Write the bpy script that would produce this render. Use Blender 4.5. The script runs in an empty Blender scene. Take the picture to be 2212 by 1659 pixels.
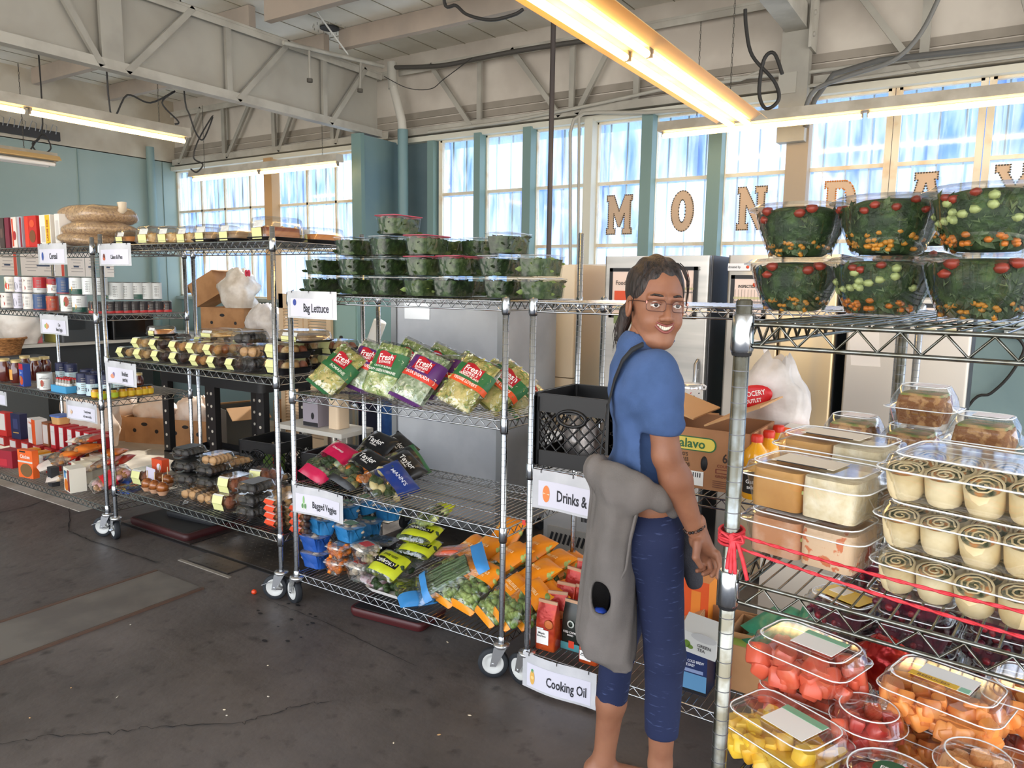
import bpy, math, random
import numpy as np
from mathutils import Vector, Matrix, noise
from math import sin, cos, pi, radians, sqrt, atan2, hypot
RND = random.Random(7)
SC = bpy.context.scene
COL = SC.collection
# ---------------------------------------------------------------- camera
FPX, PITCH, ROLL, YAW, EYE = 1608., radians(7.605), radians(-.845), radians(57.1), 1.6
Fv = Vector((-cos(YAW)*cos(PITCH), sin(YAW)*cos(PITCH), -sin(PITCH)))
R0 = Vector((sin(YAW), cos(YAW), 0)); U0 = R0.cross(Fv)
Rv = R0*cos(ROLL)-U0*sin(ROLL); Uv = R0*sin(ROLL)+U0*cos(ROLL)
CAM = Vector((0, 0, EYE))
def _ray(px, py): return Fv+Rv*((px-1106)/FPX)-Uv*((py-829.5)/FPX)
def Pz(px, py, z): d = _ray(px, py); return CAM+d*((z-EYE)/d.z)
def Py(px, py, Y): d = _ray(px, py); return CAM+d*(Y/d.y)
def Px(px, py, X): d = _ray(px, py); return CAM+d*(X/d.x)
cd = bpy.data.cameras.new('camera'); cam = bpy.data.objects.new('camera', cd); COL.objects.link(cam)
cd.sensor_fit = 'HORIZONTAL'; cd.sensor_width = 36.0; cd.lens = 36.0*FPX/2212; cd.clip_start = .05; cd.clip_end = 200
m = Matrix((Rv, Uv, -Fv)).transposed().to_4x4(); m.translation = CAM; cam.matrix_world = m
SC.camera = cam
# ---------------------------------------------------------------- materials
def lin(c):
    if isinstance(c, str):
        c = [int(c[i:i+2], 16)/255 for i in (0, 2, 4)]
    return tuple(x/12.92 if x <= .04045 else ((x+.055)/1.055)**2.4 for x in c)
MC = {}
def nt(name):
    m = bpy.data.materials.new(name); m.use_nodes = True; t = m.node_tree; t.nodes.clear()
    return m, t, t.nodes.new('ShaderNodeOutputMaterial')
def mat(c, rough=.5, metal=0, c2=None, sc=8., bump=0, bsc=None, emit=0, stretch=None, spec=.5, c3=None, kind='noise', coat=0, lo=.4, hi=.6, trans=0, sss=0):
    key = ('m', c, rough, metal, c2, sc, bump, bsc, emit, stretch, spec, c3, kind, coat, lo, hi, trans, sss)
    if key in MC: return MC[key]
    m, t, out = nt('mat'); N = t.nodes.new; L = t.links.new
    p = N('ShaderNodeBsdfPrincipled'); L(p.outputs[0], out.inputs[0])
    p.inputs['Base Color'].default_value = (*lin(c), 1); p.inputs['Roughness'].default_value = rough; p.inputs['Metallic'].default_value = metal
    p.inputs['Specular IOR Level'].default_value = spec
    if coat: p.inputs['Coat Weight'].default_value = coat; p.inputs['Coat Roughness'].default_value = .08
    if trans: p.inputs['Transmission Weight'].default_value = trans
    if sss: p.inputs['Subsurface Weight'].default_value = sss; p.inputs['Subsurface Radius'].default_value = (.02, .008, .004); p.inputs['Subsurface Scale'].default_value = .5
    if emit: p.inputs['Emission Color'].default_value = (*lin(c), 1); p.inputs['Emission Strength'].default_value = emit
    if c2 or bump:
        tc = N('ShaderNodeTexCoord'); mp = N('ShaderNodeMapping'); L(tc.outputs['Object'], mp.inputs[0])
        if stretch: mp.inputs['Scale'].default_value = stretch
    if c2:
        if kind == 'vor':
            n = N('ShaderNodeTexVoronoi'); n.inputs['Scale'].default_value = sc; o = n.outputs['Color']
            sp = N('ShaderNodeSeparateColor'); L(o, sp.inputs[0]); o = sp.outputs[0]
        else:
            n = N('ShaderNodeTexNoise'); n.inputs['Scale'].default_value = sc; n.inputs['Detail'].default_value = 4; o = n.outputs[0]
        L(mp.outputs[0], n.inputs['Vector'])
        r = N('ShaderNodeValToRGB'); L(o, r.inputs[0]); e = r.color_ramp.elements
        e[0].position = lo; e[0].color = (*lin(c), 1); e[1].position = hi; e[1].color = (*lin(c2), 1)
        if c3: x = e.new((lo+hi)/2); x.color = (*lin(c3), 1)
        L(r.outputs[0], p.inputs['Base Color'])
    if bump:
        n2 = N('ShaderNodeTexNoise'); n2.inputs['Scale'].default_value = bsc or sc; n2.inputs['Detail'].default_value = 3; L(mp.outputs[0], n2.inputs['Vector'])
        b = N('ShaderNodeBump'); b.inputs['Strength'].default_value = bump; b.inputs['Distance'].default_value = .01; L(n2.outputs[0], b.inputs['Height']); L(b.outputs[0], p.inputs['Normal'])
    MC[key] = m; return m
def clear(tint=(.97, .98, .98), gl=1.0, rough=.06, bump=0, bsc=30, haze=0, hz='ffffff'):
    key = ('c', tint, gl, rough, bump, bsc, haze, hz)
    if key in MC: return MC[key]
    m, t, out = nt('clear_plastic'); N = t.nodes.new; L = t.links.new
    tr = N('ShaderNodeBsdfTransparent'); tr.inputs[0].default_value = (*tint, 1)
    g = N('ShaderNodeBsdfGlossy'); g.inputs['Roughness'].default_value = rough
    fr = N('ShaderNodeLayerWeight'); fr.inputs[0].default_value = .35
    mu = N('ShaderNodeMath'); mu.operation = 'MULTIPLY_ADD'; mu.inputs[1].default_value = .75*gl; mu.inputs[2].default_value = .05*gl; L(fr.outputs['Facing'], mu.inputs[0])
    pw = N('ShaderNodeMath'); pw.operation = 'MINIMUM'; pw.inputs[1].default_value = .95; L(mu.outputs[0], pw.inputs[0])
    mx = N('ShaderNodeMixShader'); L(pw.outputs[0], mx.inputs[0]); L(g.outputs[0], mx.inputs[2])
    if haze:
        d = N('ShaderNodeBsdfDiffuse'); d.inputs[0].default_value = (*lin(hz), 1)
        h = N('ShaderNodeMixShader'); h.inputs[0].default_value = haze; L(tr.outputs[0], h.inputs[1]); L(d.outputs[0], h.inputs[2]); L(h.outputs[0], mx.inputs[1])
    else: L(tr.outputs[0], mx.inputs[1])
    if bump:
        tc = N('ShaderNodeTexCoord'); n = N('ShaderNodeTexNoise'); n.inputs['Scale'].default_value = bsc; n.inputs['Detail'].default_value = 1.5; n.inputs['Distortion'].default_value = 1.; L(tc.outputs['Object'], n.inputs['Vector'])
        b = N('ShaderNodeBump'); b.inputs['Strength'].default_value = bump; b.inputs['Distance'].default_value = .01; L(n.outputs[0], b.inputs['Height']); L(b.outputs[0], g.inputs['Normal']); L(b.outputs[0], fr.inputs['Normal'])
    L(mx.outputs[0], out.inputs[0]); MC[key] = m; return m
CLR = clear(gl=.75); FILM = clear(rough=.1, bump=.9, bsc=22, gl=1.0); WRAP = clear(rough=.12, bump=.6, bsc=30, gl=.9, haze=.1)
CHROME = mat('b2b6ba', .17, 1.); CHROME2 = mat('b5b8bb', .3, 1., c2='8d8880', sc=40); STEEL = mat('b9bcc0', .32, 1.)
WHITE = mat('eef0f2', .5); BLACK = mat('15161a', .45); DARK = mat('2a2b2f', .55); KRAFT = mat('b98a5e', .8, c2='a87a50', sc=5); KRAFT2 = mat('c69a6c', .8)
RUBBER = mat('24282d', .7); TEAL = mat('7d9a9b', .5, c2='728f91', sc=1.5); SILVER = mat('d6d8da', .25, .9); INK = mat('1b1b1e', .6)
# ---------------------------------------------------------------- geometry
def ring(w, d, r, z, n=4, ox=0, oy=0):
    r = max(min(r, w/2-1e-4, d/2-1e-4), 1e-4); o = []
    for k, (sx, sy) in enumerate(((1, 1), (-1, 1), (-1, -1), (1, -1))):
        for i in range(n+1):
            a = pi/2*(k+i/n); o.append((ox+sx*(w/2-r)+r*cos(a), oy+sy*(d/2-r)+r*sin(a), z))
    return o
def circ(r, z, n=20, ox=0, oy=0, ry=None): return [(ox+r*cos(2*pi*i/n), oy+(ry or r)*sin(2*pi*i/n), z) for i in range(n)]
class G:
    def __init__(s): s.v = []; s.f = []; s.mi = []; s.sm = []; s.mats = []
    def _m(s, m):
        if m not in s.mats: s.mats.append(m)
        return s.mats.index(m)
    def add(s, V, F, m, sm=False, M=None):
        b = len(s.v); k = s._m(m)
        s.v += [tuple(M @ Vector(p)) if M else tuple(p) for p in V]
        for f in F: s.f.append([b+i for i in f]); s.mi.append(k); s.sm.append(sm)
        return s
    def box(s, c, d, m, M=None, rz=0, rx=0, ry=0):
        x, y, z = d[0]/2, d[1]/2, d[2]/2
        V = [(a*x, b*y, e*z) for a in(-1, 1) for b in(-1, 1) for e in(-1, 1)]
        T = Matrix.Translation(c) @ Matrix.Rotation(rz, 4, 'Z') @ Matrix.Rotation(ry, 4, 'Y') @ Matrix.Rotation(rx, 4, 'X')
        if M: T = M @ T
        return s.add(V, [(0, 1, 3, 2), (4, 6, 7, 5), (0, 4, 5, 1), (2, 3, 7, 6), (0, 2, 6, 4), (1, 5, 7, 3)], m, False, T)
    def loft(s, rings, m, cap=(True, True), sm=True, M=None, closed=True, fm=None):
        n = len(rings[0]); V = [p for r in rings for p in r]; F = []; 
        for j in range(len(rings)-1):
            for i in range(n if closed else n-1):
                F.append((j*n+i, j*n+(i+1) % n, (j+1)*n+(i+1) % n, (j+1)*n+i))
        s.add(V, F, m, sm, M)
        if cap[0]: s.add(rings[0], [tuple(reversed(range(n)))], m, False, M)
        if cap[1]: s.add(rings[-1], [tuple(range(n))], m, False, M)
        return s
    def lathe(s, prof, m, n=20, M=None, cap=(True, True), sm=True): return s.loft([circ(max(r, 1e-5), z, n) for r, z in prof], m, cap, sm, M)
    def tube(s, pts, r, m, n=6, M=None, close=False, cap=True, r2=None):
        P = [Vector(p) for p in pts]; R = []; up = Vector((0, 0, 1)); N = len(P)
        for i, p in enumerate(P):
            if close: d = P[(i+1) % N]-P[i-1]
            else: d = (P[min(i+1, N-1)]-P[max(i-1, 0)])
            d = d.normalized() if d.length > 1e-9 else Vector((0, 0, 1))
            if i == 0: a = d.cross(up if abs(d.z) < .9 else Vector((1, 0, 0))).normalized()
            else: a = (a-d*a.dot(d)).normalized()
            b = d.cross(a); rr = r if r2 is None else r+(r2-r)*i/(N-1)
            R.append([tuple(p+a*rr*cos(2*pi*k/n)+b*rr*sin(2*pi*k/n)) for k in range(n)])
        if close: R.append(R[0])
        return s.loft(R, m, (cap and not close,)*2, True, M)
    def prism(s, poly, z0, z1, m, M=None):
        n = len(poly); V = [(x, y, z0) for x, y in poly]+[(x, y, z1) for x, y in poly]
        return s.add(V, [tuple(reversed(range(n))), tuple(range(n, 2*n))]+[(i, (i+1) % n, n+(i+1) % n, n+i) for i in range(n)], m, False, M)
    def ell(s, c, r, m, n=10, k=7, M=None, amp=0, fq=8., seed=0):
        R = []
        for j in range(k+1):
            t = -pi/2+pi*j/k; rr = []
            for i in range(n):
                a = 2*pi*i/n; q = Vector((cos(t)*cos(a), cos(t)*sin(a), sin(t)))
                f = 1+(amp*noise.noise(q*fq*.3+Vector((seed*7.3, seed, 0))) if amp else 0)
                rr.append((c[0]+r[0]*q.x*f, c[1]+r[1]*q.y*f, c[2]+r[2]*q.z*f))
            R.append(rr)
        return s.loft(R, m, (False, False), True, M)
    def quad(s, a, b, c, d, m, M=None): return s.add([a, b, c, d], [(0, 1, 2, 3)], m, False, M)
    def build(s, name, parent=None, label=None, cat=None, group=None, kind=None, loc=None, rz=0):
        me = bpy.data.meshes.new(name); me.from_pydata(s.v, [], s.f)
        for m in s.mats: me.materials.append(m)
        me.polygons.foreach_set('material_index', s.mi); me.polygons.foreach_set('use_smooth', s.sm); me.update()
        o = bpy.data.objects.new(name, me); COL.objects.link(o)
        if parent: o.parent = parent
        if loc is not None: o.location = loc
        if rz: o.rotation_euler = (0, 0, rz)
        if label: o['label'] = label
        if cat: o['category'] = cat
        if group: o['group'] = group
        if kind: o['kind'] = kind
        return o
def thing(name, label, cat, loc=(0, 0, 0), rz=0, group=None, rot=None):
    o = bpy.data.objects.new(name, None); o.empty_display_size = .05; COL.objects.link(o); o.location = loc; o.rotation_euler = rot or (0, 0, rz)
    o['label'] = label; o['category'] = cat
    if group: o['group'] = group
    return o
def dup(root, label, loc, rz=0, group=None, rot=None, scale=None):
    def cp(o, par):
        c = o.copy(); COL.objects.link(c)
        if par: c.parent = par
        for ch in KIDS(o): cp(ch, c)
        return c
    r = cp(root, None); r.location = loc; r.rotation_euler = rot or (0, 0, rz); r['label'] = label
    if group: r['group'] = group
    if scale: r.scale = scale
    return r
def KIDS(o): return [c for c in o.children]
class Proto:      # first call places the first one, later calls copy it
    def __init__(s, fn): s.fn = fn; s.root = None
    def __call__(s, label, loc, rz=0, group=None, rot=None, scale=None):
        if s.root is None:
            s.root = s.fn(); r = s.root; r.location = loc; r.rotation_euler = rot or (0, 0, rz); r['label'] = label
            if group: r['group'] = group
            if scale: r.scale = scale
            return r
        return dup(s.root, label, loc, rz, group, rot, scale or (1, 1, 1))
ORD = ['first', 'second', 'third', 'fourth', 'fifth', 'sixth', 'seventh', 'eighth', 'ninth', 'tenth', 'eleventh', 'twelfth', 'thirteenth', 'fourteenth', 'fifteenth', 'sixteenth', 'seventeenth', 'eighteenth']
TXC = {}
def text_geo(s, h=1., xs=1.):
    if s in TXC: V, F = TXC[s]
    else:
        c = bpy.data.curves.new('t', 'FONT'); c.body = s; c.size = 1; c.align_x = 'CENTER'; c.align_y = 'CENTER'; c.resolution_u = 2; c.offset = .018
        o = bpy.data.objects.new('t', c); COL.objects.link(o); bpy.context.view_layer.update()
        me = bpy.data.meshes.new_from_object(o.evaluated_get(bpy.context.evaluated_depsgraph_get()))
        V = [tuple(v.co) for v in me.vertices]; F = [tuple(p.vertices) for p in me.polygons]
        bpy.data.objects.remove(o); bpy.data.curves.remove(c); bpy.data.meshes.remove(me); TXC[s] = (V, F)
    return [(x*h*xs, y*h, 0) for x, y, _ in V], F
def put_text(g, s, c, h, m, M=None, xs=1., fn=None, rot=0, bold=0):
    V, F = text_geo(s, h, xs); cr, sr = cos(rot), sin(rot)
    if not V: return g
    for dx in (0,):
        W = [(c[0]+(x+dx)*cr-y*sr, c[1]+(x+dx)*sr+y*cr, c[2] if len(c) > 2 else 0) for x, y, _ in V]
        if fn: W = [fn(x, y) for x, y, z in W]
        g.add(W, F, m, False, M)
    return g
UP = Matrix.Rotation(pi/2, 4, 'X')     # xy drawing -> facing -y, standing
# ================================================================ ROOM
YW = 6.2
def st(g, name, **k): return g.build(name, kind='structure', **k)
# floor
def floor_mat():
    m, t, out = nt('worn_concrete'); N = t.nodes.new; L = t.links.new
    p = N('ShaderNodeBsdfPrincipled'); L(p.outputs[0], out.inputs[0]); tc = N('ShaderNodeTexCoord')
    n = N('ShaderNodeTexNoise'); n.inputs['Scale'].default_value = 1.3; n.inputs['Detail'].default_value = 6; n.inputs['Roughness'].default_value = .65; L(tc.outputs['Object'], n.inputs['Vector'])
    r = N('ShaderNodeValToRGB'); L(n.outputs[0], r.inputs[0]); e = r.color_ramp.elements
    e[0].position = .3; e[0].color = (*lin('423d3b'), 1); e[1].position = .75; e[1].color = (*lin('6b6460'), 1)
    n2 = N('ShaderNodeTexNoise'); n2.inputs['Scale'].default_value = 14; n2.inputs['Detail'].default_value = 5; L(tc.outputs['Object'], n2.inputs['Vector'])
    r2 = N('ShaderNodeValToRGB'); L(n2.outputs[0], r2.inputs[0]); r2.color_ramp.elements[0].position = .25; r2.color_ramp.elements[1].position = .42
    r2.color_ramp.elements[0].color = (.35, .35, .35, 1)
    mx = N('ShaderNodeMix'); mx.data_type = 'RGBA'; mx.blend_type = 'MULTIPLY'; mx.inputs[0].default_value = 1; L(r.outputs[0], mx.inputs[6]); L(r2.outputs[0], mx.inputs[7])
    L(mx.outputs[2], p.inputs['Base Color']); p.inputs['Roughness'].default_value = .48
    b = N('ShaderNodeBump'); b.inputs['Strength'].default_value = .25; b.inputs['Distance'].default_value = .02; L(n2.outputs[0], b.inputs['Height']); L(b.outputs[0], p.inputs['Normal'])
    return m
FLM = floor_mat()
st(G().box((-2, 1.2, -.1), (15.2, 10.2, .2), FLM), 'floor')
FL2 = mat('c9c1b4', .6, c2='aea698', sc=3, bump=.2, bsc=20)
g = G(); g.box((-7.5, 4.38, .002), (4.6, 3.64, .006), FL2); g.box((-4.25, 4.9, .0018), (1.9, 2.6, .006), FL2); st(g, 'trim_1')          # paler back slab
g = G()  # concrete strip with steel edge rails, running away from the racks
g.box((-3.57, -.2, .002), (.40, 4.9, .004), mat('6f6a63', .6, c2='5f5a55', sc=4))
for x in (-3.78, -3.36): g.box((x, -.2, .004), (.018, 4.9, .008), mat('6a5347', .5, .4)); g.box((x-.012, -.2, .003), (.006, 4.9, .0065), INK)
st(g, 'trim_2')
def crack(pts, w, name, jit=.012):
    g = G(); V = []; F = []; q = []
    for a, b in zip(pts, pts[1:]):
        for i in range(12): q.append((a[0]+(b[0]-a[0])*i/12+RND.uniform(-jit, jit), a[1]+(b[1]-a[1])*i/12+RND.uniform(-jit, jit)))
    q.append(pts[-1])
    for i, (x, y) in enumerate(q):
        j = min(i, len(q)-2); dx, dy = q[j+1][0]-q[j][0], q[j+1][1]-q[j][1]; l = hypot(dx, dy) or 1; ww = w*RND.uniform(.5, 1.2)
        V += [(x-dy/l*ww, y+dx/l*ww, .0035), (x+dy/l*ww, y-dx/l*ww, .0035)]
        if i: F.append((2*i-2, 2*i-1, 2*i+1, 2*i))
    g.add(V, F, INK); return st(g, name)
pz = lambda x, y: tuple(Pz(x, y, 0))[:2]
crack([pz(-40, 1620), pz(90, 1592), pz(240, 1585), pz(310, 1574), pz(520, 1565), pz(620, 1532), pz(720, 1515)], .0022, 'trim_3')
crack([pz(150, 1085), pz(150, 1148), pz(195, 1168), pz(335, 1215)], .004, 'trim_4', .006)
crack([pz(560, 1290), pz(700, 1345), pz(900, 1440)], .0016, 'trim_5', .004)
crack([pz(-20, 1112), pz(60, 1095), pz(115, 1075)], .004, 'trim_6', .003)
# window wall
WB, WT = 1.38, 3.05
XL, XR = -9.47, 5.4
xs0 = Py(945, 430, YW).x
SID = mat('9a9287', .7, c2='8b8479', sc=3); SIDL = mat('ccc5ba', .7, c2='bbb3a8', sc=2)
g = G(); g.box(((XL+XR)/2, YW+.06, WB/2), (XR-XL, .12, WB), mat('8ca5a5', .6, c2='7f9899', sc=2)); st(g, 'wall_back')
g = G(); g.box(((XL+XR)/2, YW+.06, (WT+3.95)/2), (XR-XL, .12, 3.95-WT), SIDL)
for k in range(4): g.box(((XL+XR)/2, YW-.006, WT+.05+.075*k), (XR-XL, .02, .062), SID)
st(g, 'wall_back_upper')
g = G(); g.box((-5.44+.26, YW+.05, (WB+WT)/2), (xs0+5.44, .1, WT-WB), mat('5f7278', .5, c2='55686e', sc=2)); st(g, 'wall_back_pier')
# windows
GREEN = mat('6f8a87', .5); FRW = mat('ddd6c2', .5, c2='c39a62', sc=5, lo=.52, hi=.8); FRO = mat('b8956a', .6); FRG = mat('c8c7ba', .5)
def pane_mat(seed, white):
    m, t, out = nt('dirty_glass'); N = t.nodes.new; L = t.links.new
    tc = N('ShaderNodeTexCoord'); mp = N('ShaderNodeMapping'); mp.inputs['Scale'].default_value = (7, 1, 1.1); mp.inputs['Location'].default_value = (seed*3.1, 0, seed); L(tc.outputs['Object'], mp.inputs[0])
    n = N('ShaderNodeTexNoise'); n.inputs['Scale'].default_value = 1.6; n.inputs['Detail'].default_value = 5; n.inputs['Distortion'].default_value = .4; L(mp.outputs[0], n.inputs['Vector'])
    r = N('ShaderNodeMapRange'); r.inputs[1].default_value = .35; r.inputs[2].default_value = .7; r.inputs[3].default_value = .0+white*.8; r.inputs[4].default_value = .42+white*.5; L(n.outputs[0], r.inputs[0])
    tr = N('ShaderNodeBsdfTransparent'); tr.inputs[0].default_value = (.93, .96, 1, 1)
    tl = N('ShaderNodeBsdfTranslucent'); tl.inputs[0].default_value = (.8, .88, .95, 1)
    gl = N('ShaderNodeBsdfGlossy'); gl.inputs['Roughness'].default_value = .08
    a = N('ShaderNodeMixShader'); L(r.outputs[0], a.inputs[0]); L(tr.outputs[0], a.inputs[1]); L(tl.outputs[0], a.inputs[2])
    b = N('ShaderNodeMixShader'); b.inputs[0].default_value = .07; L(a.outputs[0], b.inputs[1]); L(gl.outputs[0], b.inputs[2]); L(b.outputs[0], out.inputs[0])
    return m
PM = [pane_mat(i, w) for i, w in enumerate((0., .1, .45, .02))]
def window(n, x0, x1, xm, zs, frm, posts=(), lab=None):
    g = G(); zz = [WB]+list(zs)+[WT]; t = .028
    for x in (x0, x1): g.box((x, YW+.02, (WB+WT)/2), (.045, .05, WT-WB), frm)
    for z in (WB, WT): g.box(((x0+x1)/2, YW+.02, z), (x1-x0, .05, .045), frm)
    for x in xm: g.box((x, YW+.02, (WB+WT)/2), (t, .035, WT-WB), frm)
    for z in zs: g.box(((x0+x1)/2, YW+.02, z), (x1-x0, .035, t), frm)
    w = st(g, 'window_%d' % n)
    xx = [x0]+list(xm)+[x1]
    for i in range(len(xx)-1):
        for j in range(len(zz)-1):
            q = G(); q.add([(xx[i], YW+.02, zz[j]), (xx[i+1], YW+.02, zz[j]), (xx[i+1], YW+.02, zz[j+1]), (xx[i], YW+.02, zz[j+1])], [(0, 1, 2, 3)], PM[(i*7+j*5+n*3) % 4])
            q.build('pane', w)
    b = G(); k = int((x1-x0)/.165)
    for i in range(k): x = x0+(i+.6)*.165; b.box((x, YW+.09, (WB+WT)/2), (.012, .012, WT-WB), mat('6c7f84', .6))
    b.build('security_bars', w)
    return w
X_ = lambda px: Py(px, 430, YW).x
zs = (1.965, 2.51)
window(1, X_(384), X_(592), [X_(435), X_(485), X_(540)], zs, FRW)
window(2, X_(598), -5.52, [X_(663), X_(725)], zs, FRW)
edges = [952, 1043, 1149, 1279, 1403, 1550, 1722]
for i in range(6): window(3+i, X_(edges[i])+(.03 if i else 0), X_(edges[i+1])-.03, [], zs, FRW)
window(9, X_(1738), X_(1909), [], zs, FRW); window(10, X_(1909)+.05, X_(2104), [], zs, FRW)
xr = X_(2104); window(11, xr+.05, xr+.78, [], zs, FRW); window(12, xr+.83, xr+3.2, [xr+1.6, xr+2.4], zs, FRW)
g = G()
for px, w, mt in ((1043, .075, GREEN), (1149, .09, GREEN), (1279, .08, FRG), (1403, .1, GREEN), (1548, .11, GREEN), (1722, .16, mat('9c8f7e', .6)), (595, .14, FRO)):
    g = G(); g.box((X_(px), YW-.05, (WT+WB)/2), (w, .12, WT-WB+.02), mt); st(g, 'trim_%d' % (10+[1043, 1149, 1279, 1403, 1548, 1722, 595].index(px)))
g = G(); g.box((xs0-.04, YW-.03, 1.6), (.08, .08, 3.0), GREEN); st(g, 'trim_20')
g = G(); g.box(((XL+XR)/2, YW-.03, WT+.02), (XR-XL, .1, .05), FRG); st(g, 'trim_21')
g = G(); g.box(((XL+XR)/2, YW-.03, WB-.02), (XR-XL, .1, .04), mat('97a5a2', .5)); st(g, 'trim_22')
# left teal wall
TW = mat('9fb1aa', .5, c2='93a7a1', sc=.8)
g = G(); g.box((XL-.06, 1.2, 1.58), (.12, 10.2, 3.16), TW)
for y in (4.9, 6.0, 3.8): g.box((XL+.004, y, 1.58), (.01, .008, 3.14), mat('7d938f', .5))
st(g, 'wall_left')
g = G(); g.box((XL-.06, 1.2, 3.55), (.12, 10.2, .8), mat('cfc7b6', .7, c2='b9ae9a', sc=2)); st(g, 'wall_left_upper')
p = Px(328, 450, XL+.05); g = G(); g.tube([(XL+.07, p.y, 0), (XL+.07, p.y, 3.3)], .05, mat('7f9794', .5), 10); g.build('wall_pipe', label='vertical teal painted pipe on the left wall near the corner', cat='pipe')
# stub partition
g = G(); g.box((-5.5, 5.9, 1.53), (.1, .62, 3.06), mat('6f888b', .5, c2='65808a', sc=2)); g.box((-5.5, 5.6, 1.53), (.13, .05, 3.08), GREEN); st(g, 'wall_stub')
# ceiling
DECK = mat('e6e3da', .75, c2='d2cdc0', sc=1.2, bump=.15, bsc=3)
g = G(); g.box((-2, 1.2, 4.0), (15.2, 10.2, .1), DECK)
y = -3.6
while y < 6.2: g.box((-2, y, 3.948), (15.1, .006, .006), mat('8d8879', .7)); y += 3.
x = -9.3
while x < 5.4: g.box((x, 1.2, 3.948), (.007, 10.1, .005), mat('88836f', .7)); x += .36
st(g, 'ceiling')
PUR = mat('a0958a', .75, c2='b0a294', sc=2); TRM = mat('98958c', .6, c2='a6a399', sc=3); TRL = mat('b3b0a6', .6, c2='a09c92', sc=4); PNL = mat('aba89e', .7, c2='9f9b91', sc=1.5)
for i, y in enumerate([Pz(920, 66, 3.78).y, Pz(650, 28, 3.78).y, 2.4, 1.0, -.4, -1.8]):
    for x0, x1, s in ((-5.4, -1.5, 'right'), (-9.4, -5.6, 'left'), (-1.3, 5.4, 'far right')):
        st(G().box(((x0+x1)/2, y, 3.86), (x1-x0, .07, .17), PUR), 'trim_%d' % (30+i*3+['right', 'left', 'far right'].index(s)))
def truss(o, u, L, z0, z1, vs, ds, name, label, nrm, panel=True, ch=.06):
    # o: start point, u: unit direction, nrm: side that faces the room
    o = Vector(o); u = Vector(u); nrm = Vector(nrm); t = thing(name, label, 'beam', o)
    M = Matrix((u, nrm, Vector((0, 0, 1)))).transposed().to_4x4()
    for nm, z in (('bottom_chord', z0), ('top_chord', z1)):
        g = G(); g.box((L/2, 0, z), (L, .09, .02), TRL, M); g.box((L/2, .035, z+(.03 if nm[0] == 'b' else -.03)), (L, .012, ch), TRL, M); g.build(nm, t)
    if panel: G().box((L/2, -.03, (z0+z1)/2), (L, .008, z1-z0), PNL, M).build('infill_panel', t)
    for a, w in vs: G().box((a, .02, (z0+z1)/2), (w, .03, z1-z0-.02), TRM, M).build('web_post', t)
    for a, b in ds:      # a at bottom, b at top
        dz = z1-z0; l = hypot(b-a, dz); G().box(((a+b)/2, .03, (z0+z1)/2), (l, .03, .045), TRM, M, ry=-atan2(dz, b-a)).build('web_brace', t)
    return t
def ty(px, py): return 5.9-Px(px, py, -5.49).y
t = truss((-5.49, 5.9, 0), (0, -1, 0), 8.5, 3.09, 3.70, [(ty(240, 145), .16), (ty(490, 140), .05), (ty(697, 200), .05), (4.9, .05), (6., .05)],
      [(ty(268, 150), ty(412, 20)), (ty(508, 212), ty(620, 98)), (ty(708, 262), ty(785, 190)), (ty(215, 137), ty(85, -10)), (4.8, 4.0)], 'roof_truss', 'long grey painted roof truss with sheet infill crossing the left of the ceiling', (1, 0, 0))
def tx(px, py): return Py(px, py, 6.15).x+5.4
truss((-5.4, 6.14, 0), (1, 0, 0), 4.05, 3.12, 3.78, [(tx(1040, 200), .05), (tx(1240, 160), .05), (tx(1380, 130), .05)], [(tx(1025, 275), tx(935, 180)), (tx(1215, 250), tx(1110, 145)), (tx(1250, 250), tx(1340, 150))], 'roof_truss', 'wall truss above the windows left of the black hanging pole', (0, -1, 0), False)
truss((-1.3, 6.14, 0), (1, 0, 0), 5, 3.12, 3.78, [(Py(2000, 80, 6.14).x+1.3, .06)], [(Py(1985, 160, 6.14).x+1.3, Py(1840, 15, 6.14).x+1.3), (Py(2250, 90, 6.14).x+1.3, Py(2180, 0, 6.14).x+1.3)], 'roof_truss', 'wall truss above the D, A and Y letters', (0, -1, 0), False)
truss((-9.4, 6.14, 0), (1, 0, 0), 3.85, 3.12, 3.78, [(Py(487, 300, 6.14).x+9.4, .06), (Py(595, 290, 6.14).x+9.4, .06), (Py(722, 290, 6.14).x+9.4, .05)], [(Py(392, 362, 6.14).x+9.4, Py(440, 258, 6.14).x+9.4), (Py(495, 345, 6.14).x+9.4, Py(550, 240, 6.14).x+9.4), (Py(607, 330, 6.14).x+9.4, Py(655, 245, 6.14).x+9.4), (Py(730, 310, 6.14).x+9.4, Py(765, 270, 6.14).x+9.4)], 'roof_truss', 'wall truss above the far left window', (0, -1, 0), False)
# second cross truss with its column
t = thing('roof_truss', 'pale steel cross beam reaching the window wall beside the junction box', 'beam', (-1.42, 6.1, 0))
g = G(); g.box((0, -3, 3.5), (.16, 6, .015), TRL); g.box((.07, -3, 3.58), (.015, 6, .16), TRL); g.build('bottom_chord', t)
g = G(); g.box((0, -.05, 3.3), (.2, .1, 1.2), TRM); g.box((.11, -.05, 3.6), (.02, .2, .5), TRL); g.build('column_head', t)
for z in (3.45, 3.6, 3.75): G().lathe([(.02, 0), (.02, .012), (.012, .016)], TRM, 8, Matrix.Translation((.12, -.1, z)) @ Matrix.Rotation(pi/2, 4, 'Y')).build('bolt', t)
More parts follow.
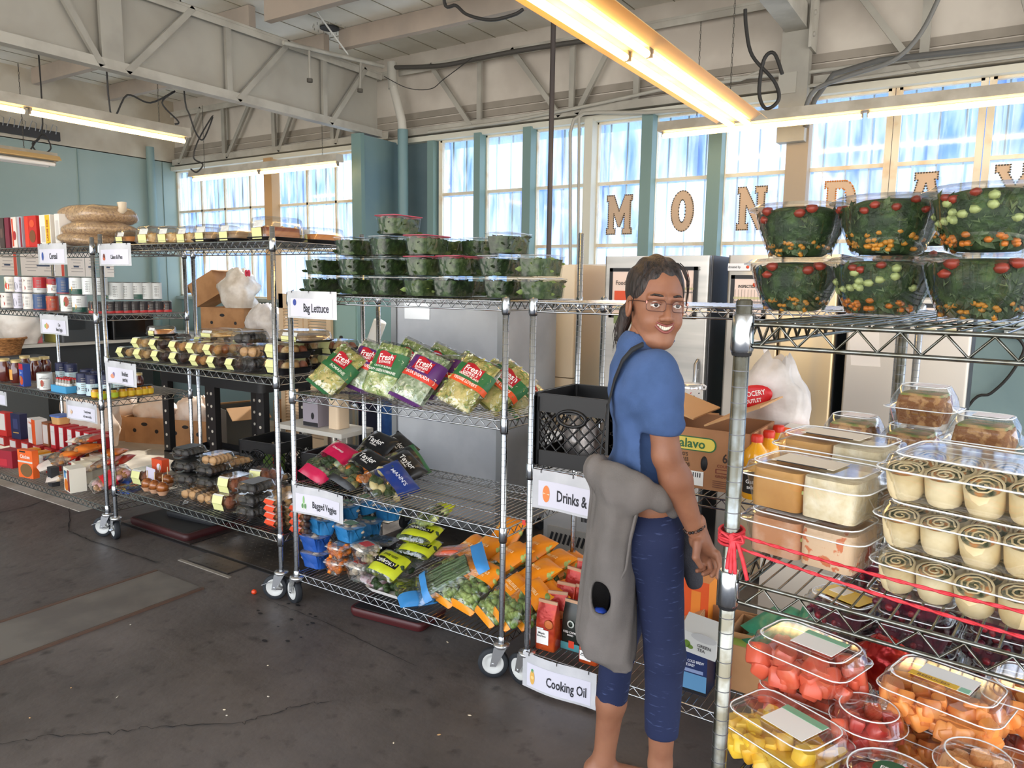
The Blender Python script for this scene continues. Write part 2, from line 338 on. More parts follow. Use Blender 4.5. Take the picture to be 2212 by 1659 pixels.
# conduits and pipes
def pipe(name, label, pts, r, m, n=8, cat='pipe'): return G().tube(pts, r, m, n).build(name, label=label, cat=cat)
CND = mat('a9a69c', .5)
q = lambda px, py, Y=6.05: tuple(Py(px, py, Y))
pipe('conduit', 'grey conduit running level above the left green window posts', [q(925, 285), q(1100, 262), q(1300, 222), q(1420, 195), q(1600, 172), q(1640, 155)], .014, CND)
pipe('conduit', 'grey conduit bending down beside the white window post', [q(1560, 232), q(1400, 243), q(1290, 243), q(1262, 245), q(1240, 258), q(1232, 285), q(1232, 590)], .016, CND)
pipe('conduit', 'thin grey conduit dropping just left of the white window post', [q(1251, 250), q(1249, 590)], .013, CND)
pipe('conduit', 'long grey conduit running right from the beam column under the truss', [q(1565, 170), q(1740, 157), q(1950, 130), q(2260, 95)], .015, CND)
pipe('conduit', 'lower grey conduit leaving the junction box to the right', [q(1720, 190), q(1850, 170), q(2050, 140), q(2260, 112)], .013, CND)
pipe('conduit', 'dark thick conduit beside the long grey one under the right truss', [q(1740, 275, 6.0), q(1760, 215, 6.0), q(1800, 160, 6.0), q(1900, 130, 6.0), q(2260, 90, 6.0)], .02, mat('5a5a58', .6))
g = G(); g.box(tuple(Py(1703, 182, 6.03)), (.13, .08, .15), CND); g.build('junction_box', label='square grey junction box on the wall column above the N window', cat='box')
pp_ = Py(862, 250, 6.0)
g = G(); g.tube([q(846, 150, 6.), q(850, 190, 6.), q(868, 262, 6.), q(870, 290, 6.)], .045, mat('c5c3ba', .5), 10); g.tube([q(846, 135, 6.), q(849, 192, 6.)], .05, mat('b5b3aa', .5), 10)
t = g.build('downpipe', label='downpipe in the corner, white above and teal below', cat='pipe')
G().tube([q(870, 280, 6.), (Py(870, 280, 6.).x, 6.0, 0)], .055, mat('6d8a8e', .45), 10).build('painted_lower_pipe', t, 'teal lower length')
g = G(); pb = Py(1195, 80, 4.6); g.tube([(pb.x, 4.6, 3.95), (pb.x, 4.6, .9)], .018, mat('3a3230', .5), 8); g.build('hanging_pole', label='thin black pole hanging from the ceiling in front of the windows', cat='pole')
g = G(); c = Pz(712, 60, 3.94); g.lathe([(.09, 3.93), (.09, 3.94)], INK, 20, Matrix.Translation((c.x, c.y, 0)))
for k in range(16): a = 2*pi*k/16; g.box((c.x+.15*cos(a), c.y+.15*sin(a), 3.935), (.006, .006, .02), TRM)
g.build('ceiling_hole', kind='structure').name = 'trim_60'
# lower hanging rails with hooks near truss
g = G(); g.tube([tuple(Px(612, 92, -5.3)), tuple(Px(828, 143, -5.3))], .02, TRL, 6)
rt = g.build('hanging_rail', label='short pale rail bolted along the top of the long left truss', cat='rail')
for a, b in (((668, 105), (669, 170)), ((779, 135), (778, 192))):
    g = G(); A, B = Px(*a, -5.3), Px(*b, -5.3); g.tube([tuple(A), tuple(B)], .012, TRM, 6); g.tube([tuple(B), (B.x, B.y, B.z-.03)], .026, mat('55514a', .6), 8); g.build('hanging_bolt', rt)
G().tube([tuple(Px(665, 0, -5.2)), tuple(Px(752, 118, -5.3))], .008, mat('d8d8d4', .5), 6).build('white_rod', rt)
# exterior
EXT = mat('4f76b0', .8, c2='86a4c8', sc=.5)
g = G(); g.box((-3, 13, 1.8), (34, .3, 6.0), EXT)
x = -19
while x < 13: g.box((x, 12.82, 1.8), (.12, .06, 6.0), mat('6c86ab', .8)); x += .9
g.build('neighbouring_building', label='blurred pale blue building seen through the dirty window panes', cat='building')
st(G().box((-3, 9.6, -.06), (34, 6.6, .1), mat('cfd2cf', .9)), 'trim_70')
# ================================================================ WIRE RACKS
def shelf_mesh(L, D, pitch=.026, r=.0033, mt=CHROME, front=True):
    g = G(); h = .034
    for y, zz in ((0, 0), (D, 0)):
        g.tube([(.018, y, 0), (L-.018, y, 0)], r*1.1, mt, 5); g.tube([(.018, y, -h), (L-.018, y, -h)], r*1.1, mt, 5)
        n = max(4, int(L/.03)); P = []
        for i in range(n+1): P += [(.03+(L-.06)*i/n, y, -h+.002 if i % 2 == 0 else -.002)]
        g.tube(P, r*.8, mt, 4)
    for x in (0, L):
        g.tube([(x, .018, 0), (x, D-.018, 0)], r*1.1, mt, 5); g.tube([(x, .018, -h), (x, D-.018, -h)], r*1.1, mt, 5)
        n = max(4, int(D/.03)); g.tube([(x, .03+(D-.06)*i/n, -h+.002 if i % 2 == 0 else -.002) for i in range(n+1)], r*.8, mt, 4)
    k = int(L/pitch)
    for i in range(1, k): g.tube([(L*i/k, 0, .003), (L*i/k, D, .003)], r*.62, mt, 4)
    for j in (.3, .7): g.tube([(0, D*j, -.004), (L, D*j, -.004)], r, mt, 5)
    return g
GROOVE = mat('6e6f72', .5, .6)
SLV = [None]
def rack(label, P0, ang, L, D, shelves, ztop, mt=CHROME, tops=None, feet=True, group='wire shelving racks', skip=()):
    t = thing('wire_rack', label, 'rack', (P0[0], P0[1], 0), ang, group)
    for i, (x, y) in enumerate(((0, 0), (L, 0), (L, D), (0, D))):
        zt = (tops or {}).get(i, ztop); z0 = .15; g = G(); z = z0+.0254
        g.lathe([(.0125, z0), (.0125, zt), (.009, zt+.003)], mt, 14, Matrix.Translation((x, y, 0)))
        while z < zt: g.lathe([(.0127, z), (.0127, z+.0016)], GROOVE, 14, Matrix.Translation((x, y, 0)), cap=(False, False)); z += .0254
        g.build('post', t)
    for z in shelves:
        s = shelf_mesh(L, D, mt=mt).build('wire_shelf', t, loc=(0, 0, z))
        for x, y in ((0, 0), (L, 0), (L, D), (0, D)):
            if SLV[0] is None: SLV[0] = G().lathe([(.0155, -.045), (.0178, -.04), (.0165, .012), (.0145, .015)], mt, 14).lathe([(.0145, -.05), (.016, -.045)], INK, 12).build('shelf_sleeve', s, loc=(x, y, 0))
            else: c = SLV[0].copy(); COL.objects.link(c); c.parent = s; c.location = (x, y, 0)
    if feet:
        for i, (x, y) in enumerate(((0, 0), (L, 0), (L, D), (0, D))):
            a = [-.25, .5, .9, 2.2][i]; M = Matrix.Translation((x, y, 0)) @ Matrix.Rotation(a-ang, 4, 'Z')
            g = G(); g.lathe([(.014, .15), (.034, .148), (.036, .138), (.028, .13)], SILVER, 16, M)
            for s in (-1, 1):
                V = [(-.03, s*.021, .135), (.022, s*.021, .135), (-.02, s*.021, .055), (-.045, s*.021, .055)]
                g.add(V+[(p[0], p[1]+s*.003, p[2]) for p in V], [(0, 1, 2, 3), (4, 5, 6, 7), (0, 3, 7, 4), (1, 2, 6, 5), (0, 1, 5, 4), (2, 3, 7, 6)], SILVER, M=M)
            c = g.build('caster', t)
            W = M @ Matrix.Translation((-.033, 0, .0635)) @ Matrix.Rotation(pi/2, 4, 'X')
            g = G(); g.lathe([(.045, -.015), (.061, -.015), (.0635, -.008), (.0635, .008), (.061, .015), (.045, .015)], RUBBER, 28, W, cap=(False, False)); g.build('tyre', c)
            g = G(); g.lathe([(.047, -.012), (.040, -.016), (.03, -.006), (.012, -.006), (.012, -.018), (.001, -.018)], mat('cfd0cc', .5), 24, W, cap=(False, False)); g.lathe([(.047, .012), (.040, .016), (.03, .006), (.012, .006), (.012, .018), (.001, .018)], mat('cfd0cc', .5), 24, W, cap=(False, False)); g.lathe([(.006, -.027), (.006, .027)], SILVER, 10, W); g.build('wheel_hub', c)
            if i in (0, 1) and L > 1.3:
                g = G(); g.box((.0, -.03, .07), (.03, .02, .008), SILVER, M, rx=.3); g.box((-.075, -.005, .085), (.05, .03, .004), SILVER, M, ry=-.4); g.build('brake_lever', c)
    return t
RY0, RY1 = 2.40, 3.0; RD = .6
rack('chromed wire rack at far left loaded with cereal, cans and jars', (-6.28, 2.41), 0, 1.73, RD, (.185, .85, 1.38, 1.79), 1.84)
rack('chromed wire rack second from left holding pastries and cakes', (-4.44, 2.40), 0, 1.515, RD, (.33, 1.128, 1.79), 1.855)
rack('chromed wire rack in the middle holding bagged salads and vegetables', (-2.81, 2.40), 0, 1.225, RD, (.163, .623, 1.067, 1.535), 1.55, tops={2: 1.83})
rack('chromed wire rack behind the woman with a milk crate on it', (-1.462, 2.40), 0, 1.235, RD, (.145, .903, 1.535), 1.55)
A5 = radians(-6.0); P5 = (-.33, 1.17)
rack('wire rack nearest the camera at right with rusty lower posts', P5, A5, .61, 1.14, (.30, .735, 1.13, 1.545), 1.58, mt=mat('8f9390', .25, .97, c2='706e62', sc=30), feet=True)
def r5(x, y, z): M = Matrix.Translation((P5[0], P5[1], 0)) @ Matrix.Rotation(A5, 4, 'Z'); return tuple(M @ Vector((x, y, z)))
# ================================================================ FLUORESCENT LIGHTS
TUBE = mat('ffd38a', .4, emit=6.5); TUBE0 = mat('ececea', .3); HOUS = mat('b9b3a6', .5, c2='a39c8e', sc=6); REFL = mat('cfae78', .35, .2)
def lamp(label, a, b, tubes=1, wing=0, lit=True, L0=.0, chains=((.1, .7), (.9, .7))):
    a, b = Vector(a), Vector(b); u = (b-a).normalized(); L = (b-a).length; s = Vector((-u.y, u.x, 0)); M = Matrix((u, s, Vector((0, 0, 1)))).transposed().to_4x4()
    t = thing('fluorescent_light', label, 'light', a, 0, 'hanging fluorescent lights')
    w = .055 if tubes == 1 else .07
    g = G(); g.loft([[(x, y*k, z) for y, z in ((-w, .0), (-w*.8, .07), (w*.8, .07), (w, .0))] for x, k in ((0, 1), (L, 1))], HOUS, sm=False, M=M); g.build('housing', t)
    if wing:
        g = G()
        for sg in (-1, 1):
            V = [(x, sg*y, z) for x in (0, L) for y, z in ((w, .0), (wing*.75, .035), (wing, .0))]; V += [(x, y, z+.004) for x, y, z in V]
            g.add(V, [(0, 1, 4, 3), (1, 2, 5, 4), (6, 7, 10, 9), (7, 8, 11, 10), (2, 8, 11, 5), (0, 1, 7, 6), (1, 2, 8, 7), (3, 4, 10, 9), (4, 5, 11, 10)], REFL, M=M)
        g.build('reflector', t)
    for k in range(tubes):
        y = 0 if tubes == 1 else (-.055, .055)[k]
        for h in (0, 1):
            x0, x1 = (.03, L/2-.02) if h == 0 else (L/2+.02, L-.03)
            o = G().tube([(x0, y, -.03), (x1, y, -.03)], .018, TUBE if lit else TUBE0, 10, M).build('tube', t)
            for xx in (x0, x1): G().box((xx, y, -.018), (.014, .03, .045), mat('8a8378', .5), M).build('tube_socket', o)
    for f, h in chains:
        g = G(); n = int(h/.03); 
        for i in range(n):
            z = .07+i*.03; T = M @ Matrix.Translation((L*f, 0, z+.015)) @ Matrix.Rotation(pi/2*(i % 2), 4, 'Z'); g.tube([(.005*cos(q), 0, .018*sin(q)) for q in np.linspace(0, 2*pi, 8)[:-1]], .0018, mat('55524c', .5, .6), 4, T, close=True)
        g.build('chain', t)
    return t
ZL = 2.76
lamp('near warm fluorescent light with wide reflectors, twin tubes over the woman', tuple(Pz(1602, 262, 2.72)), tuple(Pz(1602, 262, 2.72)+Vector((.03, -3.55, 0))), 2, .17, chains=((.08, 1.1), (.85, 1.1)))
a = Pz(1425, 286, 2.78); lamp('right strip light crossing in front of the D, A and Y windows', tuple(a), (a.x+2.9, a.y, 2.78), 1)
a = Pz(415, 383, ZL); b = Pz(725, 347, ZL); lamp('far strip light hanging in front of the left corner window', (a.x, a.y, ZL), (b.x, a.y, ZL), 1)
a = Pz(405, 298, ZL); lamp('left strip light glowing beside the long truss', (a.x, a.y, ZL), (a.x, a.y-2.44, ZL), 1)
a = Pz(118, 350, 2.6); lamp('unlit twin tube light hanging at far left before the teal wall', (a.x, a.y, 2.6), (a.x, a.y-2.4, 2.6), 2, .12, lit=False)
def cable(label, pts, r=.006, c='2c2b2a', top=False):
    g = G(); P = [Vector(p) for p in pts]; P = ([Vector((P[0].x, P[0].y, 3.95))] if top else [])+P; out = []
    for i in range(len(P)-1):
        p0, p1, p2, p3 = P[max(i-1, 0)], P[i], P[i+1], P[min(i+2, len(P)-1)]
        for k in range(6):
            t = k/6; out.append(.5*((2*p1)+(p2-p0)*t+(2*p0-5*p1+4*p2-p3)*t*t+(-p0+3*p1-3*p2+p3)*t**3))
    out.append(P[-1]); g.tube([tuple(p) for p in out], r, mat(c, .6), 6); return g.build('cable', label=label, cat='cable')
Q = lambda Y, *l: [tuple(Py(x, y, Y)) for x, y in l]
cable('thick dark cable looping down beside the near light and junction box', Q(5.4, (1610, 20), (1612, 60), (1625, 120), (1672, 175), (1682, 215), (1655, 235), (1640, 200), (1650, 130), (1672, 115), (1690, 160)), .013)
cable('grey armoured cable sweeping up to the right across the wall truss', Q(5.8, (1738, 240), (1760, 195), (1830, 165), (1930, 130), (1990, 70), (2035, -20)), .016, '6f6f6c')
cable('black cable drooping under the ceiling left of the near light', Q(4.4, (960, 5), (985, 12), (1010, 32), (1060, 43), (1110, 32), (1130, 20)), .012, top=True)
cable('loop of thin black flex above the left strip light', [tuple(Px(x, y, -5.75)) for x, y in ((238, 240), (275, 205), (325, 222), (378, 197), (350, 222), (385, 262), (378, 268))], .007, top=True)
cable('black flex hanging in a loop between the two left strip lights', [tuple(Px(x, y, -5.8)) for x, y in ((398, 200), (410, 250), (425, 290), (440, 300), (460, 250), (430, 300), (418, 340), (438, 355), (425, 372), (412, 365))], .007, top=True)
cable('black flex knotted above the unlit light at far left', [tuple(Px(x, y, -7.2)) for x, y in ((92, 268), (70, 310), (88, 332), (110, 320), (92, 290), (65, 325))], .007, top=True)
cable('bundle of dark wires running along the top of the window wall', Q(6.0, (840, 146), (950, 142), (1040, 125), (1130, 108), (1250, 90), (1330, 80)), .022, '4b4844')
cable('thin loose wire sagging from the corner downpipe', Q(5.9, (830, 165), (880, 190), (930, 192), (960, 170), (1020, 125)), .004)
# ================================================================ FRIDGES AND COOLERS
BRU = mat('bdbab4', .33, .7, c2='aeaca7', sc=1.5, stretch=(1, 1, 12)); BRG = mat('8f9294', .38, .75); WARMLIT = mat('e9d9bd', .5); FWH = mat('d9dadb', .45)
def bx(px0, px1, pyt, Y, D, z0=0): 
    a, b = Py(px0, pyt, Y), Py(px1, pyt, Y); return a.x, b.x, (a.z+b.z)/2
def fridge(name, label, x0, x1, ht, Y, D, fm, sm, seams=(), split=None, handles=()):
    t = thing(name, label, 'fridge' if 'fridge' in label else 'cooler', ((x0+x1)/2, Y+D/2, 0)); w = x1-x0; cy = -D/2
    G().loft([ring(w, D-.06, .01, .04, oy=.03), ring(w, D-.06, .01, ht, oy=.03)], sm, sm=False).build('cabinet_body', t)
    for zz0, zz1 in seams or ((.05, ht),):
        for s in ((-w/2, 0 if split is None else split), (split, w/2)) if split is not None else ((-w/2, w/2),):
            ww = s[1]-s[0]-.006; d = G().loft([ring(ww, .05, .014, zz0+.003), ring(ww, .05, .014, zz1-.003)], fm, sm=True, M=Matrix.Translation(((s[0]+s[1])/2, cy+.025, 0))).build('door', t)
            if handles:
                hx = (s[1]-.04 if s[0] < 0 and split is not None else s[0]+.04); g = G(); h0, h1 = handles
                if zz0 < h0 < zz1: g.tube([(hx, cy-.002, h0), (hx, cy-.04, h0+.02), (hx, cy-.04, h1-.02), (hx, cy-.002, h1)], .011, STEEL, 8); g.build('handle', d)
    for x in (-w/2+.05, w/2-.05):
        for y in (-D/2+.08, D/2-.08): G().lathe([(.02, 0), (.02, .045)], DARK, 10, Matrix.Translation((x, y, 0))).build('foot', t)
    return t
# rolling steel holding cabinet behind the middle rack
x0, x1 = Py(848, 800, 3.55).x, Py(1088, 800, 3.55).x; w = x1-x0
t = thing('holding_cabinet', 'dented galvanised steel holding cabinet behind the middle rack', 'cabinet', ((x0+x1)/2, 3.85, 0))
G().box((0, 0, .82), (w, .6, 1.4), mat('a9adb3', .45, .45, c2='bcc0c5', sc=2.5, bump=.06, bsc=1.6)).build('cabinet_body', t)
g = G()
for x in (-w/2+.02, w/2-.02): g.box((x, -.305, .82), (.04, .012, 1.4), BRG)
g.box((0, -.306, .15), (w, .012, .06), BRG); g.box((0, -.306, .30), (w-.08, .008, .012), BRG); g.build('frame_trim', t)
for x in (-w/2+.06, w/2-.06):
    for y in (-.25, .25): G().lathe([(.05, -.015), (.05, .015)], RUBBER, 18, Matrix.Translation((x, y, .05)) @ Matrix.Rotation(pi/2, 4, 'Y')).box((x, y, .09), (.05, .05, .06), BRG).build('caster', t)
G().box((-.22, -.302, 1.43), (.2, .004, .1), mat('c9ccd0', .3, .8)).build('badge_plate', t)
a = Py(1092, 600, 4.25).x; b = Py(1243, 600, 4.25).x
fridge('fridge', 'white fridge, warm light painted in, between the steel cabinet and the steel doors', a, b, 1.735, 4.25, .7, WARMLIT, mat('d8c19c', .5), seams=((.05, 1.0), (1.0, 1.735)), handles=(.75, .95))  # white fridge; its warm light is put into the door and side colours
x0, x1 = Py(1175, 1100, 3.45).x, Py(1300, 1100, 3.45).x; w = x1-x0
t = thing('compressor_unit', 'grey steel appliance back marked CYCLOPENTAN low behind the racks', 'appliance', ((x0+x1)/2, 3.65, 0))
G().box((0, 0, .42), (w, .4, .80), mat('b9b7b4', .4, .5)).build('rear_panel', t)
g = G(); put_text(g, 'CYCLOPENTAN', (-.02, .55), .085, INK, Matrix.Translation((0, -.203, 0)) @ UP, xs=.55); g.build('lettering', t)
g = G(); g.box((0, -.205, .22), (w-.06, .01, .14), mat('a8a49c', .5, .3)); 
for i in range(9): g.box((-.12+.028*i, -.211, .23), (.014, .004, .06), INK, ry=.3)
g.build('vent_plate', t)
g = G()
for i in range(7): g.box((.06+.008*i, -.202, .36), (.004, .003, .03), INK)
g.build('barcode', t)
a, b = Py(1252, 620, 5.0).x, Py(1330, 620, 5.0).x; fridge('fridge', 'plain grey fridge seen edge-on left of the steel french-door fridge', a, b, 1.76, 5.0, .6, FWH, mat('b0b1b2', .5))
a, b = Py(1306, 560, 4.0).x, Py(1534, 560, 4.0).x
t1 = fridge('fridge', 'stainless french-door fridge with framed food safety notice behind the woman', a, b, 1.775, 4.0, .75, BRU, mat('5a5a5c', .4, .4), seams=((.05, .62), (.62, 1.775)), split=(Py(1404, 560, 4.0).x-(a+b)/2), handles=(.8, 1.2))
g = G(); put_text(g, 'SAMSUNG', (Py(1488, 562, 4).x-(a+b)/2, 1.70), .03, mat('8b8a87', .4, .5), Matrix.Translation((0, -.3775, 0)) @ UP); g.build('brand_lettering', t1)
a, b = Py(1572, 560, 4.0).x, Py(1806, 700, 4.0).x
t2 = fridge('fridge', 'brushed grey fridge right of the woman with a framed inspection log', a, b, 1.775, 4.0, .75, mat('a9a39a', .34, .7, c2='d0b890', sc=.9, stretch=(3, 1, .2)), DARK, seams=((.05, .68), (.70, 1.775)), split=Py(1682, 700, 4.).x-(a+b)/2)
a, b = Py(1828, 700, 4.0).x, Py(2104, 700, 4.0).x
t3 = fridge('fridge', 'wide plain stainless fridge at the right by the power outlet', a, b, 1.70, 4.0, .75, mat('c4bcb0', .4, .6, c2='b4b0aa', sc=.8), DARK)
def notice(label, px0, py0, px1, py1, Y, kind):
    A, B = Py(px0, py0, Y), Py(px1, py1, Y); w, h = B.x-A.x, A.z-B.z
    t = thing('framed_notice', label, 'notice', ((A.x+B.x)/2, Y, B.z)); f = .02
    g = G(); g.box((0, 0, f/2), (w, .008, f), BLACK); g.box((0, 0, h-f/2), (w, .008, f), BLACK); g.box((-w/2+f/2, 0, h/2), (f, .008, h), BLACK); g.box((w/2-f/2, 0, h/2), (f, .008, h), BLACK); g.build('frame', t)
    G().box((0, .001, h/2), (w-f, .004, h-f), mat('f3ddd0', .6)).build('paper', t)
    M = Matrix.Translation((0, -.0045, 0)) @ UP; g = G(); gy = mat('8f857f', .6); yw = mat('cfc79b', .6); rd = mat('e0552f', .5); gn = mat('7f8f5e', .5)
    if kind == 0:
        put_text(g, 'Food Safety', (-w/2+.115, h-.085), .035, mat('6b5f5a', .6), M, xs=.9); g.box((-w/2+.09, 0, 0), (0, 0, 0), rd)
        g.box((-w/2+.1, h-.165, 0), (.13, .07, .001), rd, M); g.box((-w/2+.1, h-.29, 0), (.13, .06, .001), gn, M); g.box((-w/2+.1, h-.23, 0), (.13, .025, .001), yw, M)
    else:
        if kind == 1: put_text(g, 'INSPECTION LOG', (-w/2+.11, h-.06), .022, INK, M, xs=.8)
        g.box((0, h-.12, 0), (w*.8, .012, .001), yw, M); g.box((0, h-.14, 0), (w*.8, .008, .001), gy, M)
        for i in range(9): g.box((-w*.36+w*.09*i, h*.45, 0), (.0015, h*.45, .001), gy, M)
    g.ell((w/2-.06, h-.05, 0), (.013, .013, .001), rd, 12, 3, M); g.build('printing', t); return t
notice('black-framed food safety notice on the left steel fridge door', 1318, 579, 1420, 690, 3.985, 0)
notice('black-framed sheet on the right steel fridge door above the shelf', 1437, 576, 1502, 690, 3.985, 2)
notice('black-framed inspection log on the brushed grey fridge', 1580, 594, 1652, 692, 3.985, 1)
notice('black-framed log sheet on the wide stainless fridge at right', 1980, 655, 2076, 722, 3.985, 2)
A, B = Py(1573, 569, 3.985), Py(1621, 585, 3.985); t = thing('sticker', 'small white donated-by sticker on the grey fridge above the inspection log', 'sticker', ((A.x+B.x)/2, 3.985, B.z)); h = A.z-B.z
G().box((0, 0, h/2), (B.x-A.x, .003, h), WHITE).build('paper', t); g = G(); put_text(g, 'donated by', (-.025, h/2), .018, INK, Matrix.Translation((0, -.002, 0)) @ UP, xs=.8); g.ell((.045, h/2, 0), (.01, .01, .0005), mat('e0552f', .5), 10, 3, Matrix.Translation((0, -.002, 0)) @ UP); g.build('printing', t)
# hanging paper
g = G(); A = Py(1832, 672, 3.3); g.loft([[(A.x+dx+.02*i*.15, 3.3+.012*sin(i), A.z+.06-.035*i) for dx in (0, .06, .11)] for i in range(9)], mat('e6ddd2', .7), cap=(False, False), closed=False)
g.build('hanging_paper', label='plain white paper sheet hanging under the nearest rack shelf edge', cat='paper')
# outlet and cord on wall
P = Py(2192, 712, YW-.01); t = thing('power_outlet', 'metal power outlet on the teal wall at the right edge', 'outlet', (P.x, YW-.01, P.z))
G().loft([ring(.12, .115, .01, 0), ring(.12, .115, .01, .025)], mat('a9adab', .4, .7), M=UP).build('cover_plate', t)
g = G()
for dz in (.027, -.027): g.lathe([(.017, .026), (.017, .028)], mat('e6dcc6', .5), 14, UP @ Matrix.Translation((0, dz, 0))); g.box((-.005, -.029, dz), (.002, .002, .008), INK); g.box((.005, -.029, dz), (.002, .002, .008), INK)
g.build('socket', t)
cable('black power cord drooping from the outlet behind the stainless fridge', [tuple(Py(x, y, YW-.06)) for x, y in ((2192, 726), (2206, 738), (2211, 760), (2180, 812), (2140, 850), (2090, 880))]+[(P.x-.5, YW-.06, .02)], .011)
# ================================================================ COUNTERS AND BACK AREA
CT = mat('c9c6bc', .4)
g = G(); g.box((-8.93, 2.6, .43), (.66, 5.2, .86), mat('33373a', .6)); t = thing('counter', 'long counter with a pale top along the left teal wall', 'counter', (0, 0, 0)); g.build('base_cabinet', t); G().box((-8.9, 2.6, .88), (.74, 5.3, .035), CT).build('worktop', t)
g = G(); g.box((-7.6, 5.85, .44), (3.6, .5, .88), mat('6f8486', .6)); t = thing('counter', 'teal counter under the far corner window', 'counter', (0, 0, 0)); g.build('base_cabinet', t); G().box((-7.55, 5.82, .9), (3.7, .6, .035), CT).build('worktop', t)
# louvred doors
def louvre(label, px0, px1, Y):
    a, b = Py(px0, 640, Y), Py(px1, 640, Y); w = b.x-a.x; t = thing('louvred_door', label, 'door', ((a.x+b.x)/2, Y, 0), 0, 'louvred doors'); m = mat('e2c7a4', .6); h = Py(px0, 634, Y).z
    g = G(); 
    for x in (-w/2+.03, w/2-.03): g.box((x, 0, h/2), (.06, .03, h), m)
    for z in (.05, h-.07, h*.45): g.box((0, 0, z), (w, .03, .1 if z < h*.9 else .14), m)
    g.build('door_frame', t); g = G(); z = .12
    while z < h-.15: g.box((0, 0, z), (w-.1, .03, .006), m, rx=.6); z += .028
    g.build('slats', t)
louvre('beige louvred door leaning left of its twin behind the pastry rack', 604, 655, 4.9); louvre('beige louvred door right of its twin beside the teal cabinet', 657, 716, 4.9)
a, b = Py(717, 650, 4.95).x, Py(772, 650, 4.95).x
t = thing('tall_cabinet', 'teal painted cabinet right of the louvred doors', 'cabinet', ((a+b)/2, 5.2, 0)); G().box((0, 0, .73), (b-a, .5, 1.46), mat('8fb0ab', .5)).build('cabinet_body', t); G().box((0, -.256, .73), (b-a-.03, .012, 1.4), mat('98b8b2', .45)).build('door', t)
# low table behind the racks with crates
t = thing('work_table', 'white topped table behind the pastry and salad racks', 'table', (-3.9, 3.6, 0)); G().box((0, 0, .585), (.66, .3, .03), mat('d9d4c8', .5)).build('table_top', t)
for x in (-.3, .3):
    for y in (-.12, .12): G().box((x, y, .285), (.04, .04, .57), mat('b9b4a8', .5)).build('leg', t)
def jug(name, label, loc, r, h, m, cap='c', capc='2a2a2a'):
    t = thing(name, label, name.replace('_', ' '), loc); G().lathe([(r*.9, 0), (r, .01), (r, h*.72), (r*.5, h*.9), (r*.4, h)], m, 18).build('bottle_body', t); G().lathe([(r*.45, h), (r*.45, h+.02), (r*.3, h+.03)], mat(capc, .5), 14).build('cap', t); return t
P = Py(737, 742, 4.7); t = jug('spray_bottle', 'white and orange cleaning bottle with black cap near the teal cabinet', (P.x, 4.7, .9), .036, .2, mat('e8e2d4', .4), capc='1a1a1a'); G().lathe([(.033, .005), (.033, .11)], mat('e8742c', .5), 18, cap=(False, False)).build('wrap_label', t)
t = thing('side_counter', 'pale side counter left of the steel holding cabinet', 'counter', (-4.3, 4.72, 0)); G().box((0, 0, .44), (1.3, .3, .87), mat('d6c4a4', .6)).build('base_cabinet', t); G().box((0, 0, .885), (1.35, .34, .03), CT).build('worktop', t)
P = Py(800, 705, 4.7); t = thing('paper_towel_roll', 'white paper towel roll tilted on a stand behind the middle rack', 'towel roll', (P.x, 4.7, .9), rot=(0, 0, 0)); M = Matrix.Translation((0, 0, .14)) @ Matrix.Rotation(.45, 4, 'Y'); G().lathe([(.015, 0), (.055, 0), (.055, .26), (.015, .26)], mat('f1efe9', .8), 20, M).build('roll', t); G().lathe([(.06, 0), (.06, .012)], BRG, 16).lathe([(.01, 0), (.01, .16)], BRG, 8).build('stand', t)
g = G(); 
for z in (.95, 1.02): g.tube([(-3.55, 4.85, z), (-2.9, 4.85, z)], .035, mat('8f9a98', .5), 10)
g.tube([(-3.5, 4.8, 0), (-3.5, 4.8, 1.2), (-3.3, 4.8, 1.25)], .03, mat('8f9a98', .5), 10); g.build('pipework', label='grey painted pipes in the gap left of the steel cabinet', cat='pipe')
# things under: kettle box, water cylinder, blue bag
def carton(name, label, cat, loc, w, d, h, front, side=None, top=None, rz=0, group=None, deco=None, rot=None, build=True):
    t = thing(name, label, cat, loc, rz, group, rot); side = side or front; top = top or side
    g = G(); V = [(x, y, z) for x in (-w/2, w/2) for y in (-d/2, d/2) for z in (0, h)]
    for f, m in (((0, 4, 5, 1), front), ((2, 3, 7, 6), front), ((0, 1, 3, 2), side), ((4, 6, 7, 5), side), ((1, 5, 7, 3), top), ((0, 2, 6, 4), side)): g.add([V[i] for i in f], [(0, 1, 2, 3)], m)
    g.build('carton', t)
    if deco:
        g = G(); M = Matrix.Translation((0, -d/2-.0008, 0)) @ UP
        for it in deco:
            if it[0] == 'b': _, x, y, ww, hh, c = it; g.box((x*w/2, y*h, 0), (ww*w, hh*h, .0008), mat(c, .5), M)
            elif it[0] == 'e': _, x, y, rx, ry, c = it; g.lathe([(1, 0), (1, .0008)], mat(c, .5), 18, M @ Matrix.Translation((x*w/2, y*h, 0)) @ Matrix.Diagonal((rx*w, ry*h, 1, 1)))
            elif it[0] == 't': _, s, x, y, hh, c, xs = it; put_text(g, s, (x*w/2, y*h, .001), hh, mat(c, .5), M, xs=xs)
        if g.v: g.build('printing', t)
    return t
P = Py(655, 912, 3.45); carton('kettle_box', 'grey box with a small black kettle picture on the white table', 'box', (P.x, 3.58, .602), .15, .13, .2, mat('a39ba5', .6), mat('8b848e', .6), deco=[('b', 0, .08, .98, .14, '222126'), ('e', .3, .38, .1, .12, '17161a'), ('b', -.2, .85, .5, .05, '6f6874')])
P = Py(690, 900, 3.45); t = thing('water_dispenser', 'slim cream dispenser beside the kettle box', 'dispenser', (P.x+.03, 3.6, .602)); G().loft([ring(.1, .12, .02, 0), ring(.09, .11, .02, .36)], mat('ead2b2', .5)).build('body', t); G().box((0, -.062, .22), (.02, .012, .04), FWH).build('tap', t)
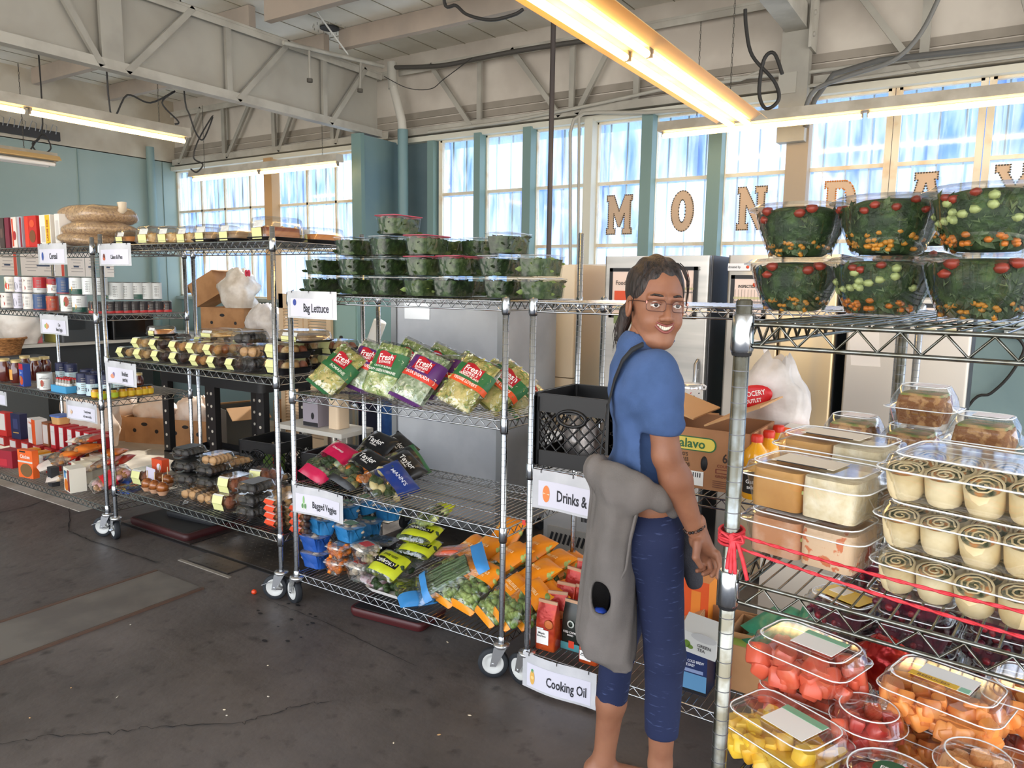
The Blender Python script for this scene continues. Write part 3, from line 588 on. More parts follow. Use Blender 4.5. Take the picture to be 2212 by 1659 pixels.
P = Py(742, 930, 3.6); g = G().lathe([(.11, 0), (.115, .01), (.115, .70), (.1, .72)], mat('b9b4ac', .25, .9), 24); g.build('steel_drum', label='shiny steel drum standing behind the middle rack', cat='drum', loc=(Py(742, 930, 3.85).x, 3.85, 0))
g = G(); g.loft([ring(.24, .2, .06, 0), ring(.27, .22, .06, .3), ring(.25, .15, .05, .62), ring(.2, .05, .02, .78)], mat('2c5fb5', .5, c2='3f7ad0', sc=9, bump=.8, bsc=9)); g.build('blue_bag', label='bright blue woven bag beside the steel cabinet', cat='bag', loc=(Py(822, 900, 4.3).x, 4.3, 0))
g = G(); g.loft([ring(.2, .2, .05, 0), ring(.22, .22, .05, .85)], mat('232c4a', .6)); g.build('navy_bin', label='dark navy bin between the steel drum and the blue bag', cat='bin', loc=(Py(782, 900, 4.1).x, 4.1, 0))
# black plastic shelf cart
BP = mat('1b1b1d', .45)
a = Pz(335, 995, 0); b = Pz(562, 1000, 0); cx, cyy = -5.12, 3.78; Wc, Dc = 1.3, .5
t = thing('utility_cart', 'black plastic utility cart with slotted legs behind the pastry rack', 'cart', (cx, cyy, 0))
for z, h in ((.78, .1), (.12, .06)):
    g = G(); g.loft([ring(Wc, Dc, .05, z), ring(Wc, Dc, .05, z+h)], BP, cap=(True, False)); g.loft([ring(Wc-.03, Dc-.03, .04, z+h), ring(Wc-.03, Dc-.03, .04, z+.02)], BP, cap=(False, True)); g.build('tray', t)
for i, x in enumerate((-Wc/2+.05, .02, Wc/2-.05)):
    for y in (-Dc/2+.05, Dc/2-.05):
        g = G(); g.box((x, y, .45), (.085, .05, .66), BP); l = g.build('leg', t)
        g = G()
        for k in range(6): g.lathe([(.012, 0), (.012, .003)], mat('d8d2c4', .6), 12, Matrix.Translation((x, y-.0255, .22+k*.1)) @ Matrix.Rotation(pi/2, 4, 'X'))
        g.build('leg_holes', l)
for x in (-.55, .55):
    for y in (-.18, .18): G().lathe([(.05, -.012), (.05, .012)], RUBBER, 16, Matrix.Translation((x, y, .05)) @ Matrix.Rotation(pi/2, 4, 'Y')).box((x, y, .09), (.03, .04, .07), DARK).build('caster', t)

def obox(name, label, loc, w, d, h, rz=0, flaps=True, m=KRAFT, group=None, holes=True, fl=.6, deco=None):
    t = thing(name, label, 'box', loc, rz, group); th = .006; g = G()
    for x in (-w/2, w/2): g.box((x, 0, h/2), (th, d, h), m)
    for y in (-d/2, d/2): g.box((0, y, h/2), (w, th, h), m)
    g.box((0, 0, th/2), (w, d, th), m)
    if holes:
        for x in (-w*.25, w*.3): g.lathe([(.02, 0), (.02, .001)], INK, 14, Matrix.Translation((x, -d/2-.0035, h*.5)) @ Matrix.Rotation(pi/2, 4, 'X'))
        g.lathe([(.03, 0), (.03, .001)], INK, 14, Matrix.Translation((0, -d/2-.0035, h*.75)) @ Matrix.Rotation(pi/2, 4, 'X') @ Matrix.Diagonal((1.2, .6, 1, 1)))
    g.build('carton', t)
    if flaps:
        for x, s in ((-w/2, -1), (w/2, 1)): G().box((0, 0, 0), (d*fl, d, th), KRAFT2, Matrix.Translation((x+s*d*fl*.42, 0, h-.03)) @ Matrix.Rotation(s*.55, 4, 'Y')).build('flap', t)
    return t
def crumple(name, label, cat, loc, w, d, h, m, amp=.35, rz=0, group=None, seed=1, nn=22, kk=14, deco=None):
    t = thing(name, label, cat, loc, rz, group); R = []
    for j in range(kk+1):
        f = j/kk; z = h*(f**.85); s = (1-.1*(1-f)) * (sin(pi*min(.97, .28+.7*f)))**.55; rr = []
        for i in range(nn):
            a = 2*pi*i/nn; n = noise.noise(Vector((cos(a)*2.2+seed*3, sin(a)*2.2, f*3.2+seed)))*amp+noise.noise(Vector((cos(a)*6+seed, sin(a)*6, f*7)))*amp*.35
            rr.append((w/2*s*cos(a)*(1+n), d/2*s*sin(a)*(1+n), max(0, z*(1+n*.25*(f > .3)))))
        R.append(rr)
    G().loft(R, m).build('crumpled_bag', t); return t
PLB = mat('e9e4de', .4, c2='d4ccc2', sc=9, bump=.7, bsc=12, sss=.0); PLP = mat('f0dfd0', .4, c2='e8c9ae', sc=6, bump=.7, bsc=10)
for i, (px, py, lab) in enumerate(((215, 950, 'banana box with holes at the left end of the floor row'), (300, 958, 'banana box beside the cart leg with a bag on top'), (388, 965, 'banana box with a white printed label right of the cart leg'))):
    P = Pz(px, py, 0); o = obox('cardboard_box', 'open cardboard '+lab, (P.x, P.y+.2, 0), .45 if i else .5, .36, .26, rz=.35, flaps=False, group='banana boxes on the back floor')
    crumple('plastic_bag', ['pale plastic bag with red drawstring bulging from the left banana box', 'milky plastic bag lying on the second banana box', 'clear bag of food heaped on the labelled banana box'][i], 'bag', (P.x, P.y+.2, .13), .46, .34, .34, PLP, seed=i+2, rz=.35)
P = Pz(500, 975, 0); o = obox('cardboard_box', 'tall grey carton with open brown flaps under the black cart', (P.x, P.y+.1, 0), .36, .36, .42, rz=-.3, m=mat('5b5b58', .5, .3), holes=False, fl=.5)
P = Pz(600, 960, 0); obox('cardboard_box', 'brown carton with a heart shaped hole behind the milk crates', (P.x-.05, P.y+.35, 0), .4, .36, .4, rz=.1, flaps=False)
crumple('plastic_bag', 'light plastic bag on the brown carton behind the milk crates', 'bag', (P.x-.05, P.y+.35, .3), .38, .34, .25, PLP, seed=9)
obox('cardboard_box', 'flat open cardboard tray on the pale back floor at left', (-7.2, 3.5, 0), .6, .4, .1, rz=.3, flaps=False, holes=False)
crumple('plastic_bag', 'large pink tinted bag of groceries behind the boxed meals at far left', 'bag', (-6.9, 3.55, .08), .7, .45, .62, PLP, seed=14)
# milk crates
def crate_fn(w=.33, d=.33, h=.28):
    t = thing('milk_crate', '', 'crate'); m = mat('0d0d0f', .42); g = G(); th = .008
    for z0, z1 in ((0, .06), (h-.07, h)):
        g.loft([ring(w, d, .02, z0), ring(w, d, .02, z1)], m, cap=(False, False), sm=False); g.loft([ring(w-.02, d-.02, .015, z1), ring(w-.02, d-.02, .015, z0)], m, cap=(False, False), sm=False)
        g.loft([ring(w, d, .02, z1), ring(w-.02, d-.02, .015, z1)], m, cap=(False, False), sm=False); g.loft([ring(w-.02, d-.02, .015, z0), ring(w, d, .02, z0)], m, cap=(False, False), sm=False)
    g.box((0, 0, .004), (w-.01, d-.01, .008), m); g.loft([ring(w+.012, d+.012, .025, h-.012), ring(w+.012, d+.012, .025, h)], m, cap=(False, False), sm=False)
    g2 = G(); 
    for s in range(4):
        ww = w if s % 2 == 0 else d; dd = (d if s % 2 == 0 else w)/2; M = Matrix.Rotation(pi/2*s, 4, 'Z')
        z0, z1 = .06, h-.07; n = 7; st_ = ww/n
        for i in range(-3, n+1):
            for sg in (1, -1):
                xa, xb = -ww/2+i*st_, -ww/2+i*st_+(z1-z0)
                if sg < 0: xa, xb = xb, xa
                za, zb = z0, z1
                def clip(x): return max(-ww/2, min(ww/2, x))
                if xb != xa:
                    ca, cb = clip(xa), clip(xb); za = z0+(z1-z0)*(ca-xa)/(xb-xa); zb = z0+(z1-z0)*(cb-xa)/(xb-xa); xa, xb = ca, cb
                if abs(xb-xa) > .004: g2.tube([(xa, -dd+.004, za), (xb, -dd+.004, zb)], .0038, m, 4, M)
        for sx in (-1, 1): g.box((sx*(ww/2-.012), -dd+.006, h/2), (.024, .012, h), m, M)
    # handle openings read as ribbed oval grips
    for s in range(4):
        dd = (d if s % 2 == 0 else w)/2; M = Matrix.Rotation(pi/2*s, 4, 'Z'); g2.tube([(.06*cos(a), -dd-.002, h-.085+.03*sin(a)) for a in np.linspace(0, 2*pi, 18)[:-1]], .007, m, 6, M, close=True)
    g.build('crate_shell', t); g2.build('lattice', t); return t
CR = Proto(crate_fn)

A, B = Px(-20, 268, XL+.15), Px(128, 296, XL+.15); t = thing('hook_rail', 'dark rail with wire hooks high on the left wall', 'rail', tuple(B)); L_ = (A-B).length
G().box((0, -L_/2, 0), (.05, L_, .1), mat('3a3a3c', .6)).build('rail', t)
for i in range(7): G().tube([(.03, -.05-.11*i, .02), (.06, -.05-.11*i, .1), (.06, -.09-.11*i, .12), (.03, -.12-.11*i, .02)], .005, BRG, 5).build('hook', t)
# ================================================================ FOOD AND PACKAGING
VEG = mat('16250f', .6, c2='47602f', sc=38, c3='273d1c', bump=.6, bsc=60, lo=.32, hi=.7); VEG2 = mat('1c2d14', .6, c2='65764a', sc=30, c3='364c22', bump=.6, bsc=50, lo=.3, hi=.72)
LETT = mat('6f8a45', .45, c2='dfe0a2', sc=24, c3='a9b76c', bump=.7, bsc=35, lo=.32, hi=.68); LETT2 = mat('7d8f4e', .45, c2='e6d08a', sc=22, c3='b6ad5c', bump=.7, bsc=35, lo=.3, hi=.7); SLAW = mat('7c9270', .5, c2='dfe3cf', sc=40, c3='a9b793', bump=.6, bsc=50, lo=.3, hi=.7)
SPR = mat('5d7a35', .45, c2='a9bd6a', sc=20, bump=.4, bsc=30); ORG = mat('f39a1d', .35, c2='e88710', sc=6, bump=.5, bsc=14); MUSH = mat('d8c3a8', .6, c2='b59d84', sc=20); SOAP = mat('c6cf2c', .35, c2='b3bd1f', sc=8, bump=.5, bsc=14)
BLUET = mat('2f7fb8', .35); BLUED = mat('2459b0', .35); CARR = mat('f08a22', .5, c2='e07412', sc=40); BREAD = mat('c58a4e', .7, c2='a9713a', sc=20, bump=.4, bsc=40); WHEAT = mat('8a5a34', .8, c2='b98c5c', sc=60, bump=.5, bsc=90, lo=.5, hi=.6); WBREAD = mat('efe3c6', .8, c2='e0cfa8', sc=40, bump=.3, bsc=80)
CHOC = mat('3a2019', .5); CREAMF = mat('ecdcc0', .6); TORT = mat('e8d7ae', .6, c2='d5bd8c', sc=20); LAB = mat('f4f3ee', .5); YLAB = mat('e6e6a0', .5); RED = mat('c3242b', .4); PINK = mat('c81f50', .3); GRN = mat('2f6b3c', .4); PUR_ = mat('5a2a6a', .4)
CLAMB = mat('17171a', .3)
S0 = lambda px, py, y: Py(px, py, y).x
def fill(g, w, d, z0, z1, m, n=40, r=(.02, .016, .012), seed=0, amp=.3, dome=0):
    R = random.Random(seed)
    for i in range(n):
        x, y = R.uniform(-w/2, w/2), R.uniform(-d/2, d/2); k = 1-((2*x/w)**2+(2*y/d)**2)/2*dome; z = z0+(z1-z0)*R.random()*k
        M = Matrix.Translation((x, y, z)) @ Matrix.Rotation(R.uniform(0, 6.3), 4, 'Z') @ Matrix.Rotation(R.uniform(-.6, .6), 4, 'X')
        g.ell((0, 0, 0), [q*R.uniform(.7, 1.2) for q in r], m[i % len(m)] if isinstance(m, (list, tuple)) else m, 7, 4, M, amp, 6, i)
    return g
def leaves(g, w, d, z0, z1, m, n=60, s=.03, seed=1):
    R = random.Random(seed)
    for i in range(n):
        M = Matrix.Translation((R.uniform(-w/2, w/2), R.uniform(-d/2, d/2), R.uniform(z0, z1))) @ Matrix.Rotation(R.uniform(0, 6.3), 4, 'Z') @ Matrix.Rotation(R.uniform(-1.4, 1.4), 4, 'X')
        a = s*R.uniform(.6, 1.2); b = a*.45; g.add([(-a, 0, 0), (-a*.3, b, .1*a), (a*.5, b*.8, 0), (a, 0, .12*a), (a*.5, -b*.8, 0), (-a*.3, -b, .1*a), (0, 0, -.12*a)], [(0, 1, 6), (1, 2, 6), (2, 3, 6), (3, 4, 6), (4, 5, 6), (5, 0, 6)], m[i % len(m)], True, M)
    return g
TUBF = clear(rough=.1, bump=.5, bsc=14, gl=.28, tint=(.86, .88, .86))
# ---- clear tubs of greens
def tub_fn(seed, rim=None, w=.125, d=.19, h=.086, veg=(VEG,), n=70, name='salad_tub', cat='tub'):
    def f():
        t = thing(name, '', cat); R = [ring(w*.84, d*.88, .02, .002), ring(w*.9, d*.93, .02, h*.5), ring(w*.97, d*.97, .02, h*.93)]
        G().loft(R, TUBF, cap=(True, False)).build('tub_body', t)
        g = G(); g.loft([ring(w*.78, d*.82, .02, .006), ring(w*.84, d*.87, .02, h*.5), ring(w*.88, d*.9, .02, h*.82)], veg[0]); leaves(g, w*.86, d*.88, .01, h*.88, veg, n, .02, seed); g.build('salad_leaves', t)
        G().loft([ring(w*.97, d*.97, .02, h*.93), ring(w*1.04, d*1.03, .02, h*.95), ring(w*1.04, d*1.03, .02, h*.99)], rim or CLR, cap=(False, False), sm=False).loft([ring(w*.95, d*.96, .02, h), ring(w*.8, d*.85, .02, h*1.012)], FILM, cap=(False, True)).build('lid', t)
        return t
    return f
PKR = mat('a3364a', .35)
TB = [Proto(tub_fn(1, None, veg=(VEG, VEG2))), Proto(tub_fn(2, PKR, veg=(VEG2, VEG))), Proto(tub_fn(3, None, veg=(VEG, VEG, mat('4a2b35', .5)))), Proto(tub_fn(4, None, veg=(VEG2, mat('7f9450', .5))))]
ztop = 1.541; TH = .0885
def tubrow(pxs, lev, yf, kinds, row, py=600):
    for i, px in enumerate(pxs):
        dz = TH*lev; TB[kinds[i]]('greens tub, %s from left, %s' % (ORD[i], row), (S0(px, py, yf)+.0, yf+.1, ztop+dz), RND.uniform(-.06, .06), 'tubs of leafy greens on the middle rack')
tubrow([662, 742, 812, 886, 950, 1062, 1142], 0, 2.44, [0, 0, 2, 3, 2, 0, 3], 'bottom front row, middle rack')
tubrow([668, 742, 817, 890, 962, 1052, 1140], 1, 2.44, [0, 0, 0, 1, 1, 0, 3], 'second front row, middle rack', 570)
tubrow([735, 812, 890, 1068], 2, 2.44, [0, 2, 1, 0], 'third front row, middle rack', 530)
tubrow([828], 3, 2.44, [1], 'topmost with a pink rim', 490)
tubrow([700, 775, 846, 905, 985, 1092, 1150], 0, 2.68, [0, 2, 0, 3, 0, 2, 0], 'back row at shelf level', 610)
tubrow([700, 770, 835, 925, 990, 1085], 1, 2.68, [0, 0, 3, 3, 1, 0], 'back row one level up', 580)
tubrow([750, 835, 945, 1010], 2, 2.68, [0, 3, 3, 0], 'back row two levels up', 540)
# ---- salad bowls on nearest rack
def bowl_fn(seed, cols, r=.1, h=.105):
    def f():
        t = thing('salad_bowl', '', 'bowl'); pr = [(r*.5, .0), (r*.62, .006), (r*.8, h*.45), (r*.93, h*.9), (r, h*.93)]
        G().lathe(pr, CLR, 32, cap=(True, False)).build('bowl_body', t)
        g = G(); g.lathe([(r*.45, .004), (r*.58, .012), (r*.76, h*.45), (r*.87, h*.85), (r*.5, h*.98), (.001, h)], VEG, 28); R = random.Random(seed)
        for i in range(240):
            z = R.uniform(.01, h*.9); rr = r*(.56+.36*z/h); a = R.uniform(0, 6.3); M = Matrix.Translation((rr*cos(a), rr*sin(a), z)) @ Matrix.Rotation(a, 4, 'Z') @ Matrix.Rotation(R.uniform(-1.2, 1.2), 4, 'X') @ Matrix.Rotation(pi/2-.2, 4, 'Y'); s = R.uniform(.005, .013)
            g.add([(-s, 0, 0), (0, s*.5, .003), (s, 0, 0), (0, -s*.5, .003)], [(0, 1, 2, 3)], R.choice((VEG, VEG2, VEG2)), True, M)
        g.build('salad_leaves', t)
        for nm, m, z0, z1, n, s in cols:
            g = G()
            for i in range(n):
                z = R.uniform(z0, z1)*h; rr = r*(.55+.36*z/h); a = R.uniform(-2.9, -.6) if i % 2 else R.uniform(0, 6.3); g.ell((rr*cos(a), rr*sin(a), z), (s, s, s*.7), m, 6, 4, None, .3, 6, i)
            g.build(nm, t)
        G().lathe([(r, h*.93), (r*1.07, h*.94), (r*1.07, h*.97), (r*1.0, h*.985), (r*.93, h*1.04), (r*.85, h*1.05), (.001, h*1.05)], CLR, 32, cap=(False, False)).build('lid', t)
        return t
    return f
TOM = mat('8f3422', .45, c2='7a2f20', sc=30); CORN = mat('bf8228', .5); CHED = mat('b4681f', .5); CUC = mat('9aa66a', .5)
BW = [Proto(bowl_fn(1, (('tomato_pieces', TOM, .7, .95, 6, .013), ('corn_kernels', CORN, .05, .3, 26, .006)))), Proto(bowl_fn(2, (('tomato_pieces', TOM, .7, .95, 8, .01), ('cheese_cubes', CORN, .1, .42, 40, .007)))), Proto(bowl_fn(3, (('carrot_shreds', CHED, .05, .3, 26, .008), ('cucumber_pieces', CUC, .4, .85, 20, .011), ('tomato_pieces', TOM, .8, .95, 5, .01))))]
def bowlat(px, D, z, k, label, s=1.): d = _ray(px, 560); v = Vector((d.x, d.y, 0)).normalized()*D; BW[k](label, (v.x, v.y, z), RND.uniform(-.4, .4), 'round salad bowls on the nearest rack', scale=(s, s, s))
zt5 = 1.551
for i, (px, D, k) in enumerate(((1722, 1.70, 0), (1910, 1.60, 1), (2126, 1.50, 2))):
    bowlat(px, D, zt5, (k+1) % 3 if i else 0, 'lower salad bowl, %s from the left, nearest rack' % ORD[i]); bowlat(px+4, D, zt5+.112, k, 'upper salad bowl, %s from the left, nearest rack' % ORD[i])
bowlat(1990, 1.92, zt5+.145, 0, 'topmost round salad container, behind the second and third bowls')
bowlat(1985, 1.92, zt5+.03, 1, 'round salad container under the topmost one at the back')
# ---- pillow bags
class Bag:
    def __init__(s, w, h, t, seed=0, wr=.12): s.w, s.h, s.t, s.sd, s.wr = w, h, t, seed, wr
    def z(s, x, y, sg=1):
        u, v = min(1, abs(2*x/s.w)), min(1, abs(2*y/s.h-1)); b = max(0, (1-u**3.2))**.6*max(0, (1-v**3.4))**.6
        n = noise.noise(Vector((x*14+s.sd*3, y*14, sg)))*s.wr+noise.noise(Vector((x*38+s.sd, y*38, sg)))*s.wr*.35
        return sg*s.t/2*b*(1+n*2)+.25*s.wr*s.t*noise.noise(Vector((x*10, y*10, s.sd)))
def bag_fn(name, cat, w, h, t, bands, content, film=None, text=(), seed=0, lumps=None, logo=None, wr=.14, nu=16, nv=20, partn='film_bag', extra=None, leafy=False):
    def f():
        th = thing(name, '', cat); B = Bag(w, h, t, seed, wr); fm = film or FILM; g = G(); bd = [(a, b, m) for a, b, m in bands]
        for sg in (1, -1):
            P = [(w*(i/nu-.5), h*j/nv) for j in range(nv+1) for i in range(nu+1)]; V = [(x, y, B.z(x, y, sg)) for x, y in P]
            byM = {}
            for j in range(nv):
                v = (j+.5)/nv; m = fm
                for a, b, mm in bd:
                    if a <= v <= b: m = mm
                for i in range(nu): q = j*(nu+1)+i; byM.setdefault(id(m), (m, []))[1].append((q, q+1, q+nu+2, q+nu+1) if sg > 0 else (q, q+nu+1, q+nu+2, q+1))
            for m, F in byM.values(): g.add(V, F, m, True)
        g.build(partn, th)
        if content:
            g = G(); R = random.Random(seed); n, r = lumps or (26, (.028, .024, .014)); ms = content if isinstance(content, (list, tuple)) else [content]
            if leafy:
                V = []; F = []
                for sg in (1, -1):
                    b0 = len(V); V += [(w*.88*(i/12-.5), h*(.06+.88*j/14), B.z(w*.88*(i/12-.5), h*(.06+.88*j/14), sg)*.8+.004*noise.noise(Vector((i*.9, j*.9, seed)))) for j in range(15) for i in range(13)]
                    F += [((b0+j*13+i, b0+j*13+i+1, b0+j*13+i+14, b0+j*13+i+13) if sg > 0 else (b0+j*13+i, b0+j*13+i+13, b0+j*13+i+14, b0+j*13+i+1)) for j in range(14) for i in range(12)]
                g.add(V, F, ms[0], True); n = 0
                for i in range(110):
                    x, y = R.uniform(-.42, .42)*w, R.uniform(.07, .93)*h; z = B.z(x, y)*.8; M = Matrix.Translation((x, y, z)) @ Matrix.Rotation(R.uniform(0, 6.3), 4, 'Z') @ Matrix.Rotation(R.uniform(-.5, .5), 4, 'X'); a = R.uniform(.008, .02); b = a*.5
                    g.add([(-a, 0, 0), (-a*.3, b, .2*a), (a*.5, b*.8, 0), (a, 0, .2*a), (a*.5, -b*.8, 0), (-a*.3, -b, .2*a), (0, 0, -.2*a)], [(0, 1, 6), (1, 2, 6), (2, 3, 6), (3, 4, 6), (4, 5, 6), (5, 0, 6)], ms[i % len(ms)], True, M)
            for i in range(n):
                x, y = R.uniform(-.4, .4)*w, R.uniform(.1, .9)*h; zz = max(.002, abs(B.z(x, y))-.004); k = min(1, zz*1.3/r[2]); g.ell((x, y, R.uniform(-.25, .25)*zz), (r[0]*R.uniform(.8, 1.15), r[1]*R.uniform(.8, 1.15), min(r[2]*1.3, zz)), ms[i % len(ms)], 8, 5, None, .25, 8, i)
            g.build('contents', th)
        if logo or text:
            g = G(); up = lambda x, y: (x, y, B.z(x, y)+.0022)
            if logo: 
                m, x0, y0, ww, hh = logo; nx = 6; V = [(x0-ww/2+ww*i/nx, y0-hh/2+hh*j/nx*(1+.1*sin(i)), 0) for j in range(nx+1) for i in range(nx+1)]; V = [(x, y, B.z(x, y)+.0014) for x, y, _ in V]; g.add(V, [(j*(nx+1)+i, j*(nx+1)+i+1, (j+1)*(nx+1)+i+1, (j+1)*(nx+1)+i) for j in range(nx) for i in range(nx)], m, True)
            for s, x, y, hh, c, xs, ro in text: put_text(g, s, (x, y), hh, mat(c, .5), xs=xs, fn=up, rot=ro, bold=hh*.02)
            g.build('printing', th)
        if extra: extra(th, B)
        return th
    return f
FE = ('Fresh', 0, .185, .042, 'f5f2ea', .9, .12)
FE2 = ('EXPRESS', 0, .162, .016, 'f5f2ea', 1.2, .1)
LOGO = (mat('b8202c', .35), 0, .178, .095, .062)
def fresh(bands, txt, seed, c=LETT): return Proto(bag_fn('salad_bag', 'bag', .20, .27, .075, bands, [c, c, mat('eae9c8', .4), mat('7f9a4c', .4)], text=(FE, FE2)+txt, logo=LOGO, seed=seed, leafy=True))
gband = [(.44, .78, GRN)]; FB = [fresh([(.42, .72, GRN), (0, .06, GRN)], (('ROMAINE', .02, .128, .022, 'dfe8cf', 1, .0),), 1, LETT2), fresh([(.4, .78, GRN)], (('CRUNCHY BLENDS', 0, .14, .012, 'e6ecd8', 1, 0), ('LEAFY GREEN ROMAINE', 0, .12, .017, 'f1f3e4', .85, 0)), 2), fresh([(.52, .78, PUR_), (.42, .52, mat('d8402f', .35)), (0, .04, PUR_)], (('SALAD MIX', .0, .149, .011, 'f1e8f0', 1, 0), ('SALSA ENSALADA', 0, .127, .021, 'f7efe8', .8, 0)), 3, SLAW), fresh([(.52, .76, GRN), (.40, .52, mat('e2582a', .35))], (('CRUNCHY BLENDS', 0, .15, .012, 'f0f0dc', 1, 0), ("VEGGIE LOVER'S", 0, .125, .02, 'fff0e0', .85, 0)), 4, LETT2)]
zs2 = 1.072
def lean(P, px, py, yf, z, tilt, ro, label, grp, s=1., dz=0):   # bag whose foot sits at the pixel column, tilted back
    x = S0(px, py, yf); return P(label, (x, yf, z+.012+dz), rot=(tilt, ro, 0), group=grp, scale=(s, s, s))
GS = 'bagged salads on the middle rack'
for k, px, py, yf, tl, ro, lab in ((0, 688, 850, 2.47, .85, .45, 'green banded romaine salad bag at the left end of the shelf'), (2, 762, 850, 2.58, 1.0, .2, 'purple and red salad bag wedged behind the romaine bags'), (1, 812, 862, 2.46, 1.12, .12, 'tall green crunchy blends bag, leafy green romaine'), (2, 873, 872, 2.45, .92, .28, 'purple and red banded salsa ensalada salad bag'), (3, 972, 885, 2.44, .85, .32, "green and orange banded veggie lover's salad bag"),
    (1, 850, 840, 2.7, 1.1, .3, 'upright salad bag behind the leafy romaine bag'), (1, 905, 845, 2.72, .95, .35, 'salad bag with a red logo at the back of the shelf centre'), (0, 960, 850, 2.74, .7, .4, 'slumped romaine bag at the back behind the orange banded bag'), (3, 1015, 850, 2.7, .55, .5, 'low salad bag at the back near the right post'), (3, 1035, 872, 2.56, .7, .55, 'golden lettuce bag leaning on the right rack post'), (0, 1085, 862, 2.66, .22, .7, 'flat dark green salad bag lying right of the post'), (2, 925, 868, 2.56, .75, -.1, 'dark red leaf bag tucked between the two front printed bags')):
    lean(FB[k], px, py, yf, zs2, tl, ro, lab, GS)
# bagged veggies shelf
zs3 = .628; TAY = mat('17181a', .3, c2='232426', sc=6, bump=.3, bsc=12); MIXV = [mat('9a8a5a', .5, c2='5e6f3c', sc=30), VEG2, CARR]
BV = [Proto(bag_fn('salad_kit', 'bag', .17, .27, .07, [(.55, 1, PINK), (0, .2, PINK)], [VEG2, SLAW], text=(('CHOPPED', 0, .2, .016, 'f6e8ec', 1, 0),), seed=11)), Proto(bag_fn('salad_kit', 'bag', .18, .27, .07, [(.48, 1, TAY), (0, .12, TAY)], MIXV, text=(('Taylor', 0, .19, .042, 'f3f1ec', .9, .05), ('FARMS', 0, .165, .013, 'e8e6e0', 1.1, .05)), logo=(BLACK, 0, .187, .12, .05), seed=12)), Proto(bag_fn('salad_kit', 'bag', .2, .24, .06, [(.42, 1, mat('24408f', .3))], [mat('d6c58a', .4), VEG2], text=(("MANN'S", 0, .16, .03, 'dfe4f2', 1, .05),), seed=13)), Proto(bag_fn('salad_kit', 'bag', .19, .26, .06, [(.5, 1, mat('22262a', .3)), (.85, 1, GRN)], MIXV, text=(('Taylor', 0, .18, .03, 'e8e6e0', 1, 0),), seed=14))]
GV = 'bagged vegetables on the middle rack'
for k, px, py, yf, tl, ro, lab in ((0, 668, 1042, 2.46, .5, .3, 'pink bag of chopped greens at the left of the shelf'), (1, 733, 1050, 2.46, .42, .3, 'front black salad kit bag beside the pink bag'), (1, 765, 1020, 2.70, .62, .2, 'rear black salad kit bag, highest of the pile'), (1, 812, 1050, 2.6, .3, .6, 'black salad kit bag half hidden behind the blue bag'), (3, 830, 1020, 2.74, .22, .8, 'grey and green salad kit lying at the back right of the pile'), (2, 800, 1068, 2.45, .22, .7, 'blue banded vegetable bag lying at the shelf front'), (1, 800, 1010, 2.8, .5, .5, 'small black kit bag at the rear of the pile')):
    lean(BV[k], px, py, yf, zs3, tl, ro, lab, GV)
# ---- bottom shelf of the middle rack
zs4 = .168
def btub_fn(m, top, w=.15, d=.11, h=.075, nm='mushroom_tub', seed=1, cont='mushrooms', cm=MUSH, film=True, lab=None):
    def f():
        t = thing(nm, '', 'tub'); n = 6
        def fl(w, d, z, a): return [(x*(1+a*cos(k*2.1)), y*(1+a*cos(k*2.1)), z_) for k, (x, y, z_) in enumerate(ring(w, d, .025, z, n))]
        G().loft([fl(w*.78, d*.75, .0, .02), fl(w*.9, d*.88, h*.8, .02), ring(w, d, .03, h), ring(w*1.03, d*1.05, .03, h), ring(w*1.03, d*1.05, .03, h*.95)], m, cap=(True, False)).build('tray', t)
        g = fill(G(), w*.75, d*.72, h*.55, h*1.05, cm, 26, (.017, .015, .011), seed); 
        if m is CLR: fill(g, w*.68, d*.64, .01, h*.6, cm, 26, (.017, .015, .011), seed+5)
        g.build(cont, t)
        if film: G().loft([ring(w*1.02, d*1.03, .03, h*1.01), ring(w*.9, d*.9, .03, h*1.13), ring(w*.6, d*.6, .03, h*1.2)], WRAP, cap=(False, True)).build('film_wrap', t)
        if lab: G().box((.01, 0, h*1.21), (w*.45, d*.45, .001), lab).build('paper_label', t)
        return t
    return f
MT = [Proto(btub_fn(BLUET, 0, seed=1, lab=mat('3f7a55', .4))), Proto(btub_fn(BLUED, 0, seed=2, lab=LAB)), Proto(btub_fn(CLR, 0, seed=3, lab=RED, nm='mushroom_box')), Proto(btub_fn(CLR, 0, .13, .11, .06, seed=4, nm='carrot_tub', cont='carrot_chips', cm=CARR, film=True)), Proto(btub_fn(mat('1c1c1f', .3), 0, .18, .14, .05, seed=6, cm=VEG, cont='greens', nm='black_tray'))]
GM = 'mushroom tubs on the lowest shelf'
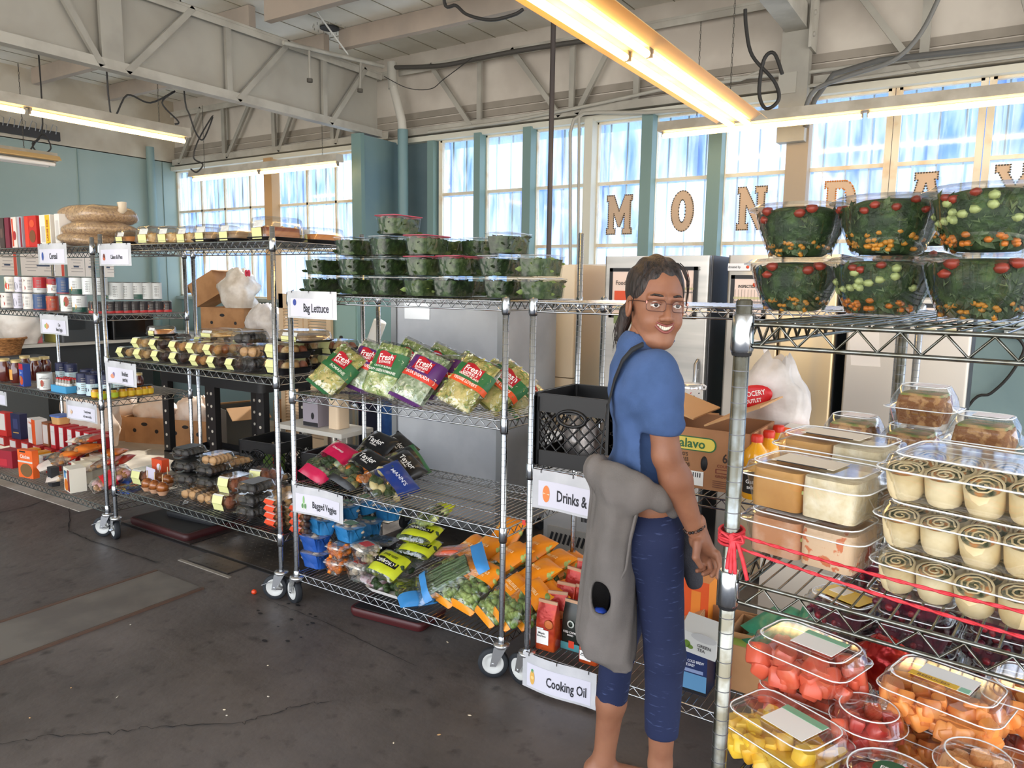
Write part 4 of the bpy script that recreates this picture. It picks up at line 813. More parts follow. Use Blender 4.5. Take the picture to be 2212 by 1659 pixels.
for k, px, py, yf, dz, rx, rz, lab in ((1, 662, 1230, 2.45, 0, 0, .1, 'royal blue mushroom tub lowest in the front left stack'), (1, 660, 1205, 2.45, .088, 0, .05, 'royal blue mushroom tub in the middle of the front left stack'), (0, 672, 1165, 2.46, .178, -.12, -.25, 'pale blue mushroom tub topmost at the front left'), (0, 728, 1140, 2.7, .18, 0, -.2, 'pale blue wrapped mushroom tub at the back behind the sign'), (0, 772, 1120, 2.82, .19, .15, -.5, 'pale blue mushroom tub leaning at the back'), (0, 818, 1140, 2.86, .16, -.1, -.1, 'pale blue mushroom tub nearest the rear post at right'), (0, 734, 1185, 2.52, .15, 0, -.1, 'pale blue mushroom tub standing on the carrot tubs'), (3, 709, 1245, 2.45, 0, 0, .1, 'lower clear tub of crinkle cut carrots'), (3, 712, 1215, 2.46, .075, 0, 0, 'upper clear tub of crinkle cut carrots'), (2, 757, 1258, 2.45, 0, 0, -.1, 'lower clear box of sliced mushrooms'), (2, 768, 1225, 2.46, .092, 0, -.3, 'upper clear box of sliced mushrooms with red label'), (4, 800, 1200, 2.7, .05, 0, .2, 'black tray under dark wrap behind the sliced mushrooms'), (0, 735, 1200, 2.76, .0, 0, -.2, 'hidden blue mushroom tub at shelf level at the back'), (0, 775, 1190, 2.76, .09, 0, .3, 'shadowed blue mushroom tub under the leaning one')):
    MT[k](lab, (S0(px, py, yf), yf+.07, zs4+dz), group=GM, rot=(rx, 0, rz))
OB = Proto(bag_fn('bean_bag', 'bag', .19, .16, .065, [(.1, .9, SOAP)], [VEG2], text=(('ORGANIC', 0, .075, .026, 'f4f4ee', .9, pi), ('GREEN BEANS', 0, .115, .018, '2d3311', .8, pi)), logo=(BLACK, 0, .075, .15, .034), seed=21))
GB = 'organic green bean bags'
for px, py, yf, dz, rot, lab in ((815, 1270, 2.47, .06, (.5, .05, -.1), 'lime green organic bean bag at the shelf front'), (885, 1222, 2.62, .13, (.25, 0, .1), 'lower lime green organic bean bag of the stacked pair'), (890, 1185, 2.64, .2, (.2, 0, .15), 'upper lime green organic bean bag of the stacked pair')):
    OB(lab, (S0(px, py, yf), yf, zs4+dz), rot=rot, group=GB)
Proto(bag_fn('lettuce_bag', 'bag', .17, .2, .07, [(.7, 1, SOAP)], [LETT, VEG2], seed=22))('clear lettuce bag with lime top lying above the bean bags', (S0(905, 1150, 2.72), 2.7, zs4+.26), rot=(.35, -.2, -.3))
Proto(bag_fn('bean_bag', 'bag', .17, .24, .07, [], [VEG, VEG2], seed=24, film=WRAP))('clear bag of dark beans between lime bags and broccolini', (S0(850, 1250, 2.6), 2.6, zs4+.05), rot=(.3, .1, -.2))
Proto(bag_fn('onion_bag', 'bag', .22, .16, .05, [], [mat('8a3a55', .5, c2='e6d6dc', sc=20)], seed=25, film=WRAP))('clear bag of shredded red onion under the front lime bag', (S0(790, 1268, 2.44), 2.45, zs4+.02), rot=(.1, 0, -.15))
t = thing('produce_tray', 'white foam tray of dark greens below the front lime bag', 'tray', (S0(828, 1292, 2.43), 2.5, zs4+.004)); G().loft([ring(.2, .13, .03, 0), ring(.24, .16, .03, .022)], LAB, cap=(True, False)).build('tray', t); fill(G(), .19, .11, .012, .035, [VEG, VEG2], 26, (.022, .018, .014), 4).build('greens', t)
BBL = mat('3f8fd2', .35, bump=.4, bsc=10)
def brocc(th, B):
    g = G(); R = random.Random(3)
    for i in range(34): x = R.uniform(-.06, .06); g.tube([(x, .05, R.uniform(-.01, .02)), (x*.9+R.uniform(-.01, .01), .15, R.uniform(0, .025)), (x*.8, .27, R.uniform(-.01, .02))], .006, mat('5e7a4a', .5, c2='46603a', sc=12), 5)
    g.build('bean_stems', th)
Proto(bag_fn('long_bean_bag', 'bag', .19, .36, .08, [(.84, 1, BBL), (.1, .2, BBL)], None, seed=26, extra=brocc))('large clear bag of long green beans with blue ends', (S0(895, 1290, 2.45), 2.46, zs4+.05), rot=(.55, .35, -.75))
Proto(bag_fn('long_bean_bag', 'bag', .17, .25, .05, [(0, .36, BBL)], [VEG2], seed=27))('clear bean bag with a blue end flat on the shelf edge', (S0(905, 1310, 2.41), 2.415, zs4+.02), rot=(.12, .0, .9))
Proto(bag_fn('carrot_bag', 'bag', .1, .26, .05, [], [mat('d8562a', .4)], seed=28, film=WRAP, lumps=(14, (.012, .06, .012))))('orange red bag of carrots lying behind the sprout bags', (S0(940, 1215, 2.72), 2.72, zs4+.14), rot=(.15, 0, -1.2))
SPB = Proto(bag_fn('sprout_bag', 'bag', .15, .25, .075, [(.58, 1, ORG), (0, .1, ORG)], [SPR], text=(('BRUSSELS', 0, .19, .02, 'f9d9a0', 1, 0), ('SPROUTS', 0, .17, .014, 'f9d9a0', 1, 0)), seed=31, lumps=(44, (.019, .019, .018))))
SPC = Proto(bag_fn('sprout_bag', 'bag', .15, .24, .07, [(.3, 1, ORG)], [SPR], text=(('BRUSSELS', 0, .15, .02, 'f9d9a0', 1, 0),), seed=32, lumps=(26, (.019, .019, .017))))
GP = 'orange printed bags of brussels sprouts'
W_ = ['second', 'third']
sp = ((948, 1305, 2.47, 0, .7, .25, 'nearest the blue bean bag'), (993, 1318, 2.46, 0, .72, .2, 'second from the blue bean bag at the front'), (1040, 1340, 2.44, 0, .62, .45, 'at the front edge left of the rack post'), (1075, 1350, 2.43, .02, .55, .55, 'sagging over the front edge behind the post'), (1110, 1320, 2.5, 0, .5, .5, 'at the front right corner of the shelf'))
for i, (px, py, yf, dz, tl, ro, lab) in enumerate(sp): SPB('orange topped bag of brussels sprouts '+lab, (S0(px, py, yf), yf, zs4+.03+dz), rot=(tl, ro*.4, -ro), group=GP)
for i, (px, py, yf, dz, tl, rz, lab) in enumerate(((965, 1230, 2.68, .06, .5, -.4, 'behind the leftmost pair'), (1000, 1240, 2.66, .08, .5, -.3, 'second in the middle row'), (1048, 1245, 2.64, .1, .45, -.5, 'in the middle row left of the post'), (1100, 1250, 2.6, .08, .4, -.6, 'in the middle row right of the post'), (1062, 1190, 2.82, .1, .7, -.1, 'highest, standing at the back left of the post'), (1105, 1200, 2.8, .1, .4, -.4, 'at the back just right of the post'), (1140, 1215, 2.76, .08, .35, -.5, 'at the back, second right of the post'), (1165, 1225, 2.84, .05, .4, -.6, 'in the far back corner'), (1138, 1270, 2.6, .03, .3, -.7, 'low at the right shelf end'))):
    SPC('mostly orange bag of brussels sprouts '+lab, (S0(px, py, yf), yf, zs4+.03+dz), rot=(tl, 0, rz), group=GP)
# ---- signs
def sign(label, px0, py0, px1, py1, yf, text, pic, pc, grp='hanging shelf signs', hgt=None, ts=.034):
    A = Py(px0, py0, yf); B = Py(px1, (py0+py1)/2, yf); z1 = A.z; w = B.x-A.x; h = hgt or .14; t = thing('shelf_sign', label, 'sign', ((A.x+B.x)/2, yf, z1-h), 0, grp)
    nx = 8; W = lambda x: -.006+.008*sin(x*18+px0)
    for nm, ww, hh, z0, y, m in (('plastic_sleeve', w, h, 0, 0, mat('c4c5c8', .2, c2='d6d6d8', sc=6, bump=.6, bsc=9)), ('paper', w*.86, h*.66, h*.07, -.0015, mat('dcdae6', .5))):
        G().loft([[(-ww/2+ww*i/nx, W(-ww/2+ww*i/nx)+y, z) for i in range(nx+1)] for z in (z0, z0+hh*.5, z0+hh)], m, cap=(False, False), closed=False).build(nm, t)
    up = lambda dx, dy: (dx, W(dx)-.003, dy); g = G(); n = len(text)
    for i, s in enumerate(text): put_text(g, s, (w*.12 if n == 1 else w*.15, h*(.38+(.0 if n == 1 else .12*(1-2*i)))), ts if n == 1 else ts*.8, mat('2c2c33', .6), fn=up, xs=.62, bold=ts*.03)
    g.build('lettering', t); g = G()
    for dx, dy, rx, ry, c in pic: V = [(w*-.3+dx*h+rx*h*cos(a), h*.4+dy*h+ry*h*sin(a)) for a in np.linspace(0, 2*pi, 17)[:-1]]; g.add([up(*v) for v in V], [tuple(range(16))], mat(c, .6)); 
    g.build('picture', t); g = G()
    for x in (-w*.4, 0, w*.4): g.tube([(x, W(x)-.004, h*.93), (x, W(x)-.004, h*.99), (x, W(x)+.01, h*1.03)], .0018, INK, 4)
    g.build('tie', t)
can_pic = [(-.1, 0, .07, .1, '8db56a'), (0, 0, .07, .17, 'd9a05e'), (.1, 0, .07, .1, 'c78d6a')]
sign('white sign reading Cereal under the top shelf at far left', 80, 527, 143, 550, 2.385, ['Cereal'], [(0, 0, .13, .2, '3f5aa8'), (0, -.1, .08, .04, 'c23a3a')], 0, hgt=.13, ts=.05)
sign('sleeved sign reading Cakes & Pies on the second rack', 212, 527, 282, 550, 2.37, ['Cakes & Pies'], [(0, 0, .12, .15, '7a3a2c'), (0, -.08, .14, .08, 'c96a4a')], 0, hgt=.125, ts=.033)
sign('white sign reading Cans Beans, Veggies at far left', 90, 678, 151, 700, 2.385, ['Cans', 'Beans, Veggies'], can_pic, 0, hgt=.125, ts=.036)
sign('white sign reading Breakfast pastries on the second rack', 229, 778, 297, 800, 2.375, ['Breakfast', 'pastries'], [(0, -.06, .14, .1, 'e09a7a'), (.08, .02, .08, .1, '8a7aa0')], 0, hgt=.135, ts=.042)
sign('small sign listing toasty breads, naan and tortillas', 145, 862, 212, 880, 2.385, ['Toasty breads', 'oil, naan, tortillas'], [(-.02, .0, .09, .14, 'e8d9c2'), (.05, 0, .08, .08, 'c98e5a')], 0, hgt=.12, ts=.027)
sign('partly cropped sign at the left edge of the far left rack', -45, 836, 14, 850, 2.385, ['Sauces'], can_pic, 0, hgt=.1, ts=.02)
sign('crumpled sleeve sign reading Bag Lettuce on the middle rack', 620, 628, 727, 650, 2.37, ['Bag Lettuce'], [(-.1, .18, .1, .12, '3a4a9a'), (-.1, .18, .07, .09, 'dcdce0')], 0, hgt=.125, ts=.055)
sign('white sign reading Bagged Veggies on the middle rack', 636, 1045, 745, 1070, 2.375, ['Bagged Veggies'], [(0, -.1, .06, .14, 'dfe8d8'), (.12, -.1, .06, .14, 'dfe8d8'), (0, -.1, .05, .09, '5f8f5a'), (.12, -.1, .05, .09, '5f8f5a'), (.05, .1, .04, .17, '8fbf7a')], 0, hgt=.135, ts=.045)
sign('white sign reading Drinks & Juices beside the woman', 1153, 1012, 1335, 1040, 2.375, ['Drinks & Juices'], [(-.08, 0, .1, .22, 'ef8a4a'), (-.08, .0, .1, .05, 'f2e2c0'), (-.08, -.1, .05, .06, 'd8572a')], 0, hgt=.15, ts=.06)
sign('white sign reading Cooking Oil on the lowest shelf edge', 1130, 1405, 1290, 1430, 2.37, ['Cooking Oil'], [(-.1, -.05, .08, .2, 'e6b45a'), (-.1, .15, .04, .05, '4f9f6a'), (-.1, -.05, .05, .05, 'f0d08a')], 0, hgt=.145, ts=.055)
# ================================================================ LEFT RACKS
def can_fn(r, h, bands, blob=None, name='food_can', metal=SILVER):
    def f():
        t = thing(name, '', 'can'); g = G(); g.lathe([(r*.93, 0), (r, .003), (r, h-.003), (r*.93, h), (r*.9, h-.003), (.001, h-.003)], metal, 18, cap=(True, False)); g.build('can_body', t)
        g = G()
        for a, b, m in bands: g.lathe([(r*1.012, h*(.04+.92*a)), (r*1.012, h*(.04+.92*b))], mat(m, .4), 18, cap=(False, False))
        for px, pz, pw, ph, c in blob or ():
            n = 10; ring_ = [(pw*cos(q), pz*h+ph*h*sin(q)) for q in np.linspace(0, 2*pi, n+1)[:-1]]; V = [(r*1.025*sin(px+a), -r*1.025*cos(px+a), z) for a, z in ring_]; g.add(V, [tuple(range(n))], mat(c, .5))
        for k in range(7): V = [(r*1.02*sin(a), -r*1.02*cos(a), h*(.2+.09*k)+dz) for dz in (0, h*.035) for a in (.75, 1.0, 1.35)]; g.add(V, [(0, 1, 4, 3), (1, 2, 5, 4)], mat('8f8c88', .6))
        g.build('paper_label', t); return t
    return f
GC = 'food cans on the far left rack'
CN = [Proto(can_fn(.042, .11, [(0, 1, 'e9e4da')], [(-.3, .3, .8, .22, 'b3352a'), (-.1, .75, .5, .1, '7a3a2a')])), Proto(can_fn(.042, .11, [(0, .3, '2f5a4c'), (.3, 1, 'e4e6e2')], [(0, .35, .75, .25, 'e2a32c')])), Proto(can_fn(.042, .11, [(0, .06, 'b02a2a'), (.06, 1, '31507e')], [(-.5, .5, .5, .35, 'e9e9ec')])), Proto(can_fn(.042, .11, [(0, .3, 'cfd2d0'), (.3, 1, 'b8242a')])),
      Proto(can_fn(.036, .1, [(0, .6, 'f0ece2'), (.6, 1, 'a61f28')], [(0, .3, .8, .17, 'a4552f'), (0, .58, .6, .06, 'e0b85a')])), Proto(can_fn(.036, .1, [(0, 1, 'b1401f')], [(0, .75, .8, .1, 'e3b83a'), (0, .3, .6, .2, '7d3018')])), Proto(can_fn(.042, .11, [(0, 1, 'e8e8e2')], [(-.3, .5, .75, .28, '2f7a45'), (.6, .6, .35, .3, 'a8452f')])), Proto(can_fn(.038, .075, [(0, .22, 'c22a2a'), (.22, 1, '231a18')], [(.0, .55, .8, .28, '9a5236'), (.1, .35, .6, .08, 'dcc7a0')])), Proto(can_fn(.033, .11, [(0, 1, 'd9d6e2')], [(0, .4, .5, .25, '8f8d99')], 'food_can')), Proto(can_fn(.042, .11, [(0, 1, 'dfe2df')], [(.2, .5, .9, .32, 'b9bfbc')])), Proto(can_fn(.042, .11, [(0, 1, 'efe7d6')], [(0, .25, .8, .2, 'e8862c'), (-.2, .6, .5, .2, '7d9a45'), (.4, .4, .4, .2, 'cc3b2a')]))]
z2 = 1.385
def RX(px, py, yf, off=.0):      # keep items inside the far left rack: past its right end they line its side
    x = S0(px, py, yf)
    if x < -4.62: return x, yf+off
    P = Px(px, py, -4.62); return P.x, min(P.y, 2.97)
def canrow(pxs, ks, z, yf, row, py=640):
    for i, (px, k) in enumerate(zip(pxs, ks)): CN[k]('tin can, %s from the left in the %s' % (ORD[i], row), (*RX(px, py, yf, .045), z), RND.uniform(-.3, .3), GC)
canrow([2, 26, 50, 72, 98, 131, 156, 190, 214], [0, 8, 0, 2, 5, 6, 1, 7, 7], z2, 2.43, 'front row at shelf level', 660)
canrow([234, 252, 270, 288, 305, 322, 339, 357], [7]*8, z2, 2.50, 'row of dark cocoa tins', 655)
canrow([10, 28, 48, 72, 99, 122, 150, 178, 200], [10, 8, 0, 3, 4, 2, 1, 9, 9], z2+.112, 2.44, 'second tier in front', 620)
canrow([228, 250, 272, 292, 312, 334], [1, 9, 9, 1, 9, 9], z2+.085, 2.54, 'upper row over the dark cocoa tins', 620)
canrow([8, 50, 75, 95, 118], [3, 10, 0, 3, 5], z2+.115, 2.66, 'topmost short row', 585)
canrow([70, 95, 120, 145], [10, 2, 3, 1], z2+.112, 2.56, 'second tier behind', 610)
# cereal boxes on top shelf
zt1 = 1.797
for i, (px, w, fr, dk, lab) in enumerate(((3, .07, '4a3a36', (('b', 0, .5, .5, .3, '6a524a'),), 'dark brown cereal box at the left edge of the top shelf'), (15, .06, '7a2338', (), 'maroon cereal box second on the top shelf'), (30, .07, 'eee2d8', (('b', -.5, .5, .3, .9, 'd9502f'), ('e', .2, .4, .3, .15, 'b02a30')), 'white and red cereal box on the top shelf'), (43, .06, 'b8b9c2', (('b', .4, .5, .4, .95, '8a2030'),), 'grey spined cereal box on the top shelf'), (66, .16, 'c8261f', (('e', .3, .35, .25, .2, '7d4a26'), ('b', -.6, .5, .3, .95, 'e23a22'), ('e', .3, .75, .2, .12, 'e2532c')), 'bright red cereal box with cocoa cereal picture'), (98, .14, 'ece6da', (('b', .45, .5, .4, .98, 'e5bd25'), ('b', -.4, .4, .3, .5, 'c9c3ba')), 'white cereal box with yellow LARGE SIZE stripe'), (124, .06, 'e9e4dc', (('b', 0, .5, .5, .6, 'cfc9c2'),), 'narrow white cereal box against the pasta sacks'))):
    t = carton('cereal_box', lab, 'box', (S0(px, 500, 2.46), 2.56, zt1), w, .2, .205, mat(fr, .5), mat(fr, .5), deco=list(dk), group='cereal boxes on the far left rack')
    if i == 5: g = G(); put_text(g, 'LARGE SIZE', (.032, .105, 0), .026, mat('b8342a', .5), Matrix.Translation((0, -.1025, 0)) @ UP, rot=pi/2); g.build('lettering', t)
PAS = mat('c39a63', .6, c2='8a6236', sc=70, c3='b08850', bump=.7, bsc=90, lo=.35, hi=.65)
def sack(name, label, cat, w, d, h, m, loc, rot, seed, group, tail=False):
    t = thing(name, label, cat, loc, rot=rot, group=group); g = G(); R = []
    for j in range(13):
        f = j/12; a = pi*(f-.5); rr = []
        for i in range(28):
            q = 2*pi*i/28; n = 1+.12*noise.noise(Vector((cos(q)*2+seed, sin(q)*2, f*2.5))); c_ = abs(cos(a))**.55
            x, y = cos(q), sin(q); e = (abs(x)**3+abs(y)**3)**(1/3); rr.append((w/2*x/e*c_*n, d/2*y/e*c_*n, h/2*(1+sin(a))*(1+.1*noise.noise(Vector((x*2, y*2, seed))))))
        R.append(rr)
    g.loft(R, m); g.build('filling', t)
    G().loft([[(x*1.03, y*1.03, (z-h/2)*1.06+h/2) for x, y, z in r] for r in R], clear(rough=.2, bump=.3, gl=.4, haze=.08), cap=(False, False)).build('clear_sack', t)
    if tail: G().tube([(w*.42, 0, h*.6), (w*.5, 0, h*.8), (w*.49, 0, h*1.15)], .02, mat('d9c8ac', .4), 7, r2=.03).build('twisted_neck', t)
    return t
sk = 'clear sacks of pasta on the far left rack'
x0 = S0(195, 480, 2.62)
sack('pasta_sack', 'topmost clear sack of short pasta with twisted neck', 'sack', .50, .36, .13, PAS, (x0-.02, 2.68, zt1+.14), (0, .02, .1), 1, sk, True)
sack('pasta_sack', 'middle clear sack of short pasta in the stack', 'sack', .56, .38, .11, PAS, (x0+.0, 2.66, zt1+.055), (0, 0, -.05), 2, sk)
sack('pasta_sack', 'lowest clear sack of short pasta hanging over the rack gap', 'sack', .40, .36, .09, PAS, (x0+.04, 2.62, zt1), (0, .05, .05), 3, sk)
sack('pasta_sack', 'small clear sack of pasta behind the twisted neck', 'sack', .2, .2, .1, PAS, (S0(300, 480, 2.9), 2.9, zt1+.03), (0, 0, 0), 4, sk)
# jars shelf
z3 = .855
def jar_fn(r, h, cc, lid, lc, name='jar', sq=0):
    def f():
        t = thing(name, '', 'jar'); G().lathe([(r*.85, .0), (r, .008), (r, h*.72), (r*.72, h*.86), (r*.72, h*.9)], mat(cc, .12, coat=1), 18).build('jar_body', t)
        G().lathe([(r*.78, h*.88), (r*.78, h), (r*.7, h*1.005), (.001, h*1.005)], mat(lid, .35, .3), 18, cap=(False, False)).build('lid', t)
        if lc: g = G(); g.lathe([(r*1.015, h*.12), (r*1.015, h*.62)], mat(lc, .5), 18, cap=(False, False)); g.build('paper_label', t)
        return t
    return f
JA = Proto(jar_fn(.044, .165, '5a1d10', 'c9b27a', None)); JB = Proto(jar_fn(.027, .062, 'c98a1a', '17171a', 'e6c02a')); JC = Proto(jar_fn(.027, .062, 'c9a01a', '17171a', 'b6c828')); JS = Proto(can_fn(.04, .14, [(0, .58, 'c3dbe0'), (.58, 1, '22284a')], [(0, .3, .5, .1, '3a4060')], 'salt_canister', mat('22284a', .4)))
def fl_(o, c, r, h):
    g = G(); n = 8; V = [(r*1.03*sin(a), -r*1.03*cos(a), z) for z in (h*.15, h*.6) for a in np.linspace(-.6, .5, n)]; g.add(V, [(i, i+1, n+i+1, n+i) for i in range(n-1)], mat(c, .5)); g.build('front_label', o)
for i, (px, yf, dz) in enumerate(((-6, 2.44, 0), (20, 2.45, 0), (62, 2.6, 0), (82, 2.68, 0), (40, 2.62, 0))):
    o = JA('jar of dark red sauce with gold lid, '+['at the left frame edge', 'with a peach label facing front', 'behind the blue jambalaya box', 'rearmost of the sauce jars', 'between the front jars and the basket'][i], (S0(px, 810, yf), yf+.05, z3), group='sauce jars on the far left rack')
    if i == 1: fl_(o, 'e2a24a', .044, .165)
carton('boxed_mix', 'blue and red boxed rice mix with shrimp picture', 'box', (S0(45, 830, 2.43), 2.46, z3), .085, .045, .155, mat('2f56b8', .4), mat('243e86', .4), rz=-.15, deco=[('b', 0, .87, 1, .26, 'c42436'), ('e', 0, .25, .42, .2, 'd4572c'), ('e', -.5, .35, .18, .12, 'b7b08e'), ('t', 'Cajun', .0, .6, .02, 'f0f0f4', .8)])
CN[9]('wide silver tin with pale paper label beside the boxed rice mix', (S0(80, 830, 2.43), 2.48, z3), group='tins on the sauce shelf', scale=(1.1, 1.1, 1.0)); CN[6]('colourful vegetable tin under the pale silver tin', (S0(84, 840, 2.41), 2.45, z3-.0), group='tins on the sauce shelf', scale=(.8, .8, .7))
obox('spice_tray', 'light blue display tray holding small spice jars', (S0(124, 850, 2.43), 2.52, z3), .19, .16, .045, flaps=False, m=mat('4aa0cf', .5), holes=False)
SJ = Proto(jar_fn(.016, .085, '6d5a40', 'b8242a', 'dcd9d2', 'spice_jar'))
for i in range(10): SJ('small spice jar, %s in the blue display tray' % ORD[i], (S0(124, 850, 2.43)-.072+.036*(i % 5), 2.475+.045*(i//5), z3+.007), group='spice jars in the blue tray')
for i, (px, yf) in enumerate(((166, 2.46), (186, 2.46), (175, 2.58), (198, 2.58), (215, 2.5), (238, 2.56), (122, 2.68), (142, 2.68))): JS('navy topped salt canister, '+['front left one', 'front one beside the rack post', 'behind the front left pair', 'behind the rack posts', 'squeezed between the two rack posts', 'behind the mustard jars', 'rearmost behind the spice tray', 'rearmost beside the back post'][i], (*RX(px, 820, yf, .04), z3), group='salt canisters on the sauce shelf')
for i, px in enumerate((197, 222, 246, 266, 283, 299, 312, 323)): (JC if i in (1, 2) else JB)('little mustard jar, %s from the left in the front row' % ORD[i], (*RX(px, 855, 2.44, .03), z3), group='little jars on the sauce shelf')
JA('amber jar with dark lid standing behind the mustard jars', (Px(300, 830, -4.72).x, Px(300, 830, -4.72).y, z3), scale=(.7, .7, .8))
# back counter objects seen through the far left rack
t = thing('wicker_basket', 'woven wicker basket at the left edge behind the sauce jars', 'basket', tuple(Py(8, 775, 3.6)), 0); m = mat('c98d52', .7, c2='8a5a30', sc=30, stretch=(1, 1, 4), bump=.6, bsc=60)
G().lathe([(.15, 0), (.2, .16), (.215, .17), (.2, .18), (.19, .165), (.14, .01), (.001, .01)], m, 28, cap=(True, False)).build('basket_body', t); G().tube([(.21*cos(a), .21*sin(a), .172) for a in np.linspace(0, 2*pi, 29)[:-1]], .013, m, 6, close=True).build('rim', t)
t.location.z = .78; RB = Py(10, 795, 3.6); t.location = (RB.x, 3.6, .80)
st_ = G(); st_.box((RB.x+.08, 3.6, .4), (.5, .5, .8), mat('4a4e50', .6)); st_.build('low_cabinet', label='dark low cabinet carrying the wicker basket', cat='cabinet')
crumple('plastic_bag', 'white shopping bag with handles on the left counter', 'bag', (-8.75, Px(38, 700, -8.75).y, .9), .5, .42, .5, mat('efe9e0', .4, c2='d9d0c6', sc=6, bump=.6, bsc=10), seed=5)
yb = Px(102, 750, -8.7).y; carton('snack_box', 'small pink and navy box beside the olive box on the counter', 'box', (-8.72, yb-.12, .9), .1, .16, .26, mat('d8707a', .5), mat('2f3c78', .5), rz=1.57); carton('snack_box', 'olive and yellow box on the left counter', 'box', (-8.7, yb+.1, .9), .12, .25, .26, mat('8f8a45', .5), mat('b8ad55', .5), rz=1.57)
yb = Px(200, 740, -8.6).y-.12; t = thing('office_printer', 'dark grey printer on the left counter behind the rack posts', 'printer', (-8.72, yb, .9)); G().loft([ring(.42, .5, .03, 0), ring(.42, .5, .03, .3)], mat('3e4245', .4)).build('printer_body', t); G().box((.215, -.1, .2), (.01, .2, .12), mat('2b2e30', .3)).build('front_panel', t); G().box((.05, 0, .33), (.3, .42, .06), mat('2b2e30', .4)).build('scanner_lid', t)
yb = Px(262, 745, -8.6).y+.12; t = thing('microwave', 'black microwave at the end of the left counter', 'microwave', (-8.72, yb, .9)); G().loft([ring(.4, .5, .02, 0), ring(.4, .5, .02, .28)], mat('1b1c1e', .3)).build('oven_body', t); G().box((.205, -.05, .14), (.012, .36, .22), mat('0c0c0e', .15)).build('door', t)
for i, (px0, px1) in enumerate(((-10, 34), (42, 136), (143, 180), (181, 200), (218, 243))):
    A, B = Px(px0, 535, XL+.01), Px(px1, 535, XL+.01); z0, z1 = 1.62, 2.12; t = thing('wall_notice', 'pale printed poster, %s from the left on the teal wall' % ORD[i], 'poster', (XL+.012, (A.y+B.y)/2, z0), group='notices on the left wall'); w = B.y-A.y
    G().box((0, 0, (z1-z0)/2), (.006, w, z1-z0), mat('eee3d6', .6)).build('paper', t); g = G(); R = random.Random(i)
    if i in (0, 1): g.box((.004, w/2-.02, .25), (.003, .03, .5), mat('dd5a44', .6))
    for c in range(max(1, int(w/.2))):
        for r in range(12): g.box((.004, -w/2+.06+c*.2+.05, .06+r*.035), (.002, .14*R.uniform(.6, 1), .008), mat('b9aea4', .6))
    g.box((.0045, 0, .12), (.002, w*.3, .02), mat('4a5568', .6)); g.build('printing', t)
# bottom shelf of far left rack
zb = .19; TT = lambda s, c='f4efe8', h=.03, y=.75: ('t', s, 0, y, h, c, .8)
bxs = [(60, 1085, 2.45, .16, .045, .2, 'ef6a28', 'orange boxed chicken noodle meal, frontmost at the left', [('t', 'Chicken', .05, .76, .036, 'fbf3e6', .9), ('b', 0, .58, 1, .06, 'd9d5cc'), ('e', .1, .28, .4, .24, '7a5a34'), ('b', -.3, .94, .4, .05, '26221f')], .15),
 (15, 1075, 2.5, .16, .1, .13, 'a01f30', 'dark red boxed meal at the left end of the lowest shelf', [('b', -.2, .3, .5, .4, 'c42a38')], .2), (150, 1105, 2.44, .13, .1, .16, 'f0ead8', 'cream boxed rice with bowl picture, frontmost', [('e', -.2, .28, .3, .26, 'e07a24'), ('b', -.5, .7, .3, .3, '5a94c8'), ('b', .62, .5, .3, .9, '8a3a30'), ('t', 'pasta', -.2, .85, .03, '3a6f8a', .8)], -.2),
 (165, 1080, 2.56, .1, .1, .15, 'efe6cc', 'second cream boxed rice behind the frontmost', [('b', 0, .7, .7, .25, '9a8a6a')], -.2), (185, 1068, 2.66, .1, .1, .15, 'e8dfc6', 'third cream boxed rice in the row', [('b', 0, .6, .7, .3, 'a03a3a')], -.2), (203, 1055, 2.76, .1, .1, .15, 'eadfca', 'rearmost cream boxed rice in the row', [], -.2),
 (112, 1098, 2.44, .07, .05, .13, '2b2b2e', 'black packet standing beside the cream boxed rice', [('t', 'oc', 0, .45, .03, 'f0f0f0', 1)], -.1),
 (8, 990, 2.84, .14, .06, .2, 'c8322c', 'red pasta box at the left end of the back row', [('b', 0, .6, .8, .7, 'ded6cc')], .1), (38, 985, 2.85, .13, .06, .21, '26284a', 'navy cereal box in the back row', [('b', 0, .6, .5, .4, '3a3e66'), ('b', 0, .25, .6, .03, 'd9a84a')], .1), (70, 950, 2.84, .16, .09, .2, 'e9e2dc', 'tall white and orange cereal box standing on yellow boxes', [('b', .55, .5, .45, 1, 'e2561e'), ('t', 'Crispy', -.3, .85, .03, 'e06a3a', .8), ('b', -.3, .4, .5, .5, 'd2cbc4')], -.1), (100, 965, 2.86, .1, .06, .19, '8a5030', 'brown spined cereal box right of the orange one', [('b', 0, .5, .75, .8, 'cfc6c0')], 0)]
for k in range(6): bxs.append((118+18*k, 1000, 2.85, .075, .12, .19, 'c02c34', 'white sided red pasta box, %s in the tight row' % ORD[k], [('b', .0, .55, .8, .8, 'd9d6d2'), ('b', 0, .7, .7, .01, '8a8a8a')], 0))
for k in range(3): bxs.append((56+20*k, 1010, 2.72, .09, .1, .07, 'eea42c', 'small yellow stuffing box, %s in the row' % ORD[k], [('b', 0, .5, .6, .3, 'd9701c')], 0))
for k in range(9): bxs.append((8+25*k, 1030, 2.83, .12, .14, .08, 'b8302e', 'low red box under the back row, %s from the left' % ORD[k], [('b', 0, .5, .8, .7, 'd6ccc6')], 0))
for k, (px, c) in enumerate(((93, 'dcd6cc'), (106, 'c8362c'))): bxs.append((px, 1050, 2.6, .06, .08, .12, c, ['slim white box', 'slim red box'][k]+' behind the orange chicken box', [('b', 0, .5, .7, .7, 'cfc9c0')], 0))
